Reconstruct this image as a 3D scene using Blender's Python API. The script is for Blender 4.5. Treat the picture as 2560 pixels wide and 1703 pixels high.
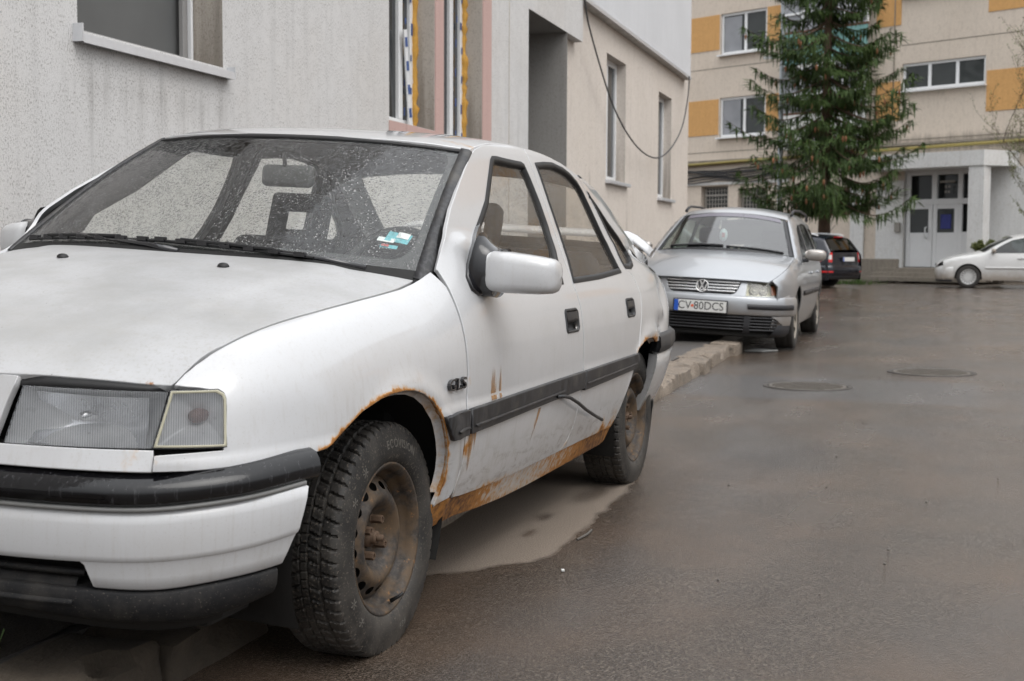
import bpy, bmesh, math, random
import numpy as np
from mathutils import Vector, Matrix
from mathutils.geometry import delaunay_2d_cdt

# ================================================================ camera, sky, sun, exposure
scene = bpy.context.scene
COL = scene.collection
R = math.radians
for o in list(bpy.data.objects):
    bpy.data.objects.remove(o)

def look(loc, yaw, pitch, roll):
    f = Vector((math.cos(yaw) * math.cos(pitch), math.sin(yaw) * math.cos(pitch), math.sin(pitch)))
    r = Vector((math.sin(yaw), -math.cos(yaw), 0)); u = r.cross(f)
    r2 = r * math.cos(roll) + u * math.sin(roll); u2 = -r * math.sin(roll) + u * math.cos(roll)
    m = Matrix((r2, u2, -f)).transposed().to_4x4(); m.translation = loc
    return m
cam_data = bpy.data.cameras.new('camera')
cam = bpy.data.objects.new('camera', cam_data); COL.objects.link(cam)
cam.matrix_world = look(Vector((-3.0169, -2.2065, 1.0358)), .341232, -.0706776, .0043331)
cam_data.sensor_width = 36; cam_data.lens = 45.794
cam_data.clip_start = .05; cam_data.clip_end = 600
cam_data.dof.use_dof = True; cam_data.dof.focus_distance = 3.9; cam_data.dof.aperture_fstop = 7.0
scene.camera = cam

world = bpy.data.worlds.new('World'); scene.world = world; world.use_nodes = True
wn = world.node_tree; wn.nodes.clear()
sky = wn.nodes.new('ShaderNodeTexSky'); sky.sky_type = 'NISHITA'; sky.sun_disc = False
SUN_EL, SUN_AZ = R(58), R(235)          # high, veiled sun; azimuth of the direction the light comes from
sky.sun_elevation = SUN_EL; sky.sun_rotation = R(90) - SUN_AZ
sky.air_density = 1.0; sky.dust_density = 6.0; sky.ozone_density = 1.0
hs = wn.nodes.new('ShaderNodeHueSaturation'); hs.inputs['Saturation'].default_value = .22
mx = wn.nodes.new('ShaderNodeMix'); mx.data_type = 'RGBA'; mx.inputs[0].default_value = .72
mx.inputs[7].default_value = (10.6, 10.8, 11.1, 1)     # even cloud sheet over the clear sky
bg = wn.nodes.new('ShaderNodeBackground'); bg.inputs['Strength'].default_value = .12
wo = wn.nodes.new('ShaderNodeOutputWorld')
wn.links.new(sky.outputs[0], hs.inputs['Color']); wn.links.new(hs.outputs[0], mx.inputs[6])
# standard overcast dome: three times brighter overhead than at the horizon
wt = wn.nodes.new('ShaderNodeTexCoord'); wx = wn.nodes.new('ShaderNodeSeparateXYZ'); wm = wn.nodes.new('ShaderNodeMath'); wk = wn.nodes.new('ShaderNodeMath'); wv = wn.nodes.new('ShaderNodeVectorMath')
wm.operation = 'MAXIMUM'; wm.inputs[1].default_value = 0; wk.operation = 'MULTIPLY_ADD'; wk.inputs[1].default_value = .86; wk.inputs[2].default_value = .43; wv.operation = 'SCALE'
wn.links.new(wt.outputs['Generated'], wx.inputs[0]); wn.links.new(wx.outputs[2], wm.inputs[0]); wn.links.new(wm.outputs[0], wk.inputs[0])
wn.links.new(mx.outputs[2], wv.inputs[0]); wn.links.new(wk.outputs[0], wv.inputs['Scale'])
wn.links.new(wv.outputs[0], bg.inputs['Color']); wn.links.new(bg.outputs[0], wo.inputs['Surface'])

sd = bpy.data.lights.new('sun', 'SUN'); sd.energy = .6; sd.angle = R(45); sd.color = (1, .97, .93)
sun = bpy.data.objects.new('sun', sd); COL.objects.link(sun)
sdir = Vector((math.cos(SUN_AZ) * math.cos(SUN_EL), math.sin(SUN_AZ) * math.cos(SUN_EL), math.sin(SUN_EL)))
sun.rotation_euler = sdir.to_track_quat('Z', 'Y').to_euler()
sun.location = (0, -6, 20)

scene.view_settings.view_transform = 'Standard'; scene.view_settings.look = 'None'
scene.view_settings.exposure = 0.56; scene.view_settings.gamma = 1.0
scene.view_settings.use_curve_mapping = False
scene.render.engine = 'CYCLES'
scene.cycles.use_denoising = True
scene.cycles.max_bounces = 7; scene.cycles.transparent_max_bounces = 16
scene.cycles.glossy_bounces = 3; scene.cycles.diffuse_bounces = 2
scene.cycles.use_adaptive_sampling = True; scene.cycles.adaptive_threshold = .02
scene.cycles.sample_clamp_indirect = 2.5
scene.cycles.caustics_reflective = False; scene.cycles.caustics_refractive = False

# ================================================================ helpers
rng = random.Random(7)
def link(o, parent=None):
    COL.objects.link(o)
    if parent is not None: o.parent = parent
    return o
def tag(o, label=None, cat=None, group=None, kind=None):
    if label: o['label'] = label
    if cat: o['category'] = cat
    if group: o['group'] = group
    if kind: o['kind'] = kind
    return o
def empty(name, loc=(0, 0, 0), rot=(0, 0, 0), parent=None):
    o = bpy.data.objects.new(name, None); o.empty_display_size = .2
    o.location = loc; o.rotation_euler = rot
    return link(o, parent)
def copy_tree(o, parent=None):
    c = o.copy(); COL.objects.link(c); c.parent = parent
    for ch in list(o.children): copy_tree(ch, c)
    return c
def mesh(name, V, F, mat=None, parent=None, normals=None, smooth=True, attrs=None, loc=None, rot=None, kind=None):
    me = bpy.data.meshes.new(name)
    me.from_pydata([tuple(map(float, v)) for v in V], [], [tuple(map(int, f)) for f in F])
    if mat is not None:
        for m_ in (mat if isinstance(mat, (list, tuple)) else [mat]): me.materials.append(m_)
    if smooth: me.polygons.foreach_set('use_smooth', [True] * len(me.polygons))
    for k, a in (attrs or {}).items():
        at = me.attributes.new(k, 'FLOAT', 'POINT'); at.data.foreach_set('value', np.asarray(a, np.float32))
    me.update()
    if normals is not None: me.normals_split_custom_set_from_vertices([tuple(n) for n in normals])
    o = bpy.data.objects.new(name, me)
    if loc is not None: o.location = loc
    if rot is not None: o.rotation_euler = rot
    if kind: o['kind'] = kind
    return link(o, parent)
def grid_faces(nu, nv, closed_u=False, closed_v=False, off=0):
    F = []
    for i in range(nu if closed_u else nu - 1):
        for j in range(nv if closed_v else nv - 1):
            a, b = i, (i + 1) % nu; c, d = j, (j + 1) % nv
            F.append((off + a * nv + c, off + b * nv + c, off + b * nv + d, off + a * nv + d))
    return F
class MB:
    """collects simple solids into one mesh"""
    def __init__(s): s.V, s.F = [], []
    def add(s, V, F):
        o = len(s.V); s.V += [tuple(v) for v in V]; s.F += [tuple(i + o for i in f) for f in F]; return s
    def box(s, c, size, rz=0, bevel=0):
        x, y, z = [k / 2 for k in size]
        if bevel > 0:
            bm = bmesh.new(); bmesh.ops.create_cube(bm, size=1)
            bmesh.ops.scale(bm, vec=size, verts=bm.verts)
            bmesh.ops.bevel(bm, geom=bm.edges[:], offset=bevel, segments=2, affect='EDGES', profile=.5)
            bm.verts.index_update(); V = [v.co.copy() for v in bm.verts]; F = [[v.index for v in f.verts] for f in bm.faces]; bm.free()
        else:
            V = [Vector((a, b, d)) for a in (-x, x) for b in (-y, y) for d in (-z, z)]
            F = [(0, 1, 3, 2), (4, 6, 7, 5), (0, 4, 5, 1), (2, 3, 7, 6), (0, 2, 6, 4), (1, 5, 7, 3)]
        m = Matrix.Rotation(rz, 3, 'Z')
        return s.add([m @ v + Vector(c) for v in V], F)
    def quad(s, a, b, c, d): return s.add([a, b, c, d], [(0, 1, 2, 3)])
    def tube(s, pts, r, n=8, cap=True):
        pts = [Vector(p) for p in pts]; rs = r if isinstance(r, (list, tuple)) else [r] * len(pts)
        V, F = [], []
        up = Vector((0, 0, 1)); prev = None
        for i, p in enumerate(pts):
            t = (pts[min(i + 1, len(pts) - 1)] - pts[max(i - 1, 0)]).normalized()
            a = prev if prev is not None else (up if abs(t.z) < .9 else Vector((1, 0, 0)))
            a = (a - t * a.dot(t)); a = a.normalized() if a.length > 1e-6 else t.orthogonal().normalized()
            prev = a; b = t.cross(a)
            V += [p + (a * math.cos(k * 2 * math.pi / n) + b * math.sin(k * 2 * math.pi / n)) * rs[i] for k in range(n)]
        F = [(i * n + k, i * n + (k + 1) % n, (i + 1) * n + (k + 1) % n, (i + 1) * n + k) for i in range(len(pts) - 1) for k in range(n)]
        if cap: F += [tuple(range(n - 1, -1, -1)), tuple((len(pts) - 1) * n + k for k in range(n))]
        return s.add(V, F)
    def lathe(s, prof, n=32, axis='z', c=(0, 0, 0), closed=False):
        V = []
        for r, h in prof:
            for k in range(n):
                a = 2 * math.pi * k / n
                p = {'z': (r * math.cos(a), r * math.sin(a), h), 'y': (r * math.cos(a), h, r * math.sin(a)), 'x': (h, r * math.cos(a), r * math.sin(a))}[axis]
                V.append((p[0] + c[0], p[1] + c[1], p[2] + c[2]))
        m = len(prof)
        F = [(i * n + k, i * n + (k + 1) % n, ((i + 1) % m) * n + (k + 1) % n, ((i + 1) % m) * n + k) for i in range(m if closed else m - 1) for k in range(n)]
        return s.add(V, F)
    def build(s, name, mat=None, parent=None, smooth=False, **kw):
        return mesh(name, s.V, s.F, mat, parent, smooth=smooth, **kw)
def autosmooth(o, deg=35):
    me = o.data; me.polygons.foreach_set('use_smooth', [True] * len(me.polygons))
    me.set_sharp_from_angle(angle=R(deg)); return o
def densify(poly, h, closed=True):
    out = []; n = len(poly)
    for i in range(n if closed else n - 1):
        a = np.asarray(poly[i], float); b = np.asarray(poly[(i + 1) % n], float)
        k = max(1, int(math.ceil(np.linalg.norm(b - a) / h)))
        out += [a + (b - a) * j / k for j in range(k)]
    if not closed: out.append(np.asarray(poly[-1], float))
    return np.array(out)
def smooth_poly(pts, it=1):
    """Chaikin-style rounding of an open polyline, ends kept"""
    p = np.asarray(pts, float)
    for _ in range(it):
        q = [p[0]]
        for a, b in zip(p[:-1], p[1:]): q += [a * .75 + b * .25, a * .25 + b * .75]
        q.append(p[-1]); p = np.array(q)
    return p
def inside(poly, pts):
    x, y = pts[:, 0], pts[:, 1]; r = np.zeros(len(pts), bool); n = len(poly)
    for i in range(n):
        x1, y1 = poly[i]; x2, y2 = poly[(i + 1) % n]
        c = ((y1 > y) != (y2 > y)); dy = (y2 - y1) if y2 != y1 else 1e-12
        r ^= c & (x < (x2 - x1) * (y - y1) / dy + x1)
    return r
def edge_dist(poly, pts):
    d = np.full(len(pts), 1e9); n = len(poly)
    for i in range(n):
        a = poly[i]; b = poly[(i + 1) % n]; ab = b - a; L = ab @ ab + 1e-12
        t = np.clip(((pts - a) @ ab) / L, 0, 1); q = a + t[:, None] * ab
        d = np.minimum(d, np.hypot(*(pts - q).T))
    return d
def area2(p): return .5 * np.sum(p[:, 0] * np.roll(p[:, 1], -1) - np.roll(p[:, 0], -1) * p[:, 1])
def tri_domain(outer, holes, h):
    """triangles of a 2-d outline with holes; returns uv points and faces, and the boundary loops as index lists"""
    loops = [densify(outer, h)] + [densify(q, h) for q in holes]
    if area2(loops[0]) < 0: loops[0] = loops[0][::-1]
    for k in range(1, len(loops)):
        if area2(loops[k]) > 0: loops[k] = loops[k][::-1]
    lo, hi = loops[0].min(0), loops[0].max(0)
    g = np.stack(np.meshgrid(np.arange(lo[0] + h * .5, hi[0], h), np.arange(lo[1] + h * .5, hi[1], h), indexing='ij'), -1).reshape(-1, 2)
    if len(g):
        ok = inside(loops[0], g) & (edge_dist(loops[0], g) > h * .55)
        for q in loops[1:]: ok &= ~inside(q, g) & (edge_dist(q, g) > h * .55)
        g = g[ok]
    pts, edges, idx = [], [], []
    for q in loops:
        b = len(pts); n = len(q); pts += [Vector((float(a), float(c))) for a, c in q]
        edges += [(b + i, b + (i + 1) % n) for i in range(n)]; idx.append(list(range(b, b + n)))
    pts += [Vector((float(a), float(c))) for a, c in g]
    v, e, f, ov, oe, of = delaunay_2d_cdt(pts, edges, [], 0, 1e-6)
    uv = np.array([(p.x, p.y) for p in v])
    m = {}
    for new, olds in enumerate(ov):
        for o_ in olds: m[o_] = new
    loops_i = [[m[i] for i in L] for L in idx]
    F = np.array([t for t in f if len(t) == 3])
    c = uv[F].mean(1); ok = inside(loops[0], c)
    for q in loops[1:]: ok &= ~inside(q, c)
    return uv, F[ok], loops_i
def panel(name, surf, outer, holes=(), mat=None, parent=None, h=.02, depth=.012, lip=.0022, sgn=-1, off=0.0, paint=None, kind=None):
    """sheet-metal panel cut from a smooth surface, with folded edges"""
    uv, F, loops = tri_domain(np.asarray(outer, float), [np.asarray(q, float) for q in holes], h)
    P, N = surf(uv, sgn)
    P = P + N * off
    V = [p for p in P]; NN = [n for n in N]; faces = [tuple(t) for t in F]
    # orient
    nf = np.cross(P[F[:, 1]] - P[F[:, 0]], P[F[:, 2]] - P[F[:, 0]])
    flip = (nf * N[F[:, 0]]).sum() < 0
    if flip: faces = [t[::-1] for t in faces]
    if depth > 0:
        for L in loops:
            n = len(L); B = P[L]; nb = N[L]
            tan = np.roll(B, -1, 0) - np.roll(B, 1, 0); tan /= np.linalg.norm(tan, axis=1)[:, None] + 1e-12
            T = np.cross(tan, nb); T /= np.linalg.norm(T, axis=1)[:, None] + 1e-12
            if flip: T = -T
            o1 = len(V)
            for k in range(n): V.append(B[k] + T[k] * lip * .7 - nb[k] * lip * .3); NN.append((nb[k] * .75 + T[k] * .66))
            o2 = len(V)
            for k in range(n): V.append(B[k] + T[k] * lip - nb[k] * lip); NN.append(nb[k] * .1 + T[k])
            o3 = len(V)
            for k in range(n): V.append(B[k] + T[k] * lip - nb[k] * depth); NN.append(T[k])
            for k in range(n):
                j = (k + 1) % n
                for a, b, c, d in ((L[k], L[j], o1 + j, o1 + k), (o1 + k, o1 + j, o2 + j, o2 + k), (o2 + k, o2 + j, o3 + j, o3 + k)):
                    faces.append((d, c, b, a) if not flip else (a, b, c, d))
    V = np.array(V); NN = np.array(NN); NN /= np.linalg.norm(NN, axis=1)[:, None] + 1e-12
    attrs = {k: f_(V) for k, f_ in (paint or {}).items()}
    return mesh(name, V, faces, mat, parent, normals=NN, attrs=attrs, kind=kind)
def strip(name, A, B, mat=None, parent=None, closed=False, **kw):
    """ribbon between two equally long point rows"""
    A = [tuple(a) for a in A]; B = [tuple(b) for b in B]; n = len(A)
    F = [(i, (i + 1) % n, n + (i + 1) % n, n + i) for i in range(n if closed else n - 1)]
    return mesh(name, A + B, F, mat, parent, **kw)
def loft(name, rows, mat=None, parent=None, closed_u=False, closed_v=False, caps=False, **kw):
    rows = [[tuple(p) for p in r] for r in rows]; nv = len(rows[0])
    F = grid_faces(len(rows), nv, closed_u, closed_v)
    if caps and closed_v:
        F += [tuple(range(nv - 1, -1, -1)), tuple((len(rows) - 1) * nv + k for k in range(nv))]
    return mesh(name, [p for r in rows for p in r], F, mat, parent, **kw)
def text_data(txt, size=1.0, extrude=.0, align='CENTER', bevel=0.0, spacing=1.0):
    cu = bpy.data.curves.new('letters', 'FONT'); cu.body = txt; cu.size = size; cu.extrude = extrude
    cu.align_x = align; cu.align_y = 'CENTER'; cu.bevel_depth = bevel; cu.space_character = spacing; cu.resolution_u = 4
    o = bpy.data.objects.new('letters', cu); COL.objects.link(o)
    dg = bpy.context.evaluated_depsgraph_get(); me = bpy.data.meshes.new_from_object(o.evaluated_get(dg))
    V = np.array([v.co[:] for v in me.vertices]).reshape(-1, 3); F = [tuple(p.vertices) for p in me.polygons]
    bpy.data.objects.remove(o); bpy.data.curves.remove(cu); bpy.data.meshes.remove(me)
    return V, F
# ---------------------------------------------------------------- material writing
class G:
    def __init__(s, name):
        s.m = bpy.data.materials.new(name); s.m.use_nodes = True; s.t = s.m.node_tree; s.t.nodes.clear()
    def n(s, typ, ins=None, out=None, **props):
        nd = s.t.nodes.new('ShaderNode' + typ)
        for k, v in props.items(): setattr(nd, k, v)
        for k, v in (ins or {}).items(): s.put(nd.inputs[k], v)
        return nd if out is None else nd.outputs[out]
    def put(s, sock, v):
        if isinstance(v, bpy.types.NodeSocket): s.t.links.new(v, sock)
        elif isinstance(v, bpy.types.Node): s.t.links.new(v.outputs[0], sock)
        elif isinstance(v, (tuple, list)):
            if len(v) == 3 and len(sock.default_value) == 4: v = (*v, 1)
            sock.default_value = v
        elif hasattr(sock.default_value, '__len__'): sock.default_value = (v, v, v, 1)[:len(sock.default_value)]
        else: sock.default_value = v
    def math(s, op, a, b=0.0, c=0.0, clamp=False):
        return s.n('Math', {0: a, 1: b, 2: c}, 0, operation=op, use_clamp=clamp)
    def ramp01(s, v, lo, hi):
        return s.n('MapRange', {'Value': v, 'From Min': lo, 'From Max': hi}, 0, interpolation_type='SMOOTHSTEP')
    def mix(s, f, a, b, typ='MIX'):
        nd = s.n('Mix', {0: f}, None, data_type='RGBA', blend_type=typ)
        s.put(nd.inputs[6], a); s.put(nd.inputs[7], b); return nd.outputs[2]
    def coord(s, which='Object', scale=(1, 1, 1), loc=(0, 0, 0)):
        c = s.n('TexCoord').outputs[which]
        return s.n('Mapping', {'Vector': c, 'Scale': scale, 'Location': loc}, 0)
    def noise(s, vec, scale, detail=4, rough=.55, dist=0.0, out=0):
        return s.n('TexNoise', {'Vector': vec, 'Scale': scale, 'Detail': detail, 'Roughness': rough, 'Distortion': dist}, out)
    def voro(s, vec, scale, feature='F1', out='Distance', rand=1.0):
        return s.n('TexVoronoi', {'Vector': vec, 'Scale': scale, 'Randomness': rand}, out, feature=feature)
    def attr(s, name): return s.n('Attribute', None, 'Fac', attribute_name=name)
    def bump(s, h, strength=.3, dist=.002, normal=None):
        ins = {'Height': h, 'Strength': strength, 'Distance': dist}
        if normal is not None: ins['Normal'] = normal
        return s.n('Bump', ins, 0)
    def facing(s, f0=.04, normal=None):
        """Schlick reflectance that is the same from both sides of a thin pane"""
        ge = s.n('NewGeometry')
        d = s.n('VectorMath', {0: ge.outputs['Incoming'], 1: normal if normal is not None else ge.outputs['Normal']}, 'Value', operation='DOT_PRODUCT')
        k = s.math('POWER', s.math('SUBTRACT', 1.0, s.math('ABSOLUTE', d), clamp=True), 5.0)
        return s.math('MULTIPLY_ADD', k, 1 - f0, f0)
    def sep(s, vec): return s.n('SeparateXYZ', {0: vec})
    def pbr(s, color, rough=.5, metallic=0.0, normal=None, spec=None, coat=0.0, coat_rough=.05, alpha=None, **kw):
        ins = {'Base Color': color, 'Roughness': rough, 'Metallic': metallic, 'Coat Weight': coat, 'Coat Roughness': coat_rough}
        if spec is not None: ins['Specular IOR Level'] = spec
        if normal is not None: ins['Normal'] = normal
        if alpha is not None: ins['Alpha'] = alpha
        ins.update(kw)
        return s.n('BsdfPrincipled', ins, 0)
    def out(s, sh, disp=None):
        o = s.n('OutputMaterial'); s.put(o.inputs['Surface'], sh); return s.m
def simple(name, color, rough=.5, metallic=0.0, var=.12, scale=30.0, bump=0.0, coat=0.0, spec=None, bscale=None, dist=.002):
    """plain material with gentle mottling"""
    g = G(name); co = g.coord(); nz = g.noise(co, scale, 4)
    a = tuple(c * (1 - var) for c in color); b = tuple(min(1, c * (1 + var)) for c in color)
    col = g.mix(nz, a, b)
    nrm = g.bump(g.noise(co, bscale or scale * 4, 5), bump, dist) if bump else None
    r = g.n('MapRange', {'Value': nz, 'To Min': max(0, rough - .08), 'To Max': min(1, rough + .08)}, 0)
    return g.out(g.pbr(col, r, metallic, nrm, coat=coat, spec=spec))
# ---------------------------------------------------------------- smooth tables for the white hatchback's skin
def cspline(xs, ys):
    """natural cubic spline through (xs, ys), linear outside; ys may be (n,) or (n,m)"""
    xs = np.asarray(xs, float); ys = np.asarray(ys, float)
    n = len(xs); h = np.diff(xs)
    sh = (-1,) + (1,) * (ys.ndim - 1)
    d = np.diff(ys, axis=0) / h.reshape(sh)
    A = np.zeros((n, n)); r = np.zeros_like(ys)
    A[0, 0] = A[-1, -1] = 1
    for i in range(1, n - 1):
        A[i, i - 1], A[i, i], A[i, i + 1] = h[i - 1], 2 * (h[i - 1] + h[i]), h[i]
        r[i] = 6 * (d[i] - d[i - 1])
    m = np.linalg.solve(A, r.reshape(n, -1)).reshape(ys.shape)
    def f(x):
        x = np.asarray(x, float); xc = np.clip(x, xs[0], xs[-1])
        i = np.clip(np.searchsorted(xs, xc) - 1, 0, n - 2)
        e = (Ellipsis,) + (None,) * (ys.ndim - 1)
        t, hi = (xc - xs[i])[e], h[i][e]
        v = ys[i] + t * (d[i] - hi * (2 * m[i] + m[i + 1]) / 6) + t * t * m[i] / 2 + t ** 3 * (m[i + 1] - m[i]) / (6 * hi)
        s0 = d[0] - h[0] * (2 * m[0] + m[1]) / 6; s1 = d[-1] + h[-1] * (m[-2] + 2 * m[-1]) / 6
        dx = (x - xc)[e]
        return v + np.where(dx < 0, dx * s0, dx * s1)
    return f

def pline(xs, ys):
    xs = np.asarray(xs, float); ys = np.asarray(ys, float)
    return lambda x: np.interp(x, xs, ys)

DOOR_Z = [.12, .18, .22, .28, .35, .45, .55, .65, .75, .82, .88, .93, .98, 1.05, 1.15, 1.25, 1.32, 1.36, 1.40, 1.46]
DOOR_Y = [.735, .762, .778, .800, .822, .843, .852, .851, .841, .827, .806, .782, .757, .724, .680, .634, .602, .582, .552, .47]
door_y = cspline(DOOR_Z, DOOR_Y)
width_off = cspline([-.85, -.75, -.66, -.56, -.42, -.25, 0, .4, 1.0, 1.6, 2.2, 2.6, 3.0, 3.25, 3.45],
                    [-.30, -.165, -.095, -.058, -.028, -.014, -.007, 0, 0, 0, -.002, -.006, -.020, -.050, -.110])
top_off = cspline([.3, 1.0, 1.6, 2.0, 2.4, 2.8], [0, 0, -.002, -.008, -.018, -.03])
SLEV = np.array([-.03, .05, .10, .15, .20, .30, .40, .50, .60, .66, .72, .78, .83, .88, .95, 1.05, 1.15, 1.20, 1.25, 1.31])
def _door_station(x):
    z = .15 + SLEV
    w = np.clip((z - .85) / .2, 0, 1)
    return np.c_[door_y(z) + float(width_off(x)) * (1 - .5 * w) + w * float(top_off(x)), z]
def _roll_station(x, pts):
    base = _door_station(x); out = base.copy()
    s = [p[0] for p in pts]
    ys = np.array([(p[1], p[2]) for p in pts])
    k0 = np.searchsorted(SLEV, s[0] - 1e-6)
    ss = np.r_[SLEV[k0 - 3:k0], s]; yy = np.r_[base[k0 - 3:k0], ys]
    f = cspline(ss, yy)
    for k in range(k0, len(SLEV)):
        out[k] = f(min(SLEV[k], s[-1])) + max(0, SLEV[k] - s[-1]) * np.array([-.9, .16])
    return out
_ST = {
 -.78: [(.30, .635, .45), (.40, .632, .55), (.50, .622, .615), (.60, .60, .66), (.66, .58, .682), (.72, .555, .697), (.78, .53, .705), (.83, .51, .71), (.88, .48, .712)],
 -.66: [(.50, .738, .635), (.60, .714, .702), (.66, .690, .733), (.72, .660, .754), (.78, .632, .766), (.83, .605, .772), (.88, .57, .776)],
 -.56: [(.50, .778, .642), (.60, .757, .722), (.66, .733, .762), (.72, .702, .792), (.78, .670, .809), (.83, .638, .817), (.88, .60, .823)],
 -.42: [(.50, .811, .645), (.60, .789, .734), (.66, .764, .780), (.72, .732, .818), (.78, .696, .841), (.83, .658, .852), (.88, .62, .860)],
 -.25: [(.50, .829, .647), (.60, .808, .740), (.66, .784, .790), (.72, .750, .834), (.78, .712, .862), (.83, .673, .876), (.88, .63, .886)],
 0.0: [(.50, .838, .648), (.60, .821, .743), (.66, .800, .796), (.72, .767, .845), (.78, .728, .881), (.83, .690, .900), (.88, .645, .914)],
 .28: [(.50, .845, .65), (.60, .833, .748), (.66, .815, .805), (.72, .785, .860), (.78, .745, .906), (.83, .703, .935), (.88, .66, .955)],
 2.90: [(.50, .835, .65), (.60, .825, .75), (.66, .812, .810), (.72, .793, .868), (.78, .763, .922), (.83, .725, .962), (.88, .68, .985)],
 3.15: [(.50, .805, .65), (.60, .796, .75), (.66, .782, .808), (.72, .760, .862), (.78, .722, .912), (.83, .682, .942), (.88, .635, .96)],
 3.40: [(.50, .735, .65), (.60, .725, .748), (.66, .71, .80), (.72, .682, .85), (.78, .64, .892), (.83, .595, .915), (.88, .54, .93)],
}
_xs = sorted(list(_ST) + [.48, .75, 1.2, 1.7, 2.2, 2.55])
_tab = np.array([_roll_station(x, _ST[x]) if x in _ST else _door_station(x) for x in _xs])
# dense table, then a light smoothing along the length so that reflections flow
_gx = np.arange(-.86, 3.561, .02); _gs = np.arange(-.03, 1.3101, .01)
_t2 = np.zeros((len(_gs), len(_xs), 2))
for _i, _x in enumerate(_xs):
    if _x in _ST:                                  # wings: the roll-over ends at the bonnet seam, above it the pillar takes over
        _c = SLEV <= .885; _lo = cspline(SLEV[_c], _tab[_i][_c]); _d = cspline(SLEV, _door_station(_x))
        _w = np.clip((_gs - .88) / .06, 0, 1)[:, None]; _w = _w * _w * (3 - 2 * _w)
        _t2[:, _i] = _lo(np.minimum(_gs, .90)) * (1 - _w) + _d(_gs) * _w
    else: _t2[:, _i] = cspline(SLEV, _tab[_i])(_gs)
_t3 = np.stack([cspline(_xs, _t2[i])(_gx) for i in range(len(_gs))], 1)      # (nx, ns, 2)
_k = np.exp(-.5 * (np.arange(-7, 8) / 2.6) ** 2); _k /= _k.sum()
_pad = np.concatenate([2 * _t3[:1] - _t3[7:0:-1], _t3, 2 * _t3[-1:] - _t3[-2:-9:-1]])
_t3 = sum(_k[j] * _pad[j:j + len(_gx)] for j in range(15))
def _cr(p0, p1, p2, p3, t):
    return p1 + .5 * t * (p2 - p0 + t * (2 * p0 - 5 * p1 + 4 * p2 - p3 + t * (3 * (p1 - p2) + p3 - p0)))
def _bic(tab, fx, fs):
    nx, ns = tab.shape[:2]
    i = np.clip(np.floor(fx).astype(int), 1, nx - 3); j = np.clip(np.floor(fs).astype(int), 1, ns - 3)
    tx, ts = (fx - i)[:, None], (fs - j)[:, None]
    rows = [_cr(*[tab[i + a, j + b] for b in (-1, 0, 1, 2)], ts) for a in (-1, 0, 1, 2)]
    return _cr(*rows, tx)
ARCH_F = (0.0, .335); ARCH_R = (2.60, .325)
def side_raw(us):
    us = np.atleast_2d(np.asarray(us, float)); x, s = us[:, 0], us[:, 1]
    yz = _bic(_t3, (x + .86) / .02, (s + .03) / .01)
    y, z = yz[:, 0].copy(), yz[:, 1]
    # rolled lip round the wheel openings, feature line over the rubbing strip
    for (cx, cz), r0 in ((ARCH_F, .345), (ARCH_R, .345)):
        r = np.hypot(x - cx, z - cz)
        y += np.where(z > .27, .011 * np.exp(-((r - r0) / .035) ** 2), 0)
    zl = .598 + .006 * x
    y -= .005 / (1 + np.exp(-(z - zl) / .0028)) * np.exp(-np.clip(z - zl, 0, 1) / .10)
    y -= .022 * np.exp(-((x - 2.97) ** 2 + (z - .80) ** 2) / (2 * .05 ** 2)) + .014 * np.exp(-((x - 2.86) / .06) ** 2 / 2 - ((z - .70) / .03) ** 2 / 2) - .008 * np.exp(-((x - 2.9) / .04) ** 2 / 2 - ((z - .755) / .025) ** 2 / 2)
    return np.c_[x, y, z]
def side(us, sgn=-1):
    """skin of the flank: (x, s) -> points and outward normals; sgn -1 is the driver's side"""
    us = np.atleast_2d(np.asarray(us, float)); e = .002
    P = side_raw(us)
    dx = side_raw(us + [e, 0]) - side_raw(us - [e, 0]); ds = side_raw(us + [0, e]) - side_raw(us - [0, e])
    N = np.cross(ds, dx); N /= np.linalg.norm(N, axis=1)[:, None] + 1e-12
    P = P * [1, sgn, 1]; N = N * [1, sgn, 1]
    N *= np.sign(N[:, 1:2] * sgn + 1e-9)
    return P, N

# bonnet: crown between the two seams
seam_y = cspline([-.78, -.70, -.66, -.60, -.50, -.35, -.1, .15, .36, .6], [.52, .578, .602, .628, .648, .664, .682, .697, .703, .71])
seam_z = cspline([-.86, -.78, -.72, -.68, -.63, -.55, -.40, -.22, 0, .22, .36, .6], [.655, .69, .715, .740, .780, .816, .852, .876, .899, .922, .945, .98])
hood_c = cspline([-.90, -.84, -.79, -.70, -.55, -.35, -.1, .1, .25, .5], [.70, .742, .768, .800, .841, .888, .935, .966, .988, 1.02])
def hood_raw(xy):
    xy = np.atleast_2d(np.asarray(xy, float)); x, y = xy[:, 0], xy[:, 1]
    zc, zs, ys = hood_c(x), seam_z(x), seam_y(x)
    q = np.abs(y) / ys
    z = zc - (zc - zs) * (.35 * q ** 2 + .65 * q ** 3.6)
    ridge = .40 + .10 * (x + .8)
    z += .005 / (1 + np.exp((np.abs(y) - ridge) / .012)) * np.clip((x + .72) / .3, 0, 1)
    return np.c_[x, y, z]
def hood(xy, sgn=1):
    xy = np.atleast_2d(np.asarray(xy, float)); e = .002
    P = hood_raw(xy); dx = hood_raw(xy + [e, 0]) - hood_raw(xy - [e, 0]); dy = hood_raw(xy + [0, e]) - hood_raw(xy - [0, e])
    N = np.cross(dx, dy); N /= np.linalg.norm(N, axis=1)[:, None]
    return P, N
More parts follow.
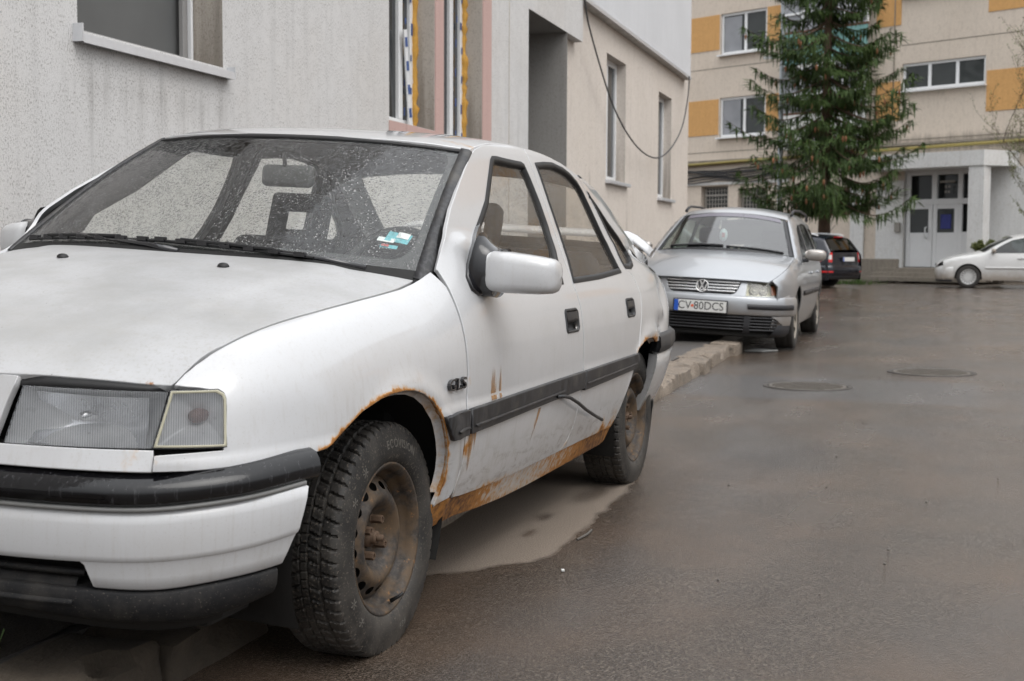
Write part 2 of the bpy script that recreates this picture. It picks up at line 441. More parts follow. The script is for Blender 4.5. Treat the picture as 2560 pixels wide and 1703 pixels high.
# roof
roof_c = cspline([.78, .86, 1.0, 1.2, 1.5, 1.8, 2.1, 2.3, 2.5, 2.7], [1.345, 1.370, 1.398, 1.418, 1.428, 1.423, 1.398, 1.366, 1.322, 1.265])
rail_z = cspline([.88, .96, 1.1, 1.4, 1.8, 2.0, 2.15, 2.3, 2.45, 2.6, 2.75, 2.9], [1.325, 1.345, 1.371, 1.393, 1.387, 1.366, 1.334, 1.280, 1.205, 1.125, 1.055, 1.02])
def rail_y(x): return side_raw(np.c_[np.atleast_1d(x), rail_z(np.atleast_1d(x)) - .15])[:, 1]
def roof_raw(xy):
    xy = np.atleast_2d(np.asarray(xy, float)); x, y = xy[:, 0], xy[:, 1]
    q = np.abs(y) / rail_y(np.clip(x, .88, 2.6))
    zc = roof_c(x)
    return np.c_[x, y, zc - (zc - rail_z(x)) * (.45 * q ** 2 + .55 * q ** 5)]
def roof(xy, sgn=1):
    xy = np.atleast_2d(np.asarray(xy, float)); e = .002
    P = roof_raw(xy); dx = roof_raw(xy + [e, 0]) - roof_raw(xy - [e, 0]); dy = roof_raw(xy + [0, e]) - roof_raw(xy - [0, e])
    N = np.cross(dx, dy); N /= np.linalg.norm(N, axis=1)[:, None]
    return P, N
# windscreen: u across (-1..1), v up (0..1)
def screen_raw(uv):
    uv = np.atleast_2d(np.asarray(uv, float)); u, v = uv[:, 0], uv[:, 1]
    a = np.abs(u)
    bx = .16 + .19 * a ** 2.2; bz = .972 - .026 * a ** 2.4; by = .705
    tx = .845 + .11 * a ** 2.2; tz = 1.360 - .022 * a ** 2.4; ty = .578
    x = bx + (tx - bx) * v; z = bz + (tz - bz) * v + .022 * np.sin(np.pi * v); y = u * (by + (ty - by) * v)
    return np.c_[x, y, z]
def screen(uv, sgn=1):
    uv = np.atleast_2d(np.asarray(uv, float)); e = .002
    P = screen_raw(uv); du = screen_raw(uv + [e, 0]) - screen_raw(uv - [e, 0]); dv = screen_raw(uv + [0, e]) - screen_raw(uv - [0, e])
    N = np.cross(dv, du); N /= np.linalg.norm(N, axis=1)[:, None]
    N *= np.sign(N[:, 2:3])
    return P, N
# nose plan curve: half width y -> x, used by bumper, lamps and panels between them
nose_x = cspline([0, .2, .38, .5, .6, .68, .74, .785, .82, .845, .858], [-.862, -.857, -.838, -.812, -.775, -.725, -.665, -.59, -.50, -.40, -.30])
_py = np.linspace(0, .845, 400); _px = nose_x(_py)
_pt = np.r_[0, np.cumsum(np.hypot(np.diff(_py), np.diff(_px)))]
PLAN_END = _pt[-1]
def plan(t):
    """nose outline in plan: arc length from the centre line -> x, half width, outward normal"""
    t = np.asarray(t, float); a = np.abs(t)
    y = np.interp(a, _pt, _py); x = np.interp(a, _pt, _px)
    over = np.maximum(a - PLAN_END, 0); x = x + over * .985; y = y + over * .15
    d = .004
    def raw(b):
        o = np.maximum(b - PLAN_END, 0)
        return np.interp(b, _pt, _px) + o * .985, np.interp(b, _pt, _py) + o * .15
    x1, y1 = raw(a + d); x0, y0 = raw(np.maximum(a - d, 0))
    tx, ty = x1 - x0, y1 - y0
    tx = np.where(a < .02, 0, tx)
    L = np.hypot(tx, ty); nx, ny = -ty / L, tx / L
    return x, y * np.sign(t + 1e-12), nx, ny * np.sign(t + 1e-12)
def sweep(tz, off):
    """point on the nose at arc length t and height z, pushed out by off"""
    tz = np.atleast_2d(np.asarray(tz, float)); x, y, nx, ny = plan(tz[:, 0])
    return np.c_[x + nx * off, y + ny * off, tz[:, 1]]
def nose_raw(tz, rake=.30):
    tz = np.atleast_2d(np.asarray(tz, float))
    return sweep(tz, -rake * (tz[:, 1] - .59))
def nose(tz, sgn=1):
    tz = np.atleast_2d(np.asarray(tz, float)); e = .003
    P = nose_raw(tz); a = nose_raw(tz + [e, 0]) - nose_raw(tz - [e, 0]); b = nose_raw(tz + [0, e]) - nose_raw(tz - [0, e])
    N = np.cross(a, b); N /= np.linalg.norm(N, axis=1)[:, None]
    c = np.sign(-N[:, 0:1] + 1e-6); return P, N * c
# ================================================================ materials
def paint_mat(name, color, old=1.0):
    g = G(name); co = g.coord()
    rust, grime = g.attr('rust'), g.attr('grime')
    n1 = g.noise(co, 46, 5, .6)
    rm = g.math('ADD', rust, g.math('MULTIPLY', g.math('SUBTRACT', n1, .5), .85))
    mask = g.ramp01(rm, .44, .64)
    halo = g.math('MULTIPLY', g.ramp01(rm, .22, .56), .62)
    st = g.noise(g.coord(scale=(75, 75, 2.2)), 1.0, 3, .6)
    streak = g.math('MULTIPLY', g.ramp01(st, .50, .78), grime)
    big = g.noise(co, 6.5, 4, .65)
    blot = g.math('MULTIPLY', g.ramp01(big, .45, .72), grime)
    specks = g.ramp01(g.voro(co, 48), .060, .035)
    chips = g.math('MULTIPLY', g.math('MULTIPLY', specks, g.ramp01(big, .52, .58)), .7 * old)
    fine = g.ramp01(g.noise(co, 190, 3, .7), .56, .70)
    c = g.mix(g.math('MULTIPLY', fine, .24), color, (.33, .30, .26))
    c = g.mix(g.math('MULTIPLY', streak, .46), c, (.30, .255, .20))
    smear = g.math('MULTIPLY', g.ramp01(g.noise(g.coord(scale=(11, 11, 26)), 1.0, 5, .7, .4), .48, .66), g.ramp01(grime, .55, 1.0))
    c = g.mix(g.math('MULTIPLY', smear, .50), c, (.16, .135, .105))
    c = g.mix(g.math('MULTIPLY', blot, .26), c, (.33, .29, .235))
    c = g.mix(chips, c, (.10, .09, .08))
    c = g.mix(halo, c, (.50, .285, .10))
    rc = g.mix(g.ramp01(rm, .62, 1.0), (.34, .145, .030), (.075, .030, .012))
    c = g.mix(mask, c, rc)
    rough = g.mix(mask, g.n('MapRange', {'Value': big, 'To Min': .22, 'To Max': .44}, 0), .92)
    nrm = g.bump(g.math('MULTIPLY', mask, n1), .6, .002)
    return g.out(g.pbr(c, rough, 0, nrm, coat=g.math('SUBTRACT', 1.0, mask, clamp=True), coat_rough=.06))
M = {}
M['white_paint'] = paint_mat('white_paint', (.52, .525, .535))
def plastic_streaks():
    g = G('faded_black_plastic'); co = g.coord()
    st = g.noise(g.coord(scale=(90, 90, 6)), 1.0, 4, .6); gr = g.noise(co, 260, 3)
    c = g.mix(g.ramp01(st, .42, .66), (.010, .010, .0115), (.042, .043, .047))
    c = g.mix(g.ramp01(g.noise(co, 9, 4), .52, .75), c, (.062, .058, .052))
    return g.out(g.pbr(c, g.n('MapRange', {'Value': st, 'To Min': .30, 'To Max': .62}, 0), 0, g.bump(gr, .25, .0006)))
M['plastic'] = plastic_streaks()
def wet_plastic():
    g = G('wet_black_plastic'); co = g.coord()
    st = g.noise(g.coord(scale=(110, 110, 5)), 1.0, 4, .6)
    c = g.mix(g.ramp01(st, .56, .72), (.004, .004, .005), (.030, .030, .033))
    return g.out(g.pbr(c, g.n('MapRange', {'Value': st, 'From Min': .45, 'From Max': .7, 'To Min': .05, 'To Max': .30}, 0), 0, g.bump(g.noise(co, 60, 3), .12, .002)))
M['wet_plastic'] = wet_plastic()
def lip_plastic():
    g = G('dirty_lower_plastic'); co = g.coord()
    c = g.mix(g.ramp01(g.noise(co, 14, 5, .65), .4, .75), (.009, .009, .010), (.028, .026, .024))
    c = g.mix(g.ramp01(g.noise(co, 210, 4, .7), .62, .70), c, (.12, .105, .085))
    return g.out(g.pbr(c, .62, 0, g.bump(g.noise(co, 420, 3), .4, .001), spec=.25))
M['lip_plastic'] = lip_plastic()
M['rubber_trim'] = simple('rubber_trim', (.008, .008, .0085), .55, var=.3, scale=60)
M['grey_strip'] = simple('grey_bumper_strip', (.19, .19, .185), .4, var=.2, scale=40)
M['gloss_black'] = simple('gloss_black', (.006, .006, .008), .12, var=.2, scale=10, coat=.6)
M['dark_trim'] = simple('interior_dark_trim', (.009, .009, .009), .8, var=.25, scale=40, bump=.15)
M['grey_trim'] = simple('interior_grey_trim', (.055, .057, .056), .65, var=.15, scale=40, bump=.12)
M['headliner'] = simple('headliner_cloth', (.055, .055, .054), .95, var=.1, scale=200, bump=.2)
M['seat_cloth'] = simple('seat_cloth', (.018, .018, .020), .95, var=.35, scale=160, bump=.35)
M['underbody'] = simple('underbody', (.012, .011, .010), .9, var=.4, scale=20, bump=.4)
M['steel'] = simple('bare_steel', (.30, .29, .28), .45, 1.0, var=.2, scale=60, bump=.1)
M['chrome'] = simple('chrome', (.80, .80, .80), .10, 1.0, var=.05, scale=20)
def glass(name, tint, drops=1.0, wet=.5, haze=.05, hazecol=(.5, .52, .52), scale=1.0, f0=.07):
    g = G(name); co = g.coord()
    v1 = g.voro(co, 92 * scale); v2 = g.voro(g.coord(loc=(3.1, 1.7, .4)), 185 * scale)
    gate = g.ramp01(g.noise(co, 9 * scale, 4, .6), .36, .56)
    d1 = g.math('MULTIPLY', g.ramp01(v1, .36, .18), gate); d2 = g.math('MULTIPLY', g.math('MULTIPLY', g.ramp01(v2, .36, .18), .8), g.ramp01(g.noise(g.coord(loc=(7, 3, 1)), 5 * scale, 3), .38, .60))
    run = g.ramp01(g.noise(g.coord(scale=(60 * scale, 60 * scale, 9)), 1.0, 4, .6, .6), .50, .70)
    hgt = g.math('ADD', g.math('ADD', d1, d2), g.math('MULTIPLY', run, wet))
    nrm = g.bump(hgt, .5 * drops, .003)
    fr = g.math('ADD', g.facing(f0), g.math('MULTIPLY', d1, .14 * drops))
    rim = g.math('MULTIPLY', g.math('MULTIPLY', g.ramp01(v1, .20, .30), g.ramp01(v1, .42, .32)), gate)
    dark = g.math('MULTIPLY', g.math('ADD', rim, g.math('MULTIPLY', d2, .75)), .55 * drops, clamp=True)
    tr = g.n('BsdfTransparent', {'Color': g.mix(dark, tint, tuple(k * .25 for k in tint))}, 0)
    rf = g.n('BsdfRefraction', {'Color': (.95, .96, .95, 1), 'Roughness': 0.0, 'IOR': 1.33, 'Normal': g.bump(hgt, 1.0, .010)}, 0)
    tr = g.n('MixShader', {0: g.math('MULTIPLY', g.math('MAXIMUM', d1, g.math('MULTIPLY', g.math('MULTIPLY', d2, gate), 1.3)), .85 * drops, clamp=True), 1: tr, 2: rf}, 0)
    gl = g.n('BsdfGlossy', {'Color': (1, 1, 1, 1), 'Roughness': .02, 'Normal': nrm}, 0)
    df = g.n('BsdfDiffuse', {'Color': (*hazecol, 1)}, 0)
    a = g.n('MixShader', {0: fr, 1: tr, 2: gl}, 0)
    hz = g.math('MULTIPLY', g.ramp01(g.noise(co, 5, 4), .25, .8), haze)
    return g.out(g.n('MixShader', {0: hz, 1: a, 2: df}, 0))
M['screen_glass'] = glass('rainy_windscreen', (.93, .955, .935, 1), 1.0, .55, .012)
M['side_glass'] = glass('dusty_side_glass', (.94, .93, .90, 1), .55, .25, .05, (.46, .40, .34), 1.4)
def lens_mat():
    g = G('ribbed_lamp_glass'); co = g.coord()
    sp = g.sep(g.n('TexCoord').outputs['Object'])
    along = g.math('ADD', g.math('ABSOLUTE', sp.outputs[1]), g.math('MULTIPLY', sp.outputs[0], .75))
    ribs = g.math('ABSOLUTE', g.math('SINE', g.math('MULTIPLY', along, 520)))
    nrm = g.bump(ribs, .55, .003)
    tr = g.n('BsdfTransparent', {'Color': g.mix(ribs, (.62, .63, .64), (1, 1, 1))}, 0)
    gl = g.n('BsdfGlossy', {'Color': (.95, .97, 1, 1), 'Roughness': .10, 'Normal': nrm}, 0)
    fr = g.n('Fresnel', {'IOR': 1.5, 'Normal': nrm}, 0)
    a = g.n('MixShader', {0: g.math('ADD', fr, .08, clamp=True), 1: tr, 2: gl}, 0)
    hz = g.math('MULTIPLY', g.ramp01(g.noise(co, 14, 4), .3, .8), .07)
    return g.out(g.n('MixShader', {0: hz, 1: a, 2: g.n('BsdfDiffuse', {'Color': (.34, .35, .36, 1)}, 0)}, 0))
M['lens'] = lens_mat()
M['reflector'] = simple('lamp_reflector', (.80, .81, .83), .25, .7, var=.2, scale=30)
M['lamp_bowl'] = simple('lamp_housing', (.88, .89, .90), .30, .10, var=.3, scale=22)
M['amber'] = simple('amber_bulb', (.20, .085, .055), .3, var=.2, scale=60)
M['old_seal'] = simple('yellowed_seal', (.42, .40, .30), .6, var=.2, scale=70)
def tyre_mat(name, dust):
    g = G(name); co = g.coord(); n = g.noise(co, 16, 5, .6)
    c = g.mix(g.ramp01(n, .35, .75), (.008, .0075, .007), (.026, .0235, .020))
    c = g.mix(g.math('MULTIPLY', g.ramp01(g.noise(co, 150, 4, .7), .56, .66), dust), c, (.13, .108, .085))
    sp = g.sep(g.n('TexCoord').outputs['Object'])
    low = g.ramp01(sp.outputs[2], .05, -.30)
    c = g.mix(g.math('MULTIPLY', g.math('MULTIPLY', low, g.ramp01(n, .25, .65)), .6), c, (.075, .064, .053))
    c = g.mix(g.math('MULTIPLY', g.ramp01(g.noise(co, 7, 3), .42, .7), .45), c, (.066, .059, .051))
    return g.out(g.pbr(c, g.n('MapRange', {'Value': n, 'To Min': .5, 'To Max': .85}, 0), 0, g.bump(g.noise(co, 240, 4), .3, .0008)))
M['tyre'] = tyre_mat('muddy_tyre', .9)
def rim_mat():
    g = G('rusty_steel_rim'); co = g.coord(); n = g.noise(co, 15, 6, .62); n2 = g.noise(co, 70, 5, .65)
    c = g.mix(g.ramp01(n2, .4, .7), (.034, .029, .026), (.082, .068, .056))
    c = g.mix(g.math('MULTIPLY', g.ramp01(n, .40, .62), .85), c, (.115, .075, .042))
    c = g.mix(g.ramp01(g.noise(co, 34, 5, .7), .60, .68), c, (.21, .11, .045))
    return g.out(g.pbr(c, g.n('MapRange', {'Value': n, 'To Min': .42, 'To Max': .85}, 0), .25, g.bump(n2, .35, .0015)))
M['rim'] = rim_mat()
M['rust_bolt'] = simple('rusty_bolt', (.11, .070, .045), .7, .3, var=.4, scale=120, bump=.4)
def stain_mat():
    g = G('rust_stain'); co = g.coord(); f = g.attr('fade')
    n_ = g.noise(g.coord(scale=(120, 120, 9)), 1.0, 4, .6)
    a = g.ramp01(g.math('ADD', f, g.math('MULTIPLY', g.math('SUBTRACT', n_, .5), 1.1)), .30, .75)
    c = g.mix(g.ramp01(n_, .4, .65), (.42, .21, .055), (.26, .115, .03))
    return g.out(g.n('MixShader', {0: g.math('MULTIPLY', a, .58), 1: g.n('BsdfTransparent', {'Color': (1, 1, 1, 1)}, 0), 2: g.pbr(c, .7)}, 0))
M['rust_stain'] = stain_mat()
M['sticker'] = simple('sticker_white', (.75, .77, .77), .5, var=.05)
M['sticker_teal'] = simple('sticker_teal', (.10, .42, .48), .5, var=.15)
M['sticker_red'] = simple('sticker_red', (.55, .10, .09), .5)
# ================================================================ ground
KA = .043
def kerb_y(x): return -.43 + KA * x
DRY = np.array([(.62, -.40), (.70, -.56), (.86, -.72), (1.00, -.83), (1.15, -.875), (1.6, -.865), (2.1, -.835), (2.55, -.80), (2.8, -.70), (3.0, -.5), (3.0, .2), (.4, .2), (.45, -.2)])
def sdist(poly, pts):
    d = edge_dist(poly, pts); return np.where(inside(poly, pts), d, -d)
def road_mat():
    g = G('wet_asphalt'); co = g.coord()
    dry, patch = g.attr('dry'), g.attr('patch')
    fine = g.noise(co, 190, 4, .78); grit = g.voro(co, 170); cell = g.n('TexVoronoi', {'Vector': co, 'Scale': 165.0}, 'Color', feature='F1'); stone_ = g.n('SeparateColor', {0: cell}, 0); big = g.noise(co, .9, 4, .6); mid = g.noise(co, 5, 4, .6)
    c = g.mix(g.ramp01(fine, .40, .66), (.030, .0225, .017), (.125, .098, .077))
    c = g.mix(g.math('MULTIPLY', g.ramp01(stone_, .62, .95), .42), c, (.190, .158, .130))
    c = g.mix(g.math('MULTIPLY', g.ramp01(stone_, .30, .05), .42), c, (.020, .016, .013))
    c = g.mix(g.math('MULTIPLY', g.ramp01(big, .40, .66), .60), c, (.112, .076, .052))
    c = g.mix(g.math('MULTIPLY', g.ramp01(g.noise(g.coord(scale=(.35, 1.1, 1), loc=(4, 2, 0)), 1.0, 3), .50, .66), .40), c, (.078, .074, .073))
    c = g.mix(g.math('MULTIPLY', patch, .7), c, (.085, .083, .084))
    c = g.mix(g.math('MULTIPLY', g.ramp01(grit, .16, .08), g.ramp01(fine, .50, .62)), c, (.21, .19, .165))
    edge = g.ramp01(g.math('ADD', dry, g.math('MULTIPLY', g.math('SUBTRACT', mid, .5), .10)), -.022, .020)
    spots = g.math('MULTIPLY', edge, g.math('SUBTRACT', 1.0, g.math('MULTIPLY', g.attr('oil'), .78)))
    c = g.mix(spots, c, g.mix(g.ramp01(fine, .35, .65), (.150, .120, .096), (.255, .212, .172)))
    wetn = g.ramp01(g.noise(g.coord(scale=(.5, 1.6, 1)), 1.0, 4, .6), .35, .7)
    r = g.n('MapRange', {'Value': wetn, 'To Min': .10, 'To Max': .30}, 0)
    r = g.mix(spots, r, .85)
    hgt = g.math('ADD', g.math('MULTIPLY', grit, .9), fine)
    st = g.math('SUBTRACT', .52, g.math('MULTIPLY', spots, .2))
    nrm = g.n('Bump', {'Height': hgt, 'Strength': st, 'Distance': .004}, 0)
    return g.out(g.pbr(c, r, 0, nrm, spec=g.math('SUBTRACT', .6, g.math('MULTIPLY', spots, .35))))
M['road'] = road_mat()
gx_ = np.r_[np.linspace(-60, -6, 10), np.arange(-5, -.5, .25), np.arange(-.5, 4.5, .035), np.arange(4.5, 12, .12), np.linspace(12.5, 60, 40), np.linspace(70, 240, 8)]
gy_ = np.r_[np.linspace(-160, -6, 12), np.linspace(-5, -2.2, 16), np.arange(-2.1, .3, .035), np.linspace(.5, 12, 12), np.linspace(20, 160, 10)]
XX, YY = np.meshgrid(gx_, gy_, indexing='ij'); RP = np.c_[XX.ravel(), YY.ravel()]
dryv = sdist(DRY, RP)
dryv = np.maximum(dryv, -.02 - np.hypot((RP[:, 0] - 3.0) / 2.6, (RP[:, 1] + .90) / .8) * .5)   # light smear behind the rear wheel
oil = np.zeros(len(RP))
for ox, oy, rx, ry_ in ((2.25, -.70, .30, .085), (1.72, -.66, .10, .045), (1.42, -.70, .085, .030)):
    oil = np.maximum(oil, np.clip(1.6 - 1.6 * np.hypot((RP[:, 0] - ox) / rx, (RP[:, 1] - oy) / ry_), 0, 1))
patch = np.clip(np.minimum.reduce([(RP[:, 0] - 6.05) / .05, (7.75 - RP[:, 0]) / .05, (RP[:, 1] + 2.35) / .05]), 0, 1)
road = mesh('road', np.c_[RP, np.zeros(len(RP))], grid_faces(len(gx_), len(gy_)), M['road'], attrs={'dry': dryv, 'oil': oil, 'patch': patch}, kind='structure')
tag(road, 'wet brownish grey asphalt road', None)

M['manhole'] = simple('iron_manhole', (.13, .115, .098), .5, .5, var=.4, scale=40, bump=.5)
M['manhole_ring'] = simple('manhole_ring', (.055, .048, .042), .6, .2, var=.3, scale=50)
for (mx_, my_, mr), lb in (((6.99, -1.03, .33), 'round iron manhole cover nearer the kerb and white hatchback'), ((8.53, -1.88, .36), 'round iron manhole cover further out in the road')):
    mh = tag(empty('manhole_cover', (mx_, my_, 0)), lb, 'manhole', 'manhole covers in the road')
    MB().lathe([(mr * .90, .004), (mr * .93, .007), (mr, .007), (mr * 1.01, .001)], 48).build('ring', M['manhole_ring'], mh)
    mb = MB().lathe([(0, .006), (mr * .88, .006), (mr * .885, -.004)], 48)
    mb.build('lid', M['manhole'], mh)
    for k in range(-3, 4):
        w_ = math.sqrt(max(0, (mr * .8) ** 2 - (k * mr * .22) ** 2)); MB().box((k * mr * .22, 0, .008), (mr * .09, 2 * w_, .004)).build('rib', M['manhole'], mh)

# small litter and stones on the road
M['pebble'] = simple('pebble', (.10, .09, .08), .8, var=.4, scale=60)
M['litter'] = simple('pale_litter', (.62, .62, .60), .6, var=.1)
pb = MB(); r2 = random.Random(3)
for k in range(70):
    x = r2.uniform(0.1, 9); y = r2.uniform(-4.2, -.7) if r2.random() < .6 else r2.uniform(-2.2, -.8)
    s_ = r2.uniform(.002, .006)
    bm = bmesh.new(); bmesh.ops.create_icosphere(bm, subdivisions=1, radius=s_)
    pb.add([(x + v.co.x * r2.uniform(.7, 1.4), y + v.co.y, .001 + s_ * .5 + v.co.z * .6) for v in bm.verts], [[v.index for v in f.verts] for f in bm.faces]); bm.free()
tag(pb.build('road_grit', M['pebble']), 'scattered dark grit and pebbles on the wet road', 'grit', kind='stuff')
o = MB().box((.92, -.985, .006), (.018, .010, .005), .4, bevel=.001).build('paper_scrap', M['litter']); tag(o, 'tiny white scrap on the wet road behind the front wheel', 'litter')
o = MB().add([(10.15, -.20, .012), (10.38, -.33, .012), (10.40, -.10, .018), (10.20, -.02, .014), (10.15, -.20, .006), (10.38, -.33, .006), (10.40, -.10, .006), (10.20, -.02, .006)], [(0, 1, 2, 3), (7, 6, 5, 4), (0, 4, 5, 1), (1, 5, 6, 2), (2, 6, 7, 3), (3, 7, 4, 0)]).build('paper_scrap', M['litter']); tag(o, 'white sheet lying by the kerb end under the silver estate', 'litter')
o = MB().tube([(1.36, -.90, .006), (1.44, -.915, .010), (1.53, -.905, .006)], .004, 6).build('twig', M['pebble']); tag(o, 'small dark twig at the edge of the dry patch', 'twig')

# pavement behind the kerb
def pave_mat():
    g = G('worn_pavement_asphalt'); co = g.coord(); f = g.noise(co, 160, 3); b = g.noise(co, 2.2, 5, .6)
    c = g.mix(g.ramp01(f, .35, .7), (.055, .050, .047), (.105, .098, .092)); c = g.mix(g.math('MULTIPLY', g.ramp01(b, .45, .7), .5), c, (.085, .072, .058))
    return g.out(g.pbr(c, .6, 0, g.bump(f, .4, .004)))
M['pavement'] = pave_mat()
PV = [(-8, kerb_y(-8) + .26), (10.0, kerb_y(10.0) + .26), (22, kerb_y(22) + .26), (22, 9), (-8, 9)]
tag(MB().add([(x, y, .108) for x, y in PV] + [(x, y, -.05) for x, y in PV], [(0, 1, 2, 3, 4)] + [(k, 5 + k, 5 + (k + 1) % 5, (k + 1) % 5) for k in range(5)]).build('pavement', M['pavement']), 'asphalt pavement between kerb and building', kind='structure')
# kerb: each stone its own piece
def kerb_mat():
    g = G('broken_concrete_kerb'); co = g.coord(); f = g.noise(co, 60, 5, .65); b = g.noise(co, 7, 5, .6)
    c = g.mix(g.ramp01(f, .3, .7), (.145, .115, .088), (.265, .220, .175)); c = g.mix(g.ramp01(b, .48, .70), c, (.15, .125, .10)); c = g.mix(g.ramp01(g.noise(co, 24, 4), .60, .70), c, (.085, .075, .062))
    return g.out(g.pbr(c, .8, 0, g.bump(f, .6, .008)))
M['kerb'] = kerb_mat()
M['dark_kerb'] = simple('shade_toned_kerb', (.060, .047, .034), .85, var=.5, scale=14, bump=.7, bscale=60, dist=.008)  # shade under the car's front put into the colour of the near stones
kerb = tag(empty('kerb', (0, kerb_y(0), 0), (0, 0, math.atan(KA))), 'worn concrete kerb of separate stones', kind='structure')
def stone(x0, L, seed, top=.112, w=.27):
    r_ = random.Random(seed); bm = bmesh.new(); bmesh.ops.create_cube(bm, size=1)
    bmesh.ops.scale(bm, vec=(L, w, .30), verts=bm.verts)
    bmesh.ops.bevel(bm, geom=bm.edges[:], offset=.028, segments=2, affect='EDGES', profile=.5)
    bmesh.ops.subdivide_edges(bm, edges=[e for e in bm.edges if e.calc_length() > .10], cuts=3, use_grid_fill=True)
    from mathutils import noise
    for v in bm.verts:
        n_ = noise.noise(Vector((v.co.x * 6 + seed * 7.3, v.co.y * 9, v.co.z * 9)))
        n2_ = noise.noise(Vector((v.co.x * 19 + seed, v.co.y * 21, v.co.z * 21)))
        v.co += Vector((n2_ * .006, n_ * .012 + n2_ * .006, n_ * .012 + n2_ * .006))
        if v.co.y < -w * .3 and v.co.z > .08 and n_ > .12: v.co.z -= (n_ - .12) * .16; v.co.y += (n_ - .12) * .10
    bm.verts.index_update()
    V = [v.co + Vector((x0 + L / 2, w / 2, top - .15)) for v in bm.verts]; F = [[v.index for v in f.verts] for f in bm.faces]; bm.free()
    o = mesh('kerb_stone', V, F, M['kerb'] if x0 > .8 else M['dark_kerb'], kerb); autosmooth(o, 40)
    o.rotation_euler = (r_.uniform(-.02, .02), 0, r_.uniform(-.004, .004)); return o
x = -3.0; k = 0
while x < 10.15:
    L = rng.choice((.42, .5, .55, .75, .35)); L = min(L, 10.35 - x)
    stone(x, L - .022, k, .112 + rng.uniform(-.010, .010)); x += L; k += 1
# soil and sprouts by the kerb in the near corner
M['soil'] = simple('soil', (.035, .028, .021), .95, var=.4, scale=30, bump=.8, dist=.01)
bm_ = np.array([(x, y) for x in np.linspace(-1.6, .1, 24) for y in np.linspace(-.16, .10, 6)])
tag(mesh('soil_strip', [(x, y, .112 + .012 * math.sin(7 * x) * math.cos(23 * y) + .006) for x, y in bm_], grid_faces(24, 6), M['soil']), 'dark soil behind the kerb', kind='structure')
M['sprout'] = simple('sprout_green', (.07, .13, .028), .6, var=.3, scale=60)
gb = MB()
for k in range(60):
    x = r2.gauss(-.72, .05); y = -.10 + r2.gauss(0, .02); h_ = r2.uniform(.012, .035); a = r2.uniform(0, 6.28)
    dx, dy = math.cos(a) * .008, math.sin(a) * .008
    gb.add([(x - dy * .3, y + dx * .3, .115), (x + dy * .3, y - dx * .3, .115), (x + dx * 2 + dy * .3, y + dy * 2, .12 + h_), (x + dx * 2, y + dy * 2 + .004, .125 + h_)], [(0, 1, 2, 3)])
tag(gb.build('grass_sprouts', M['sprout']), 'few bright green sprouts in the soil by the kerb', 'grass', kind='stuff')

# ================================================================ building along the pavement
def plaster(name, base, speck, scale=150, streak=.4, warm=None):
    g = G(name); co = g.coord()
    f = g.noise(g.coord(scale=(1, 1, .62)), scale, 4, .7); s_ = g.noise(g.coord(scale=(9, 9, .55)), 1.0, 5, .6); b = g.noise(co, .8, 4)
    c = g.mix(g.ramp01(b, .3, .7), base, tuple(k * .93 for k in base))
    if warm: c = g.mix(g.math('MULTIPLY', g.ramp01(g.noise(co, .55, 4, .6), .42, .68), .6), c, warm)
    c = g.mix(g.math('MULTIPLY', g.ramp01(s_, .48, .72), streak), c, tuple(k * .62 for k in base))
    c = g.mix(g.math('MULTIPLY', g.math('MULTIPLY', g.ramp01(f, .50, .62), g.ramp01(g.noise(co, scale * .12, 3), .22, .60)), .68), c, speck)
    fine = g.noise(co, scale * 2.2, 3)
    c = g.mix(g.math('MULTIPLY', g.ramp01(fine, .40, .62), .26), c, tuple(k * .68 for k in base))
    dirt = g.attr('dirt')
    c = g.mix(g.math('MULTIPLY', g.ramp01(g.math('ADD', dirt, g.math('MULTIPLY', g.math('SUBTRACT', s_, .5), 1.1)), .35, 1.0), .62), c, (.10, .085, .068))
    return g.out(g.pbr(c, .9, 0, g.bump(g.math('ADD', f, fine), .55, .006), spec=.2))
M['grey_plaster'] = plaster('grey_stippled_plaster', (.71, .70, .69), (.20, .185, .17), 110, .26, (.67, .64, .605))
M['beige_plaster'] = plaster('beige_plaster', (.74, .675, .61), (.50, .435, .375), 55, .26, (.70, .63, .56))
M['white_siding'] = plaster('white_siding', (.70, .71, .73), (.60, .60, .61), 60, .12)
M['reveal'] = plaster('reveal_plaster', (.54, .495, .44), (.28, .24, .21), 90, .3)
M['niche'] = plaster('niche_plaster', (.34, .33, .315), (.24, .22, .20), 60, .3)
M['pink'] = plaster('pink_plaster', (.62, .43, .39), (.48, .31, .28), 120, .2)
M['pvc'] = simple('white_pvc', (.80, .81, .82), .3, var=.04, scale=10)
M['grey_frame'] = simple('grey_window_frame', (.27, .265, .26), .5, var=.1, scale=15)
M['tape'] = simple('blue_tape', (.05, .10, .28), .5, var=.15)
M['foam'] = simple('yellow_foam', (.56, .30, .055), .8, var=.25, scale=35, bump=.6)
M['metal_sill'] = simple('metal_sill', (.62, .63, .65), .35, .3, var=.08, scale=20)
def pane_mat(name, c, rough=.05):
    g = G(name); co = g.coord(); n_ = g.noise(co, 1.2, 3)
    col = g.mix(n_, tuple(k * .6 for k in c), tuple(k * 1.4 for k in c))
    return g.out(g.pbr(col, rough, 0, None, spec=.35))
M['dark_pane'] = pane_mat('dark_window_pane', (.030, .033, .035))
M['screen_pane'] = pane_mat('insect_screen_pane', (.12, .123, .122), .5)
BA = .041
bl = tag(empty('apartment_building', (0, 0, 0), (0, 0, BA)), 'grey and beige plastered apartment building along the pavement on the left', 'building')
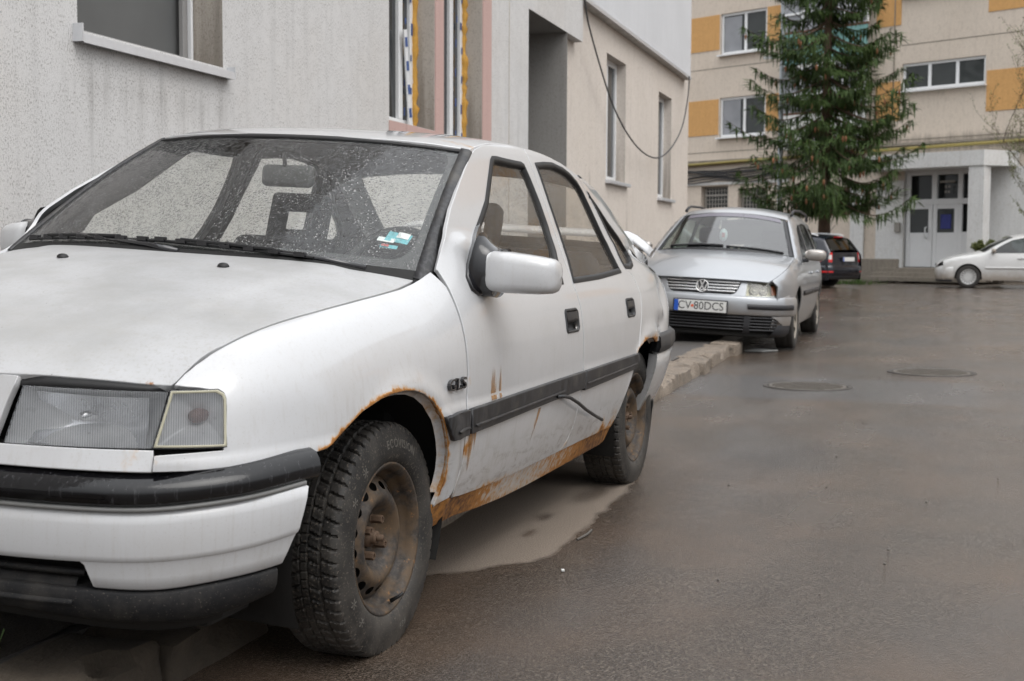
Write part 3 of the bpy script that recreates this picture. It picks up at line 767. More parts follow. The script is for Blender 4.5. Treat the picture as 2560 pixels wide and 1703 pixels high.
def wall_face(name, outline, holes, y, mat, parent, dirt=None, h=.6, out=-1):
    uv, F, loops = tri_domain(np.array(outline, float), [np.array(q, float) for q in holes], h)
    V = np.c_[uv[:, 0], np.full(len(uv), y), uv[:, 1]]
    F = [tuple(f) for f in F]
    a, b, c = [V[i] for i in F[0]]
    if np.sign(np.cross(b - a, c - a)[1]) != out: F = [f[::-1] for f in F]
    at = {'dirt': dirt(V) if dirt else np.zeros(len(V))}
    return mesh(name, V, F, mat, parent, smooth=False, attrs=at)
def rect(x0, x1, z0, z1): return [(x0, z0), (x1, z0), (x1, z1), (x0, z1)]
def reveal(x0, x1, z0, z1, y, dep, mat, parent, name='reveal', sides='lrtb'):
    mb = MB()
    if 'l' in sides: mb.quad((x0, y, z0), (x0, y + dep, z0), (x0, y + dep, z1), (x0, y, z1))
    if 'r' in sides: mb.quad((x1, y, z0), (x1, y, z1), (x1, y + dep, z1), (x1, y + dep, z0))
    if 't' in sides: mb.quad((x0, y, z1), (x0, y + dep, z1), (x1, y + dep, z1), (x1, y, z1))
    if 'b' in sides: mb.quad((x0, y, z0), (x1, y, z0), (x1, y + dep, z0), (x0, y + dep, z0))
    return mb.build(name, mat, parent, attrs={'dirt': [max(0, .8 - 2.5 * (v[2] - z0)) for v in mb.V]})
def grey_dirt(V):
    x, z = V[:, 0], V[:, 2]; d = np.zeros(len(V))
    d = np.maximum(d, .62 * np.clip(1 - np.maximum(0, np.abs(x - 3.36) - .75) / .25, 0, 1) * np.clip((z - 1.3) / .8, 0, 1) * (z < 2.12))
    return d + .10
WA = (2.625, 4.075, 2.13, 3.95); WB = (6.71, 7.74, 2.065, 3.95); WC = (7.96, 9.05, 2.03, 3.95); NI = (10.64, 12.28)
# a finer sheet round the stained window so the stain has room
wall_face('wall', [(-9, 0), (NI[0], 0), (NI[0], 3.63), (13.04, 3.63), (13.04, 9.0), (-9, 9.0)], [rect(*WA), rect(*WB), rect(*WC)], 2.0, M['grey_plaster'], bl, grey_dirt, h=.22)
wall_face('upper_storey', [(13.04, 4.16), (21.2, 4.16), (21.2, 9.0), (13.04, 9.0)], [], 2.0, M['white_siding'], bl, lambda V: np.zeros(len(V)), h=1.5)
B1 = (14.89, 16.15, 2.01, 3.77); B2 = (18.74, 19.95, 1.91, 3.68)
def beige_dirt(V):
    x, z = V[:, 0], V[:, 2]; d = np.full(len(V), .12)
    for cx in (16.25, 13.9, 20.2): d = np.maximum(d, .55 * np.exp(-((x - cx) / .22) ** 2) * (z < 2.0) * np.clip((z + .6) / 2, 0, 1))
    return d + .25 * np.clip((z - 3.7) / .5, 0, 1)
wall_face('lower_wall', [(12.28, 0), (21.73, 0), (21.73, 4.2), (12.28, 4.2)], [rect(*B1), rect(*B2)], 2.12, M['beige_plaster'], bl, beige_dirt, h=.3)
MB().quad((13.04, 2.0, 4.16), (13.04, 2.125, 4.16), (21.2, 2.125, 4.16), (21.2, 2.0, 4.16)).quad((21.2, 2.0, 4.16), (21.2, 2.13, 4.16), (21.2, 2.13, 9.0), (21.2, 2.0, 9.0)).quad((13.04, 2.0, 3.63), (13.04, 2.12, 3.63), (13.04, 2.12, 4.16), (13.04, 2.0, 4.16)).quad((12.28, 2.0, 3.63), (12.28, 2.12, 3.63), (13.04, 2.12, 3.63), (13.04, 2.0, 3.63)).build('soffit', M['grey_plaster'], bl, attrs={'dirt': [.5] * 16})
MB().box((17.1, 1.994, 4.185), (8.2, .02, .05)).build('drip_edge', M['metal_sill'], bl)
MB().quad((21.73, 2.12, 0), (21.73, 12, 0), (21.73, 12, 4.2), (21.73, 2.12, 4.2)).quad((21.2, 2.13, 4.2), (21.2, 12, 4.2), (21.2, 12, 9.0), (21.2, 2.13, 9.0)).quad((-9, 2, 9.0), (21.2, 2, 9.0), (21.2, 12, 9.0), (-9, 12, 9.0)).build('end_wall', M['beige_plaster'], bl, attrs={'dirt': [.2] * 12})
# entrance niche
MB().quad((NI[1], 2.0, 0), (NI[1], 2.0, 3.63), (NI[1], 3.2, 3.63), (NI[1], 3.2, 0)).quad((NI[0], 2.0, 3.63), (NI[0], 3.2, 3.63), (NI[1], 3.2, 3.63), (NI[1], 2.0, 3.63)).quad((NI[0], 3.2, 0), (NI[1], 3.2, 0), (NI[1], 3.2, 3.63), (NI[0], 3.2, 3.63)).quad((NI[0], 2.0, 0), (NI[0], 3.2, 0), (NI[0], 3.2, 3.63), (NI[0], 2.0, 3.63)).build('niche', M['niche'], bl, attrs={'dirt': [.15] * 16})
# corner bead joint line left of the niche
MB().box((9.93, 1.998, 2.6), (.012, .006, 5.2)).build('joint_bead', M['reveal'], bl, attrs={'dirt': [.3] * 8})
# windows
def frame_window(parent, x0, x1, z0, z1, y, name, mats, fw=.07, mull=(), screen=False):
    w = empty(name, ((x0 + x1) / 2, y, z0), parent=parent)
    cx = (x0 + x1) / 2
    def b(n_, a0, a1, b0, b1, d0, d1, mt): return MB().box(((a0 + a1) / 2 - cx, (d0 + d1) / 2, (b0 + b1) / 2 - z0), (a1 - a0, d1 - d0, b1 - b0), bevel=.006).build(n_, mt, w)
    b('frame', x0, x0 + fw, z0, z1, -.03, .03, mats[0]); b('frame', x1 - fw, x1, z0, z1, -.03, .03, mats[0]); b('frame', x0 + fw, x1 - fw, z0, z0 + fw, -.03, .03, mats[0]); b('frame', x0 + fw, x1 - fw, z1 - fw, z1, -.03, .03, mats[0])
    for m_ in mull: b('mullion', m_ - fw * .6, m_ + fw * .6, z0 + fw, z1 - fw, -.032, .03, mats[0])
    MB().quad((x0 + fw - cx, 0, fw), (x1 - fw - cx, 0, fw), (x1 - fw - cx, 0, z1 - z0 - fw), (x0 + fw - cx, 0, z1 - z0 - fw)).build('pane', mats[1], w)
    return w
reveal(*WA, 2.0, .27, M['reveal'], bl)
wa = frame_window(bl, WA[0], WA[1], WA[2] - .02, WA[3], 2.25, 'window', (M['grey_frame'], M['screen_pane']), .085)
MB().box((.612, -.045, .92), (.05, .03, 1.80), bevel=.004).build('screen_frame', M['grey_frame'], wa)
MB().box((.685, -.05, .92), (.022, .03, 1.82), bevel=.003).build('white_bead', M['pvc'], wa)
sl = MB(); sl.add([(WA[0] - .03, 2.22, 2.135), (WA[1] + .045, 2.22, 2.135), (WA[1] + .045, 1.945, 2.105), (WA[0] - .03, 1.945, 2.105), (WA[0] - .03, 1.942, 2.060), (WA[1] + .045, 1.942, 2.060), (WA[0] - .03, 1.955, 2.060), (WA[1] + .045, 1.955, 2.060)], [(0, 3, 2, 1), (3, 4, 5, 2), (4, 6, 7, 5)])
sl.box((WA[0] - .035, 2.06, 2.11), (.012, .235, .09)).box((WA[1] + .05, 2.05, 2.10), (.010, .215, .075))
sl.build('sill', M['metal_sill'], bl)
for W_, nm in ((WB, 'unfinished_window'), (WC, 'unfinished_window')):
    reveal(*W_, 2.0, .26, M['reveal'], bl)
    w = frame_window(bl, W_[0], W_[1] - .02, W_[2], W_[3], 2.22, nm, (M['pvc'], M['dark_pane']), .075, mull=((W_[0] + W_[1]) / 2 + .2,))
    x1 = (W_[1] - W_[0]) / 2 - .02
    for k in range(7):
        zz = .08 + k * .27 + r2.uniform(-.03, .03)
        MB().box((x1 - .045 + r2.uniform(-.02, .02), -.034, zz), (r2.uniform(.02, .035), .004, r2.uniform(.05, .13))).build('tape', M['tape'], w)
        MB().box((x1 - .20 + r2.uniform(-.03, .03), -.036, zz + .05), (r2.uniform(.015, .03), .004, r2.uniform(.03, .08))).build('tape', M['tape'], w)
    pts, rs = [], []
    for k in range(40):
        pts.append((x1 + .02 + r2.uniform(-.008, .008), -.035 + r2.uniform(-.006, .010), k * .047)); rs.append(.030 + r2.uniform(-.006, .016))
    MB().tube(pts, rs, 9).build('foam_bead', M['foam'], w, smooth=True)
    if W_ is WB:
        o = MB().box((0, 0, .40), (.07, .012, .85)).build('hanging_strip', M['pvc'], w); o.location = (x1 - .16, -.07, .02); o.rotation_euler = (0, R(-9), 0)
        for k in range(4):
            o2 = MB().box((0, -.008, .12 + k * .2), (.05, .004, .08)).build('tape', M['tape'], w); o2.location = (x1 - .16, -.07, .02); o2.rotation_euler = (0, R(-9), 0)
for x0, x1, z0, z1 in ((7.745, 7.955, 1.98, 3.95), (9.055, 9.32, 1.75, 3.95), (6.70, 7.74, 1.86, 2.06)):
    MB().box(((x0 + x1) / 2, 1.996, (z0 + z1) / 2), (x1 - x0, .012, z1 - z0)).build('pink_band', M['pink'], bl, attrs={'dirt': [.3] * 8})
for W_ in (B1, B2):
    reveal(*W_, 2.12, .20, M['beige_plaster'], bl)
    frame_window(bl, W_[0], W_[1], W_[2], W_[3], 2.29, 'narrow_window', (M['pvc'], M['dark_pane']), .08, mull=((W_[0] + W_[1]) / 2,))
    MB().box(((W_[0] + W_[1]) / 2 + .05, 2.16, W_[2] - .03), (W_[1] - W_[0] + .16, .22, .05), bevel=.006).build('sill', M['metal_sill'], bl)
M['cable'] = simple('black_cable', (.045, .045, .047), .6, var=.2)
cb = [(12.95, 4.6), (12.98, 4.034), (13.455, 3.675), (14.083, 3.282), (14.618, 2.992), (15.475, 2.709), (16.409, 2.529), (17.429, 2.466), (18.35, 2.549), (19.339, 2.816), (20.183, 3.188), (20.608, 3.616), (20.816, 3.951), (20.83, 4.18)]
cbs = smooth_poly(cb, 2)
cable = MB().tube([(x, 1.965, z) for x, z in cbs], .0115, 8).build('slack_cable', M['cable'], None, smooth=True)
cable.rotation_euler = (0, 0, BA); tag(cable, 'black cable sagging across the beige wall past two narrow windows', 'cable')

# ================================================================ apartment block at the end of the yard
fa = tag(empty('apartment_block', (42, .7, 0), (0, 0, R(62.4 + 180))), 'beige apartment block with orange patches and white entrance canopy at the end of the yard', 'building')
M['far_beige'] = plaster('far_beige_render', (.70, .615, .525), (.56, .485, .41), 9, .22, (.64, .555, .465))
M['far_orange'] = plaster('far_orange_render', (.66, .38, .155), (.58, .33, .13), 9, .2)
M['far_white'] = plaster('far_white_render', (.80, .80, .79), (.66, .65, .62), 9, .2)
M['concrete'] = plaster('stained_concrete', (.29, .26, .22), (.19, .165, .135), 14, .5)
M['yellow_pipe'] = simple('yellow_gas_pipe', (.26, .21, .06), .5, var=.2, scale=4)
M['teal'] = simple('teal_panel', (.16, .34, .32), .35, var=.2, scale=3)
M['brown_frame'] = simple('brown_frame', (.14, .07, .045), .6, var=.2, scale=5)
M['far_glass'] = pane_mat('far_window_glass', (.05, .055, .055), .06)
M['curtain_glass'] = pane_mat('curtained_window', (.28, .29, .31), .15)
M['lattice'] = simple('window_lattice', (.33, .31, .28), .6, var=.1, scale=4)
holes = []
FW = [(-6.93, -4.88, 8.14, 9.62), (-6.93, -4.88, 5.14, 6.58), (.53, 3.42, 6.20, 7.08), (-6.93, -4.88, 11.2, 12.65), (.53, 3.42, 9.25, 10.13), (-7.74, -6.48, 1.9, 3.36), (-6.03, -4.75, 1.9, 3.26), (-3.6, -.56, 2.2, 3.17), (.73, 3.13, .47, 3.62)]
holes = [rect(*w) for w in FW]
def far_dirt(V):
    x, z = V[:, 0], V[:, 2]; d = .12 + .55 * ((z > 4.3) & (z < 4.95)) * (x > -.5)
    for x0, x1, z0, z1 in FW[:5]:
        for cx in (x0, x1, (x0 + x1) / 2): d = np.maximum(d, .62 * np.exp(-((x - cx) / .28) ** 2) * (z < z0) * np.clip(1 - (z0 - z) / 1.3, 0, 1))
    return np.maximum(d, .5 * np.clip((.9 - z) / .9, 0, 1))
wall_face('wall', [(-16, 0), (32, 0), (32, 15.5), (-16, 15.5)], holes, 0, M['far_beige'], fa, far_dirt, h=.32)
for x0, x1, z0, z1 in ((-8.9, -6.98, 8.35, 9.62), (-4.84, -3.95, 8.35, 9.62), (-8.9, -6.98, 5.25, 6.55), (-4.84, -3.95, 5.25, 6.55), (-.45, .46, 8.35, 9.62), (-.42, .48, 5.26, 6.54), (3.47, 7.5, 5.34, 6.59), (3.47, 7.5, 8.38, 9.65), (-8.9, -6.98, 11.4, 12.67), (10, 12.5, 5.3, 6.6), (10, 12.5, 8.4, 9.65), (10, 12.5, 11.4, 12.7), (16, 19, 5.3, 6.6), (16, 19, 8.4, 9.65), (16, 19, 11.4, 12.7), (23, 26, 5.3, 6.6), (23, 26, 8.4, 9.65), (23, 26, 11.4, 12.7)):
    MB().box(((x0 + x1) / 2, -.004, (z0 + z1) / 2), (x1 - x0, .03, z1 - z0)).build('orange_patch', M['far_orange'], fa, attrs={'dirt': [.1] * 8})
def far_window(x0, x1, z0, z1, mull, mats, fw=.09, dep=.10):
    reveal(x0, x1, z0, z1, 0, .14, M['far_beige'], fa)
    w = frame_window(fa, x0, x1, z0, z1, dep, 'window', mats, fw, mull)
    MB().box((0, -.16, -.035), (x1 - x0 + .12, .22, .05)).build('sill', M['pvc'], w); return w
far_window(*FW[0], (-5.85,), (M['pvc'], M['far_glass'])); w = far_window(*FW[1], (-5.85,), (M['pvc'], M['far_glass']))
for zb in (8.14, 5.14):
    MB().box((-6.42, .085, zb + .72), (.78, .01, 1.25)).build('curtain', M['curtain_glass'], fa)
far_window(*FW[2], (1.48, 2.44), (M['pvc'], M['far_glass'])); far_window(*FW[3], (-5.85,), (M['pvc'], M['far_glass'])); far_window(*FW[4], (1.48, 2.44), (M['pvc'], M['far_glass']))
for W_ in FW[5:7]:
    reveal(*W_, 0, .3, M['far_beige'], fa)
    w = frame_window(fa, *W_, .26, 'barred_window', (M['lattice'], M['far_glass']), .07)
    hw = (W_[1] - W_[0]) / 2
    for k in range(1, 9): MB().box((-hw + k * hw / 4.5, -.10, (W_[3] - W_[2]) / 2), (.022, .02, W_[3] - W_[2] - .1)).build('bar', M['lattice'], w)
    for k in range(1, 9): MB().box((0, -.10, k * (W_[3] - W_[2]) / 9), (2 * hw - .1, .02, .06 if k == 7 else .022)).build('bar', M['lattice'], w)
reveal(*FW[7], 0, .2, M['brown_frame'], fa); frame_window(fa, *FW[7], .1, 'shop_window', (M['brown_frame'], M['far_glass']), .12, mull=(-2.1,))
# loggia column
for z0 in (4.6, 7.37, 10.4):
    lg = empty('loggia', (-2.2, 0, z0), parent=fa)
    MB().box((0, -.45, .55), (3.4, .06, 1.05)).build('parapet', M['teal'] if z0 > 5 else M['far_white'], lg, attrs={'dirt': [.1] * 8})
    MB().box((0, -.45, 1.12), (3.46, .09, .07)).build('rail', M['brown_frame'], lg)
    MB().box((0, -.22, -.05), (3.46, .55, .12)).build('slab', M['far_white'], lg, attrs={'dirt': [.2] * 8})
    for k in range(5): MB().box((-1.68 + k * .84, -.45, 1.95), (.09, .07, 1.6)).build('post', M['pvc'], lg)
    MB().box((0, -.45, 1.75), (3.4, .06, .07)).build('transom', M['pvc'], lg)
    MB().quad((-1.68, -.43, 1.15), (1.68, -.43, 1.15), (1.68, -.43, 2.75), (-1.68, -.43, 2.75)).build('pane', M['curtain_glass'], lg)
for zz in (4.62, 7.68, 10.74):
    for cx, w_ in ((-6.4, 4.9), (5.4, 9.8)): MB().box((cx, -.002, zz), (w_, .008, .03)).build('panel_joint', M['concrete'], fa, attrs={'dirt': [.3] * 8})
# ledge, gas pipe and cable runs
MB().box((-6.2, -.07, 4.27), (9.0, .14, .10)).box((4.2, -.07, 4.47), (9.2, .14, .08)).build('ledge', M['concrete'], fa, attrs={'dirt': [.5] * 16})
MB().tube([(-12, -.16, 4.10), (-4.75, -.16, 4.24), (-.26, -.16, 4.31), (9, -.16, 4.42)], .055, 8).build('gas_pipe', M['yellow_pipe'], fa, smooth=True)
for k in range(7):
    pts = []
    for i in range(24):
        x = -12 + i * .36; pts.append((x, -.05 - .02 * k % .07, 3.98 - k * .075 + .05 * math.sin(x * (1.1 + .23 * k) + k) + r2.uniform(-.015, .015)))
    MB().tube(pts, .022 + .012 * (k % 3 == 1), 6).build('cable_run', M['cable'], fa, smooth=True)
MB().box((-6.4, -.03, 3.46), (5.2, .05, .10)).build('lintel_band', M['far_white'], fa, attrs={'dirt': [.3] * 8})
MB().tube([(.24, -.03, 4.4), (.24, -.03, 12)], .02, 6).build('conduit', M['concrete'], fa)
# entrance
MB().box((-1.0, -.03, 1.75), (.52, .08, 2.9)).build('pilaster', M['far_white'], fa, attrs={'dirt': [.25] * 8})
MB().box((.22, -.02, 1.85), (1.0, .06, 2.9)).build('white_wall', M['far_white'], fa, attrs={'dirt': [.2] * 8})
MB().box((4.55, -.02, 1.85), (2.7, .06, 3.5)).build('white_wall', M['far_white'], fa, attrs={'dirt': [.2] * 8})
cv = MB(); c0 = [(-.3, 0), (.1, -1.35), (4.15, -1.35), (4.6, 0)]
cv.add([(x, y, 3.60) for x, y in c0] + [(x, y, 4.06) for x, y in c0], [(0, 1, 2, 3), (7, 6, 5, 4), (0, 4, 5, 1), (1, 5, 6, 2), (2, 6, 7, 3)])
cv.build('canopy', M['far_white'], fa, attrs={'dirt': [.25] * 8})
MB().box((3.9, -1.1, 1.98), (.50, .42, 3.24)).build('canopy_pillar', M['far_white'], fa, attrs={'dirt': [.15] * 8})
MB().quad((.73, .35, .47), (3.13, .35, .47), (3.13, .35, 3.62), (.73, .35, 3.62)).build('hall', M['far_glass'], fa)
reveal(*FW[8], 0, .35, M['far_white'], fa)
dr = empty('entrance_door', (1.93, .12, .47), parent=fa)
def dbox(n_, x0, x1, z0, z1, mt=None, y0=-.04, y1=.04): return MB().box(((x0 + x1) / 2 - 1.93, (y0 + y1) / 2, (z0 + z1) / 2 - .47), (x1 - x0, y1 - y0, z1 - z0), bevel=.01).build(n_, mt or M['pvc'], dr)
for x0, x1 in ((.73, .90), (1.66, 1.84), (2.56, 2.72), (3.04, 3.13)): dbox('frame', x0, x1, 2.55, 3.62)
dbox('frame', .90, 1.66, 3.45, 3.62); dbox('frame', 1.84, 2.56, 3.45, 3.62); dbox('frame', 2.72, 3.04, 3.45, 3.62)
dbox('frame', .73, 3.13, 2.50, 2.68, y0=-.05)
for x0, x1 in ((.76, 1.70), (1.72, 2.60)):
    dbox('leaf', x0, x0 + .14, .49, 2.50); dbox('leaf', x1 - .14, x1, .49, 2.50); dbox('leaf', x0 + .14, x1 - .14, 2.36, 2.50); dbox('leaf', x0 + .14, x1 - .14, .49, 1.60, y0=-.03, y1=.03)
    dbox('pane', x0 + .14, x1 - .14, 1.60, 2.36, M['far_glass'], 0, .01)
dbox('side_light', 2.66, 3.13, .49, 1.62, y0=-.03, y1=.03); dbox('frame', 2.60, 2.72, .49, 2.50)
dbox('poster', 1.98, 2.34, 1.72, 2.18, simple('blue_poster', (.03, .04, .22), .5, var=.3, scale=8), -.012, -.006)
o = MB().tube([(-.42, -.05, .95), (-.42, -.14, .98), (-.42, -.14, 1.28), (-.42, -.05, 1.31)], .025, 8).build('handle', M['pvc'], dr, smooth=True)
for x_, zz, w_, h_ in ((.27, 3.22, .52, .07), (.22, 3.06, .07, .09), (.34, 3.06, .07, .08), (.22, 2.90, .07, .08), (.33, 2.90, .06, .08)):
    MB().box((x_, -.046, zz - .47), (w_, .002, h_)).build('faint_marking', M['lattice'], dr)
MB().box((.55, -.09, 1.78), (.20, .10, .32), bevel=.02).build('intercom', M['lattice'], fa)
MB().box((.35, -1.05, .38), (1.62, .20, .74), bevel=.015).build('parapet_wall', M['concrete'], fa, attrs=None)
for k in range(3):
    MB().box((2.4, -.75 - .16 * k, .40 - .13 * k - .07 + .065), (3.6, 1.3 + .32 * k, .13)).build('step', M['concrete'], fa)
# ================================================================ lamp pole
M['galv'] = simple('galvanised_pole', (.30, .32, .34), .5, .4, var=.15, scale=8)
PX, PY = 37.4, 3.50
pole = tag(empty('lamp_pole', (PX, PY, 0)), 'slim grey metal pole beside the spruce', 'pole')
MB().lathe([(.10, 0), (.10, 1.2), (.075, 1.25), (.062, 9.5), (0, 9.5)], 16).build('shaft', M['galv'], pole, smooth=True)
MB().box((0, .18, 6.85), (.07, .75, .08), bevel=.008).build('cross_arm', M['pvc'], pole)
wire = MB().tube([(32.0, 5.2, 9.6), (34, 3.6, 8.3), (37, 1.8, 7.0), (41.6, .4, 5.9)], .014, 6).build('overhead_wire', M['cable'], None, smooth=True)
tag(wire, 'thin overhead wire running from the pole towards the facade', 'wire')

# ================================================================ spruce
def needle_mat():
    g = G('spruce_needles'); co = g.coord(); n_ = g.noise(co, 1.3, 4); f = g.noise(co, 9, 3); v = g.attr('tip')
    c = g.mix(g.ramp01(n_, .3, .7), (.022, .044, .012), (.048, .086, .020)); c = g.mix(g.math('MULTIPLY', v, .8), c, (.092, .140, .028)); c = g.mix(g.math('MULTIPLY', g.ramp01(f, .55, .7), .4), c, (.060, .095, .022))
    return g.out(g.pbr(c, .6, 0, None, spec=.3))
M['needles'] = needle_mat()
M['bark'] = simple('spruce_bark', (.115, .075, .05), .9, var=.35, scale=9, bump=.7, dist=.03)
M['cone'] = simple('spruce_cone', (.26, .115, .055), .7, var=.3, scale=30)
TX, TY = 36.0, 1.98
tree = tag(empty('spruce_tree', (TX, TY, 0)), 'tall dark green spruce with hanging brown cones in front of the far block', 'tree')
MB().tube([(0, 0, 0), (.02, .02, 2.5), (-.02, .02, 6), (0, 0, 15.5)], [.20, .165, .12, .02], 12).build('trunk', M['bark'], tree, smooth=True)
NV, NF, NT, cones = [], [], [], []
tr = random.Random(11)
def frond(p, d, L, w, tipv):
    """one flat spray: a bent blade of three quads"""
    side_ = d.cross(Vector((0, 0, 1))); side_ = side_.normalized() if side_.length > .01 else Vector((1, 0, 0))
    side_ = (side_ * math.cos(tr.uniform(-1, 1)) + Vector((0, 0, 1)) * math.sin(tr.uniform(-.9, .9))).normalized()
    b = len(NV); n_ = 3; q = p.copy(); dd = d.copy()
    for i in range(n_ + 1):
        wi = w * (1 - (i / n_) ** 1.6 * .85) * (.6 if i == 0 else 1)
        NV.append(q + side_ * wi); NV.append(q - side_ * wi); NT.extend([tipv * i / n_] * 2)
        q = q + dd * (L / n_); dd = (dd + Vector((0, 0, -.16))).normalized()
    for i in range(n_): NF.append((b + 2 * i, b + 2 * i + 1, b + 2 * i + 3, b + 2 * i + 2))
z = 2.70
wi = 0
limbs = MB()
while z < 10.4:
    tfrac = (z - 2.7) / 13.0
    Rb = (2.80 * (1 - tfrac) ** .65 + .10) * tr.uniform(.86, 1.06) * (.88 if z < 3.1 else 1)
    nb = 7 if z < 8 else 6
    for k in range(nb):
        if tr.random() < .14: continue
        a = k * 2 * math.pi / nb + wi * .7 + tr.uniform(-.35, .35); L = Rb * tr.uniform(.58, 1.16)
        if tr.random() < .10: L *= 1.12
        pts = []; n_ = 14
        for i in range(n_ + 1):
            s_ = i / n_
            dz = -.27 * L * math.sin(s_ * 2.2) * (.75 + .25 * (1 - tfrac)) + .30 * L * max(0, s_ - .55) ** 1.4 * 1.5
            pts.append(Vector((math.cos(a) * L * s_, math.sin(a) * L * s_, z + dz)))
        limbs.tube(pts, [.030 * (1 - .8 * i / n_) for i in range(n_ + 1)], 5)
        dens = 1.0
        for i in range(1, n_ + 1):
            s_ = i / n_; d = (pts[i] - pts[i - 1]).normalized(); sd_ = d.cross(Vector((0, 0, 1))).normalized()
            spread = .42 * L * .36 * (1 - abs(s_ - .45) * .9) + .10
            for j in range(18 if s_ > .25 else 5):
                sgn_ = tr.choice((-1, 1)); off = sd_ * sgn_ * tr.uniform(0, 1) ** .8 * spread
                p = pts[i] - d * tr.uniform(0, L / n_) + off + Vector((0, 0, -abs(off.length) * .35 + tr.uniform(-.05, .05)))
                dd = (d * tr.uniform(.3, 1.1) + sd_ * sgn_ * tr.uniform(.1, .7) + Vector((0, 0, tr.uniform(-.95, .10)))).normalized()
                frond(p, dd, tr.uniform(.12, .30), tr.uniform(.013, .027), tr.random() * (.4 + .6 * s_))
            if i > 3:
                for j in range(4):      # hanging twigs
                    p = pts[i] + sd_ * tr.uniform(-1, 1) * spread * .6
                    frond(p, Vector((tr.uniform(-.2, .2), tr.uniform(-.2, .2), -1)).normalized(), tr.uniform(.18, .46), tr.uniform(.022, .04), tr.random() * .6)
        if tr.random() < .62 and z > 2.8:
            for _ in range(tr.choice((1, 2, 3))):
                i = tr.randint(7, n_); cones.append(pts[i] + Vector((tr.uniform(-.15, .15), tr.uniform(-.15, .15), -.12)))
    z += tr.uniform(.33, .47)
    wi += 1
crown = mesh('crown', NV, NF, M['needles'], tree, smooth=False, attrs={'tip': NT})
limbs.build('limbs', M['bark'], tree, kind='stuff')
cm_ = MB().lathe([(.006, .0), (.028, -.03), (.034, -.07), (.026, -.13), (.006, -.17)], 8)
first = None
for p in cones:
    if first is None: first = cm_.build('cone', M['cone'], tree, smooth=True); o = first
    else: o = first.copy(); COL.objects.link(o); o.parent = tree
    o.location = p
print('spruce faces', len(NF), 'cones', len(cones))

# ================================================================ bare shrub at the right edge, low bush, weeds
M['twig'] = simple('grey_brown_twig', (.085, .065, .045), .9, var=.3, scale=20)
def young_mat():
    g = G('young_leaves'); co = g.coord(); n_ = g.noise(co, 4, 3)
    return g.out(g.pbr(g.mix(n_, (.075, .095, .022), (.15, .16, .05)), .6))
M['young'] = young_mat()
def shrub(name, loc, h_, w_, nst, leaves, label, cat, seed, lean=(0, 0), leafsize=.03):
    r_ = random.Random(seed); s_ = tag(empty(name, loc), label, cat); st = MB(); LV, LF = [], []
    def grow(p, d, L, rad, lev):
        pts = [p]; q = p.copy(); dd = d.copy(); n_ = 6
        for i in range(n_):
            dd = (dd + Vector((r_.uniform(-.18, .18), r_.uniform(-.18, .18), r_.uniform(-.05, .14)))).normalized(); q = q + dd * L / n_; pts.append(q.copy())
            if lev < 3 and i > 0 and r_.random() < .8:
                bd = (dd + Vector((r_.uniform(-1, 1), r_.uniform(-1, 1), r_.uniform(-.2, .7)))).normalized(); grow(q.copy(), bd, L * r_.uniform(.35, .6), rad * .5, lev + 1)
            if lev >= 1:
                for _ in range(leaves):
                    c = q + Vector((r_.uniform(-.06, .06), r_.uniform(-.06, .06), r_.uniform(-.05, .05))); u_ = Vector((r_.uniform(-1, 1), r_.uniform(-1, 1), r_.uniform(-1, 1))).normalized() * leafsize; v_ = u_.orthogonal().normalized() * leafsize * .6
                    b = len(LV); LV.extend([c - u_, c - v_, c + u_, c + v_]); LF.append((b, b + 1, b + 2, b + 3))
        st.tube(pts, [max(.004, rad * (1 - .7 * i / n_)) for i in range(n_ + 1)], 5)
    for k in range(nst):
        grow(Vector((r_.uniform(-.2, .2) * w_, r_.uniform(-.2, .2) * w_, 0)), Vector((r_.uniform(-.35, .35) * w_ + lean[0], r_.uniform(-.35, .35) * w_ + lean[1], 1)).normalized(), h_ * r_.uniform(.8, 1.1), .022, 0)
    st.build('stems', M['twig'], s_)
    if LV: mesh('leaves', LV, LF, M['young'], s_, smooth=False)
    return s_
shrub('bare_shrub', (33.5, -4.75, 0), 4.6, 1.0, 5, 1, 'bare twiggy shrub with first leaves at the right edge', 'shrub', 5, (0, .12))
shrub('low_bush', (37.4, -2.75, .1), 0.75, 1.2, 12, 6, 'low yellow green bush behind the white compact car', 'bush', 9, leafsize=.05)
gw = MB()
for k in range(240):
    x = 38.0 + r2.gauss(0, .35); y = 1.35 + r2.gauss(0, .35); hh = r2.uniform(.06, .22); a = r2.uniform(0, 6.28)
    gw.add([(x - .02, y, 0), (x + .02 * math.cos(a), y + .03 * math.sin(a), 0), (x + .08 * math.cos(a), y + .08 * math.sin(a), hh)], [(0, 1, 2)])
tag(gw.build('weeds', M['sprout']), 'patch of green weeds beside the low concrete wall', 'weeds', kind='stuff')
# ================================================================ the old white hatchback
PHI = .054                                     # its right wheels stand on the kerb, so the body leans
PIV = Vector((0, -.80, .29))
ROT = Matrix.Rotation(PHI, 3, 'X')
car = empty('parked_hatchback', tuple(PIV - ROT @ PIV), (PHI, 0, 0))
tag(car, 'rusty white old hatchback with bare steel wheels, nearest to the camera', 'car')
def to_car(p): return ROT.transposed() @ (Vector(p) - PIV) + PIV

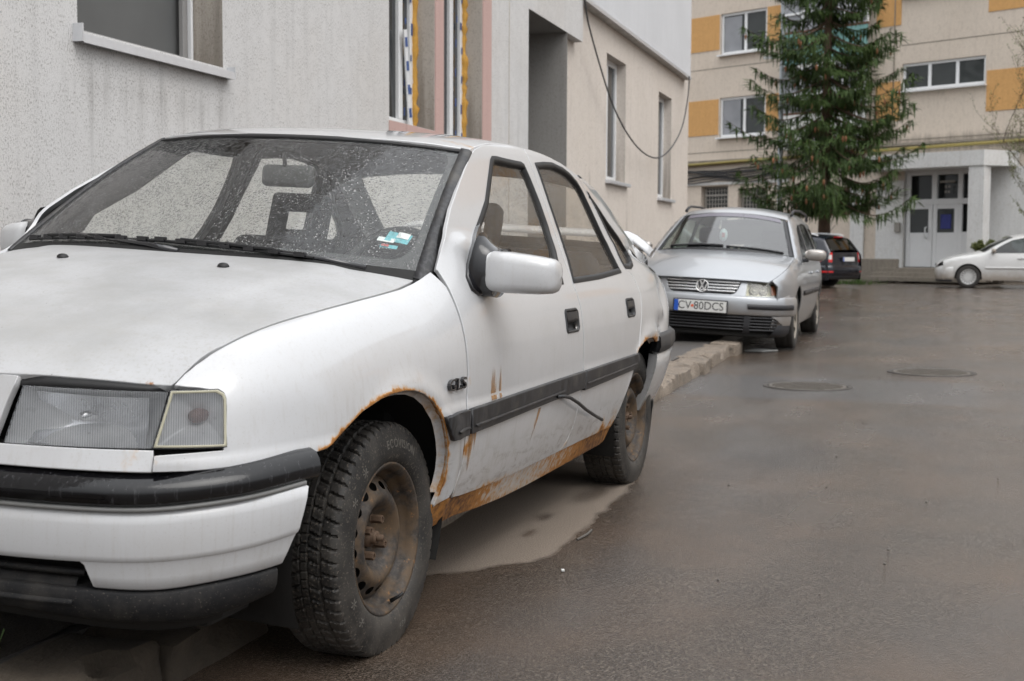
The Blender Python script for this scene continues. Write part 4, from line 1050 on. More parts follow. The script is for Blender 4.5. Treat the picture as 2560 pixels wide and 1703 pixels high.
# ---- outlines in (x, s) on the flank
HOOD_SEAM = [(-.7006, .7438), (-.6723, .7811), (-.6422, .8034), (-.5995, .8182), (-.557, .8208), (-.4888, .8212), (-.4122, .8213), (-.3295, .8201), (-.2402, .8195), (-.1307, .8221), (-.0062, .8255), (.1057, .8249), (.2126, .8226), (.2838, .8278), (.3251, .8338)]
FD = [(.3974, .838), (.3988, .7851), (.394, .7269), (.390, .66), (.3895, .61), (.3898, .5407), (.387, .4865), (.383, .4511), (.380, .4158), (.381, .3789), (.3843, .3416), (.3876, .304), (.3895, .2661), (.3793, .2382), (.358, .2137), (.340, .188)]
ARCH = [(.2628, .1802), (.2735, .2116), (.2805, .2434), (.2771, .2844), (.2627, .3302), (.2400, .3720), (.2120, .4140), (.1820, .4520), (.1400, .4850), (.0830, .5130), (.0295, .5280), (-.0297, .5345), (-.0948, .5345), (-.1549, .5270), (-.2414, .5050), (-.3084, .4773), (-.3547, .4558), (-.3854, .4440), (-.4071, .4375), (-.4350, .4350)]
FEND = [(-.7006, .7418)] + [(a, b - .0045) for a, b in HOOD_SEAM[1:]] + [(.372, .8385)] + [(a - .0075, b) for a, b in FD[1:]] + [(.262, .174)] + ARCH + [(-.4719, .4344), (-.58, .4343), (-.672, .4290), (-.74, .4245), (-.785, .4256), (-.778, .470), (-.735, .468), (-.676, .4665), (-.664, .53), (-.648, .625), (-.652, .650), (-.662, .664), (-.690, .712)]
RD = [(1.565, 1.241), (1.562, 1.10), (1.555, 1.0), (1.545, .90), (1.533, .80), (1.527, .739), (1.530, .68), (1.529, .62), (1.531, .56), (1.533, .50), (1.528, .4457), (1.520, .378), (1.512, .334), (1.508, .282), (1.500, .235), (1.480, .194), (1.459, .1733), (1.416, .158)]
DOOR_F = [(.400, .842), (.440, .876), (.510, .938), (.600, .998), (.720, 1.062), (.840, 1.125), (.940, 1.173), (1.0, 1.197), (1.1, 1.218), (1.25, 1.233), (1.4, 1.240)] + RD + [(1.2, .157), (.91, .157), (.75, .160), (.592, .165), (.45, .172), (.372, .181)] + [(a + .006, b) for a, b in FD[:-1][::-1]]
WIN_F = [(1.15, 1.186), (1.199, 1.189), (1.282, 1.187), (1.377, 1.186), (1.455, 1.186), (1.481, 1.180), (1.495, 1.13), (1.503, 1.05), (1.500, .964), (1.478, .8725), (1.440, .800), (1.418, .760), (1.2, .765), (.90, .775), (.66, .785), (.655, .895), (.7745, .957), (.919, 1.031), (1.077, 1.142), (1.12, 1.173)]
REAR_EDGE = [(2.17, 1.180), (2.215, 1.140), (2.270, 1.050), (2.315, .970), (2.350, .90), (2.365, .824), (2.405, .793), (2.459, .780), (2.465, .727), (2.458, .679), (2.431, .609), (2.398, .540), (2.368, .479), (2.318, .4475)]
DOOR_R = [(a + .0125, b) for a, b in RD][::-1] + [(1.8, 1.236), (2.0, 1.215), (2.1, 1.196)] + REAR_EDGE + [(2.313, .430), (2.282, .382), (2.25, .328), (2.2144, .2666), (2.195, .2245), (2.173, .189), (2.139, .155), (1.886, .157), (1.704, .159)]
WIN_R = [(1.62, 1.193), (1.75, 1.204), (1.869, 1.209), (2.0, 1.197), (2.08, 1.178), (2.145, 1.150), (2.178, 1.115), (2.205, 1.052), (2.235, .9775), (2.270, .904), (2.290, .83), (2.300, .785), (1.9, .768), (1.539, .760), (1.583, .844), (1.602, .938), (1.608, 1.044), (1.622, 1.141)]
QUART = [(a + .0125, b) for a, b in REAR_EDGE] + [(2.322, .451), (2.385, .4745), (2.443, .492), (2.52, .5015), (2.632, .498), (2.702, .474), (2.9, .485), (3.1, .492), (3.36, .50), (3.385, .60), (3.40, .70), (3.38, .83), (3.25, .84), (3.05, .858), (2.9, .870), (2.75, .905), (2.6, .974), (2.45, 1.054), (2.3, 1.129), (2.22, 1.163)]
WIN_Q = [(2.245, 1.118), (2.33, 1.067), (2.424, .995), (2.53, .935), (2.595, .885), (2.60, .842), (2.57, .812), (2.50, .797), (2.40, .800), (2.383, .83), (2.372, .90), (2.330, .98), (2.287, 1.055)]
SILL = [(.262, .1755), (.352, .178), (.45, .168), (.592, .1610), (.75, .156), (.91, .153), (1.416, .154), (1.704, .155), (1.886, .153), (2.150, .150), (2.1367, .0945), (2.0925, .0844), (1.81, .080), (1.4633, .0748), (1.18, .0714), (.92, .0745), (.695, .086), (.477, .103), (.387, .1019), (.2858, .1002), (.268, .13)]

def near(x, z, V, r): return np.exp(-((V[:, 0] - x) ** 2 + (V[:, 2] - z) ** 2) / (2 * r * r))
def arch_d(V, pts):
    q = side(np.array(pts))[0]; d = np.full(len(V), 9.)
    for a, b in zip(q[:-1], q[1:]):
        ab = (b - a)[[0, 2]]; w = V[:, [0, 2]] - a[[0, 2]]; t = np.clip(w @ ab / (ab @ ab), 0, 1)
        d = np.minimum(d, np.linalg.norm(w - t[:, None] * ab, axis=1))
    return d
def zat(V): return V[:, 2]
def rust_fender(V):
    d = arch_d(V, ARCH[1:])
    r = .80 * np.exp(-d / .0042) * (.45 + .60 * (near(.19, .59, V, .07) + near(-.10, .69, V, .10) + near(-.36, .60, V, .08) + near(.27, .36, V, .10)).clip(0, 1))
    r += .75 * near(.275, .30, V, .03) + .50 * near(.385, .57, V, .014) + .55 * near(-.69, .775, V, .012) + .4 * near(-.77, .59, V, .012)
    return r.clip(0, .95)
def grime_fender(V): return (.25 + .55 * np.clip((.55 - zat(V)) / .3, 0, 1) + .5 * np.exp(-arch_d(V, ARCH) / .05)).clip(0, 1)
def rust_door(V):
    x, z = V[:, 0], V[:, 2]
    r = .55 * np.exp(-np.abs(z - .312) / .014) * np.clip((1.35 - x) / .5, .15, 1) + .55 * near(.40, .66, V, .012) + .40 * near(.40, .80, V, .010) + .62 * near(.395, .47, V, .025)
    for cx, w in ((.582, .011), (.607, .008), (.643, .009)):          # runs above the strip
        r += .66 * np.exp(-((x - cx) / w) ** 2) * np.clip((.70 - z) / .05, 0, 1) * (z > .585)
    r += .36 * np.exp(-((x - 1.00 + (z - .5) * .5) / .014) ** 2) * np.clip((z - .36) / .1, 0, 1) * (z < .53)
    r += .38 * np.exp(-((x - .43) / .02) ** 2) * (z < .52) * np.clip((z - .38) / .08, 0, 1)
    return r.clip(0, .9)
def grime_door(V):
    z = V[:, 2]; return (.30 + .75 * np.clip((.56 - z) / .22, 0, 1) - .2 * (z > .8)).clip(.08, 1)
def rust_rdoor(V):
    x, z = V[:, 0], V[:, 2]
    return (.62 * np.exp(-np.abs(z - .31) / .018) * np.clip((x - 1.45) / .5, .2, 1) + .55 * np.exp(-((x - 1.99 + (z - .31) * .6) / .035) ** 2) * np.clip((.43 - z) / .1, 0, 1) + .40 * near(2.12, .36, V, .05) + .5 * near(1.46, .34, V, .025) + .4 * near(2.33, .60, V, .012)).clip(0, .9)
def rust_quart(V): return (.52 * np.exp(-arch_d(V, [(2.322, .451), (2.385, .4745), (2.443, .492), (2.52, .5015), (2.632, .498), (2.702, .474)]) / .012) + .4 * near(2.70, .65, V, .04) + .35 * near(2.47, .65, V, .02)).clip(0, .9)
def rust_sill(V):
    x = V[:, 0]
    return (.56 + .30 * np.exp(-((x - .45) / .22) ** 2) + .28 * np.exp(-((x - 1.95) / .30) ** 2) - .16 * np.exp(-((x - 1.05) / .3) ** 2) + .1 * np.clip((.25 - V[:, 2]) / .03, 0, 1)).clip(0, .95)
def rrect(x0, x1, s0, s1, r, n=5):
    out = []; cx, cs, hw, hh = (x0 + x1) / 2, (s0 + s1) / 2, (x1 - x0) / 2, (s1 - s0) / 2
    for qx, qs, a0 in ((1, 1, 0), (-1, 1, 90), (-1, -1, 180), (1, -1, 270)):
        for k in range(n):
            a = R(a0 + 90 * k / (n - 1)); out.append((cx + qx * (hw - r) + r * math.cos(a), cs + qs * (hh - r) + r * math.sin(a)))
    return np.array(out)
HF, HR = (1.332, 1.488, .590, .676), (2.19, 2.322, .604, .684)
ONE = lambda v: (lambda V: np.full(len(V), v))

for sg in (-1, 1):
    near_side = sg < 0
    fender = panel('front_fender', side, FEND, (), M['white_paint'], car, h=.018, sgn=sg, paint={'rust': rust_fender, 'grime': grime_fender})
    door = panel('front_door', side, DOOR_F, (WIN_F, rrect(*HF, .018)), M['white_paint'], car, h=.02, sgn=sg, paint={'rust': rust_door, 'grime': grime_door})
    rdoor = panel('rear_door', side, DOOR_R, (WIN_R, rrect(*HR, .018)), M['white_paint'], car, h=.022, sgn=sg, paint={'rust': rust_rdoor, 'grime': grime_door})
    quart = panel('quarter_panel', side, QUART, (WIN_Q,), M['white_paint'], car, h=.022, sgn=sg, paint={'rust': rust_quart, 'grime': ONE(.4)})
    sill = panel('sill', side, SILL, (), M['white_paint'], car, h=.016, depth=.03, sgn=sg, off=-.004, paint={'rust': rust_sill, 'grime': ONE(1.0)})
    if near_side: fender['label'] = 'white front fender with rust along the wheel arch'; sill['label'] = 'sill eaten by orange rust'
    panel('seam_backing', side, [(.30, .19), (2.13, .17), (2.30, .44), (2.47, .73), (2.40, .755), (.42, .755), (.34, .74), (.30, .50)], (), M['underbody'], car, h=.06, depth=0, sgn=sg, off=-.030)  # dark sheet added behind the panel gaps so the seams show dark
    # inner faces, dark, so that the cabin is not painted white
    for nm, o_, h_ in (('door_trim', DOOR_F, WIN_F), ('door_trim', DOOR_R, WIN_R), ('pillar_trim', QUART, WIN_Q)):
        shr = np.array(o_, float)
        panel(nm, side, shr, (h_,), M['dark_trim'] if nm == 'door_trim' else M['grey_trim'], car, h=.05, depth=0, sgn=sg, off=-.026)
    # window rubber and panes
    for own, W_ in ((door, WIN_F), (rdoor, WIN_R), (quart, WIN_Q)):
        w = densify(W_, .02); c = w.mean(0)
        nrm = np.roll(w, -1, 0) - np.roll(w, 1, 0); nrm = np.c_[-nrm[:, 1], nrm[:, 0]]; nrm /= np.linalg.norm(nrm, axis=1)[:, None]
        if ((c - w) * nrm).sum() < 0: nrm = -nrm
        inn = w + nrm * .019
        out_ = w - nrm * .002
        Po, No = side(out_, sg); Pi, Ni = side(inn, sg)
        rows = [Po + No * .001, Po * .5 + Pi * .5 + No * .0035, Pi + Ni * .002, Pi - Ni * .016]
        loft('window_seal', rows, M['rubber_trim'], own, closed_v=True)
        panel('window_pane', side, inn[::2], (), M['side_glass'], own, h=.05, depth=0, sgn=sg, off=-.010)
    # rubbing strips along the flank
    def rub(own, outline, name='rubbing_strip'):
        o_ = np.array(outline, float)
        uv = densify(o_, .03); c = uv.mean(0)
        panel(name, side, o_, (), M['plastic'], own, h=.03, depth=.02, lip=.004, sgn=sg, off=.014)
    rub(fender, [(.2045, .4336), (.3760, .4323), (.377, .366), (.2595, .3686)])
    rub(door, [(.3915, .4322), (.9, .437), (1.5246, .4412), (1.522, .385), (.9, .376), (.4000, .3677)])
    rub(rdoor, [(1.5338, .4400), (1.9, .443), (2.318, .4450), (2.33, .430), (2.284, .390), (1.9, .383), (1.530, .377)])
    # raised lower bead of the strips
    for own, x0, x1, s0, s1 in ((fender, .275, .372, .380, .380), (door, .42, 1.27, .381, .392), (rdoor, 1.55, 2.285, .392, .402)):
        xs_ = np.linspace(x0, x1, 12); ss_ = np.linspace(s0, s1, 12)
        P0, N0 = side(np.c_[xs_, ss_], sg); P1, N1 = side(np.c_[xs_, ss_ + .010], sg); P2, N2 = side(np.c_[xs_, ss_ + .005], sg)
        loft('strip_bead', [P0 + N0 * .013, P2 + N2 * .020, P1 + N1 * .013], M['plastic'], own)
    # inner lip of the wheel openings and the dark wheel houses
    for pts, nm in ((ARCH[1:], 'arch_lip'), ([(2.139, .155), (2.173, .189), (2.195, .2245), (2.2144, .2666), (2.25, .328), (2.282, .382), (2.318, .4475), (2.385, .4745), (2.443, .492), (2.52, .5015), (2.632, .498), (2.702, .474)], 'arch_lip')):
        q = densify(np.array(pts), .02, False); P, N_ = side(q, sg); P = P - N_ * .004
        cx = 0.0 if pts[0][0] < 1 else 2.6
        toc = np.array([cx, 0, .30]) - P; toc[:, 1] = 0; toc /= np.linalg.norm(toc, axis=1)[:, None]
        In = P + np.array([0, -sg * .020, 0]) + toc * .004; In2 = In + toc * .010 + np.array([0, -sg * .006, 0])
        rows = np.concatenate([P, In, In2])
        rr = np.clip(.22 + .34 * np.exp(-np.abs(rows[:, 2] - .34) / .08) + .2 * np.exp(-np.abs(rows[:, 2] - .60) / .05), 0, .9)
        loft(nm, [P, In, In2], M['white_paint'], fender if cx == 0 else quart, attrs={'rust': rr, 'grime': np.ones(len(rows))})
        top = .34
        ang = np.linspace(R(-25), R(205), 26); rad = .375 if cx == 0 else .37
        A = np.c_[cx + rad * np.cos(ang) * 1.08 - (.04 if cx == 0 else -.02), np.full(26, sg * .825), .315 + rad * np.sin(ang)]
        A[:, 1] = sg * (np.interp(A[:, 0], [-.55, -.3, 0, 2.6, 3.1], [.745, .79, .80, .80, .77]))
        B = A.copy(); B[:, 1] = sg * .50
        C_ = np.tile([[cx, sg * .50, .32]], (26, 1))
        loft('wheel_house', [A, B, C_], M['underbody'], car)
# front-door details of the visible and hidden side
def handle(own, x0, x1, s0, s1, sg):
    o_ = rrect(x0, x1, s0, s1, .018); i_ = rrect(x0 + .010, x1 - .010, s0 + .010, s1 - .010, .012)
    Po, No = side(o_, sg); Pi, Ni = side(i_, sg)
    hd = loft('door_handle', [Po + No * .001, (Po + Pi) / 2 + No * .005, Pi + Ni * .003, Pi - Ni * .022], M['plastic'], own, closed_v=True)
    rows = []
    for t in np.linspace(0, 1, 9):
        ss = s1 - .012 - t * (s1 - s0 - .024)
        push = .004 if t < .55 else -.020 + .018 * max(0, (t - .8) / .2)
        xs_ = np.linspace(x0 + .012, x1 - .012, 7); Pq, Nq = side(np.c_[xs_, np.full(7, ss)], sg); rows.append(Pq + Nq * push)
    loft('handle_flap', rows, M['plastic'], own)
for o in [c for c in car.children if c.name.startswith('front_door')]:
    handle(o, *HF, -1 if o.name == 'front_door' else 1)
for o in [c for c in car.children if c.name.startswith('rear_door')]:
    handle(o, *HR, -1 if o.name == 'rear_door' else 1)
door_l = [c for c in car.children if c.name == 'front_door'][0]
fender_l = [c for c in car.children if c.name == 'front_fender'][0]
# rust that has run down the paint
def run(own, pts, s_top):
    q = np.array(pts, float); hi_, lo_ = q[:, 1].max(), q[:, 1].min()
    uv, F, lp = tri_domain(q, [], .004); P, N_ = side(uv, -1)
    f = np.clip(1 - (uv[:, 1] - lo_) / (hi_ - lo_), 0, 1) if s_top == 'up' else np.clip((uv[:, 1] - lo_) / (hi_ - lo_), 0, 1)
    ed = np.clip(edge_dist(densify(q, .01), uv) / .006, 0, 1)
    mesh('rust_run', P + N_ * .0012, F, M['rust_stain'], own, normals=N_, attrs={'fade': (.2 + .8 * f) * ed})
for x, w_, h_ in ((.585, .021, .125), (.606, .012, .095), (.648, .014, .135)):
    run(door_l, [(x - w_, .436), (x + w_, .437), (x + w_ * .9, .437 + h_ * .7), (x + w_ * .2, .437 + h_), (x - w_ * .8, .437 + h_ * .8)], 'up')
for x, w_, h_, sl_ in ((.425, .024, .17, .02), (.455, .014, .10, .01), (1.045, .018, .15, -.06)):
    run(door_l, [(x - w_, .366), (x + w_, .367), (x + w_ * .6 + sl_ * .6, .367 - h_ * .6), (x + sl_, .367 - h_), (x - w_ * .6 + sl_ * .6, .367 - h_ * .55)], 'down')
# lock barrel
Pk, Nk = side([[1.455, .612]], -1)
MB().lathe([(0, -.017), (.009, -.016), (.011, -.024)], 16, 'y', tuple(Pk[0] + Nk[0] * -.012 + np.array([0, .012, 0]))).build('lock', M['steel'], door_l, smooth=True)
# torn-off bead hanging from the front door's strip
pts = [side([[x, s]], -1)[0][0] + side([[x, s]], -1)[1][0] * o_ for x, s, o_ in ((1.18, .389, .018), (1.25, .383, .022), (1.30, .374, .027), (1.40, .346, .030), (1.52, .309, .030), (1.66, .272, .030), (1.80, .238, .030))]
MB().tube(pts, .0065, 8).build('loose_strip_bead', M['plastic'], door_l, smooth=True)
# letters on the fender
Vt, Ft = text_data('GLS', .058, .004, 'CENTER', .0008, 1.05)
def on_side(V, x0, s0, sx=1.0, off=.001, shear=.10):
    uvt = np.c_[x0 + V[:, 0] * sx + V[:, 1] * shear, s0 + V[:, 1]]
    P, N_ = side(uvt, -1); return P + N_ * (V[:, 2:3] + off + .004)
Vt[:, 0] *= 1.18; Vt[:, 1] *= .78
mesh('badge_letters', on_side(Vt, .303, .5125), Ft, M['gloss_black'], fender_l, smooth=False)

# ---- bonnet
LEAD = [(-.842, 0), (-.838, .12), (-.822, .235), (-.796, .314), (-.763, .40), (-.720, .50), (-.684, .592)]
SEAMH = [(-.676, .596), (-.635, .610), (-.555, .633), (-.407, .654), (-.233, .670), (-.004, .684), (.213, .693), (.350, .691)]
TRAIL = [(.348, .684), (.300, .56), (.258, .40), (.215, .2), (.198, 0)]
half = LEAD + SEAMH + TRAIL
outl = half + [(a, -b) for a, b in half[::-1] if b > 0]
def rust_hood(V): return (.5 * np.exp(-((V[:, 0] + .70) / .02) ** 2 - ((np.abs(V[:, 1]) - .55) / .05) ** 2)).clip(0, .8)
def hood_mat():
    g = G('chalky_white_bonnet'); co = g.coord()
    big = g.noise(co, 3.2, 5, .6); mid = g.noise(g.coord(scale=(14, 5, 5)), 1, 5, .6)
    c = g.mix(g.ramp01(big, .3, .75), (.46, .465, .475), (.34, .34, .338))
    c = g.mix(g.math('MULTIPLY', g.ramp01(mid, .45, .75), .30), c, (.37, .36, .34))
    c = g.mix(g.math('MULTIPLY', g.ramp01(g.noise(co, 110, 5, .75), .50, .66), .50), c, (.34, .325, .30))
    sp = g.math('MULTIPLY', g.ramp01(g.voro(co, 46), .075, .045), g.ramp01(g.noise(co, 19, 2), .55, .60))
    c = g.mix(sp, c, (.05, .045, .04))
    rust = g.attr('rust'); rm = g.ramp01(g.math('ADD', rust, g.math('MULTIPLY', g.math('SUBTRACT', g.noise(co, 40, 6), .5), 1.2)), .45, .58)
    c = g.mix(rm, c, (.26, .11, .03))
    beads = g.math('MULTIPLY', g.ramp01(g.voro(co, 190), .24, .05), g.ramp01(g.noise(co, 40, 3), .48, .58))
    nrm = g.bump(g.math('ADD', beads, g.math('MULTIPLY', g.noise(co, 130, 3), .4)), .40, .0012)
    return g.out(g.pbr(c, g.n('MapRange', {'Value': big, 'To Min': .34, 'To Max': .55}, 0), 0, nrm, coat=.25, coat_rough=.2))
M['hood'] = hood_mat()
bonnet = panel('bonnet', hood, outl, (), M['hood'], car, h=.022, depth=.022, lip=.0025, sgn=1, paint={'rust': rust_hood})
for x, y in ((-.016, .223), (.023, -.267)):
    P, N_ = hood([[x, y]])
    MB().lathe([(.0165, 0), (.0155, .004), (.011, .009), (.004, .011), (0, .011)], 14, 'z', tuple(P[0])).build('washer_nozzle', M['rubber_trim'], bonnet, smooth=True)
# shallow strip under the bonnet so that seams are dark, and the scuttle
MB().add(*(lambda P: (list(P), grid_faces(9, 7)))(hood(np.array([(x, y) for x in np.linspace(-.62, .24, 9) for y in np.linspace(-.64, .64, 7)]))[0] - [0, 0, .05])).build('engine_bay', M['underbody'], car)

# ---- roof
xr = np.linspace(.98, 2.30, 16); ry = rail_y(xr)
edge = [(float(a), float(b) - .006) for a, b in zip(xr, ry)]
fr = [(.850, 0), (.853, .15), (.868, .30), (.892, .43), (.925, .525), (.948, .566), (.966, .583)]
halfr = fr + edge + [(2.36, .53), (2.40, .40), (2.42, .2), (2.425, 0)]
panel('roof', roof, halfr + [(a, -b) for a, b in halfr[::-1] if b > 0], (), M['white_paint'], car, h=.03, depth=.02, lip=.004, sgn=1, paint={'rust': lambda V: .55 * near(1.0, 1.36, V, .02) * (V[:, 1] < -.3), 'grime': ONE(.35)})
panel('headliner', roof, [(a * .97 + .03, b * .97) for a, b in halfr + [(a, -b) for a, b in halfr[::-1] if b > 0]], (), M['headliner'], car, h=.08, depth=0, sgn=1, off=-.03)
# black joint between roof and door frames
for sg in (-1, 1):
    xs_ = np.linspace(.955, 2.28, 30); P0, N0 = side(np.c_[xs_, rail_z(xs_) - .15 - .004], sg)
    P1 = roof(np.c_[xs_, sg * (rail_y(xs_) - .008)])[0]
    strip('roof_seal', P0 - N0 * .008, P1 - [0, 0, .010], M['rubber_trim'], car)

# ---- windscreen with rubber surround and printed border
def ring_uv(iu, iv0, iv1, r, n=8, k=14):
    """rounded rectangle in (u, v); corners rounded by r metres-ish"""
    c = [(iu - r, iv1 - r * 2, 0), (-iu + r, iv1 - r * 2, 90), (-iu + r, iv0 + r * 2, 180), (iu - r, iv0 + r * 2, 270)]
    out = []
    for cu, cv, a0 in c:
        for i in range(n): a = R(a0 + 90 * i / (n - 1)); out.append((cu + r * math.cos(a), cv + 2 * r * math.sin(a)))
    return densify(np.array(out), .05)
glass_o = panel('windscreen', screen, ring_uv(.985, -.01, .985, .03), (), M['screen_glass'], car, h=.035, depth=0, sgn=1, off=.004)
panel('printed_border', screen, ring_uv(.984, -.008, .984, .03), (ring_uv(.940, .085, .958, .070),), M['rubber_trim'], glass_o, h=.03, depth=0, sgn=1, off=.0015)
for sg in (-1, 1):
    v = np.linspace(-.02, 1.0, 30)
    P0, N0 = screen(np.c_[np.full(30, .972), v]); P1, N1 = screen(np.c_[np.full(30, 1.012), v])
    P2 = P1 + np.array([.006, .010, -.003]); P3 = P2 + np.array([.014, -.004, -.02])
    rows = [P0 + N0 * .004, P0 + N0 * .011, P1 + N1 * .010, P2 + N1 * .004, P3]
    loft('windscreen_trim', [r_ * [1, sg, 1] for r_ in rows], M['plastic'], glass_o)
u = np.linspace(-1, 1, 40)
P0, N0 = screen(np.c_[u, np.full(40, .968)]); P1, N1 = screen(np.c_[u, np.full(40, 1.01)])
loft('header_seal', [P0 + N0 * .004, P0 + N0 * .009, P1 + N1 * .006, P1 + [.015, 0, -.01]], M['rubber_trim'], glass_o)
u = np.linspace(-1.0, 1.0, 40)
P0, N0 = screen(np.c_[u, np.full(40, .03)])
Ps = P0.copy(); Ps[:, 0] -= .10; Ps[:, 2] = np.minimum(Ps[:, 2] - .055, .93)
loft('scuttle', [P0 + N0 * .006, P0 + [-.01, 0, .002], Ps], M['dark_trim'], car)
# wipers
def wiper(u0, u1, v0, v1, pivot_u):
    w = empty('wiper', parent=car)
    uu = np.linspace(u0, u1, 15); vv = np.linspace(v0, v1, 15); P, N_ = screen(np.c_[uu, vv])
    MB().tube(P + N_ * .012, .0045, 6).tube(P[3:12] + N_[3:12] * .024, .005, 6).build('blade', M['rubber_trim'], w)
    for k in (1, 3, 5, 7, 9, 11, 13): MB().box(tuple(P[k] + N_[k] * .018), (.016, .034, .014), bevel=.002).build('blade_clip', M['gloss_black'], w)
    pv, nv_ = screen([[pivot_u, .012]]); mid = P[7] + N_[7] * .026
    MB().tube([pv[0] + nv_[0] * .006, pv[0] * .7 + mid * .3 + nv_[0] * .010, mid], [.010, .008, .006], 8).build('arm', M['gloss_black'], w, smooth=True)
wiper(.88, .10, .045, .055, -.04)
wiper(.12, -.60, .060, .030, -.80)
# inspection stickers behind the lower corner of the screen
def dec(name, u0, v0, w_, h_, mt, rot=0.0, off=-.002):
    P, N_ = screen([[u0, v0], [u0 + .01, v0], [u0, v0 + .01]])
    du = P[1] - P[0]; du /= np.linalg.norm(du); dv = P[2] - P[0]; dv /= np.linalg.norm(dv)
    c, s_ = math.cos(rot), math.sin(rot); a, b = du * c + dv * s_, dv * c - du * s_
    q = [P[0] + N_[0] * off + a * i * w_ / 2 + b * j * h_ / 2 for i, j in ((-1, -1), (1, -1), (1, 1), (-1, 1))]
    return MB().quad(*q).build(name, mt, glass_o)
dec('sticker', -.868, .225, .070, .046, M['sticker_teal'], .15)
dec('sticker', -.885, .238, .036, .028, M['sticker'], .15, .0)
dec('sticker', -.825, .205, .050, .020, M['sticker'], .1)
dec('sticker', -.845, .165, .050, .016, M['sticker_teal'], .05)
dec('sticker', -.830, .168, .022, .010, M['sticker_red'], .05, .0)

# ---- rear end
TG = [(2.425, .530, 1.338), (2.47, .545, 1.316), (2.55, .560, 1.272), (2.70, .590, 1.190), (2.86, .615, 1.105), (2.97, .635, 1.045), (3.05, .650, 1.022), (3.18, .645, 1.012), (3.26, .635, 1.000), (3.33, .628, .960), (3.385, .628, .86), (3.41, .628, .74), (3.42, .628, .56)]
def tg_rows(a, b):
    rows = []
    for x, w, z in TG[a:b]:
        yy = np.linspace(-1, 1, 17); rows.append([(x + (.02 - .05 * q * q), q * w, z + .012 * (1 - q * q)) for q in yy])
    return rows
tail = loft('tailgate', tg_rows(5, 13), M['white_paint'], car, attrs={'rust': np.zeros(17 * 8), 'grime': np.full(17 * 8, .4)})
loft('tailgate_header', tg_rows(0, 2), M['white_paint'], car, attrs={'rust': np.zeros(34), 'grime': np.full(34, .4)})
loft('rear_window', tg_rows(1, 6), M['side_glass'], car)
# spoiler standing off the tailgate
def spoiler():
    rows = []
    for q in np.linspace(-1, 1, 31):
        y = q * .70; e = abs(q)
        drop = .0 if e < .78 else ((e - .78) / .22) ** 1.6 * .085
        xo = 3.15 + .02 * (1 - q * q) - (0 if e < .8 else (e - .8) * .15)
        c = (xo, y, 1.092 - drop); ch = .105; th = .017
        rows.append([(c[0] + ch * (.5 * math.cos(a)) + .01, c[1], c[2] + th * math.sin(a) + (.018 * math.cos(a) * .6)) for a in np.linspace(0, 2 * math.pi, 14, endpoint=False)])
    o = loft('spoiler', rows, M['white_paint'], car, closed_v=True, caps=True, attrs={'rust': np.zeros(31 * 14), 'grime': np.full(31 * 14, .3)})
    for sg in (-1, 1):
        MB().box((3.14, sg * .60, 1.035), (.09, .02, .07), bevel=.006).build('spoiler_foot', M['white_paint'], car)
spoiler()
# filler for the shoulder between quarter panel and tailgate
for sg in (-1, 1):
    xs_ = np.array([2.22, 2.3, 2.45, 2.6, 2.75, 2.9, 3.05, 3.25, 3.38]); st_ = np.array([1.163, 1.129, 1.054, .974, .905, .870, .858, .84, .83])
    P, N_ = side(np.c_[xs_, st_], sg)
    wv = np.interp(xs_, [t[0] for t in TG], [t[1] for t in TG]); zv = np.interp(xs_, [t[0] for t in TG], [t[2] for t in TG])
    zv[:2] = [1.345, 1.332]; wv[:2] = .50
    Q = np.c_[xs_ - .02, sg * wv, zv]; Mid = P * .5 + Q * .5 + np.array([0, sg * .012, .012])
    loft('pillar_cap', [P, Mid, Q], M['white_paint'], car, attrs={'rust': np.zeros(27), 'grime': np.full(27, .3)})
# small vent slot on the shoulder
Pv, Nv = side(np.array([[2.90, .80], [2.99, .775], [2.995, .79], [2.905, .815]]), -1)
MB().quad(*(Pv + Nv * .004)).build('vent_slot', M['rubber_trim'], car)
# rear bumper: wraps round behind the wheel
def rear_bumper():
    rb = empty('rear_bumper', parent=car)
    t = np.linspace(-1, 1, 61); pl = []
    for q in t:
        e = abs(q)
        if e < .55: x, y = 3.50 - .06 * (e / .55) ** 3, .70 * e / .55
        else:
            a = (e - .55) / .45; x = 3.44 - .70 * a ** 1.2; y = .70 + .135 * (1 - (1 - a) ** 2.4)
        pl.append((x, math.copysign(y, q)))
    pl = np.array(pl); tn = np.gradient(pl, axis=0); nn = np.c_[tn[:, 1], -tn[:, 0]]; nn /= np.linalg.norm(nn, axis=1)[:, None]
    def row(off, z): return np.c_[pl + nn * off, np.full(len(pl), z)]
    loft('bumper_band', [row(-.03, .652), row(.000, .655), row(.022, .640), row(.026, .60), row(.018, .572), row(-.02, .570)], M['plastic'], rb)
    loft('bumper_skin', [row(-.005, .568), row(.012, .562), row(.008, .50), row(-.018, .40), row(-.058, .30), row(-.075, .288), row(-.11, .288)], M['white_paint'], rb, attrs={'rust': np.zeros(61 * 7), 'grime': np.full(61 * 7, .8)})
    for q in (0, -1):      # closed ends
        e = [row(o_, z)[q] for o_, z in ((-.03, .652), (.0, .655), (.022, .64), (.026, .60), (.018, .572))]
        c = [row(o_, z)[q] for o_, z in ((.012, .562), (.008, .50), (-.018, .40), (-.058, .30))]
        inn = [np.array(p) + [0.02, (-.045 if p[1] > 0 else .045), 0] for p in c]
        strip('bumper_edge', c, inn, M['white_paint'], rb, attrs={'rust': np.zeros(8), 'grime': np.ones(8)})
        inb = [np.array(p) + [0.02, (-.05 if p[1] > 0 else .05), 0] for p in e]
        strip('band_edge', e, inb, M['plastic'], rb)
rear_bumper()

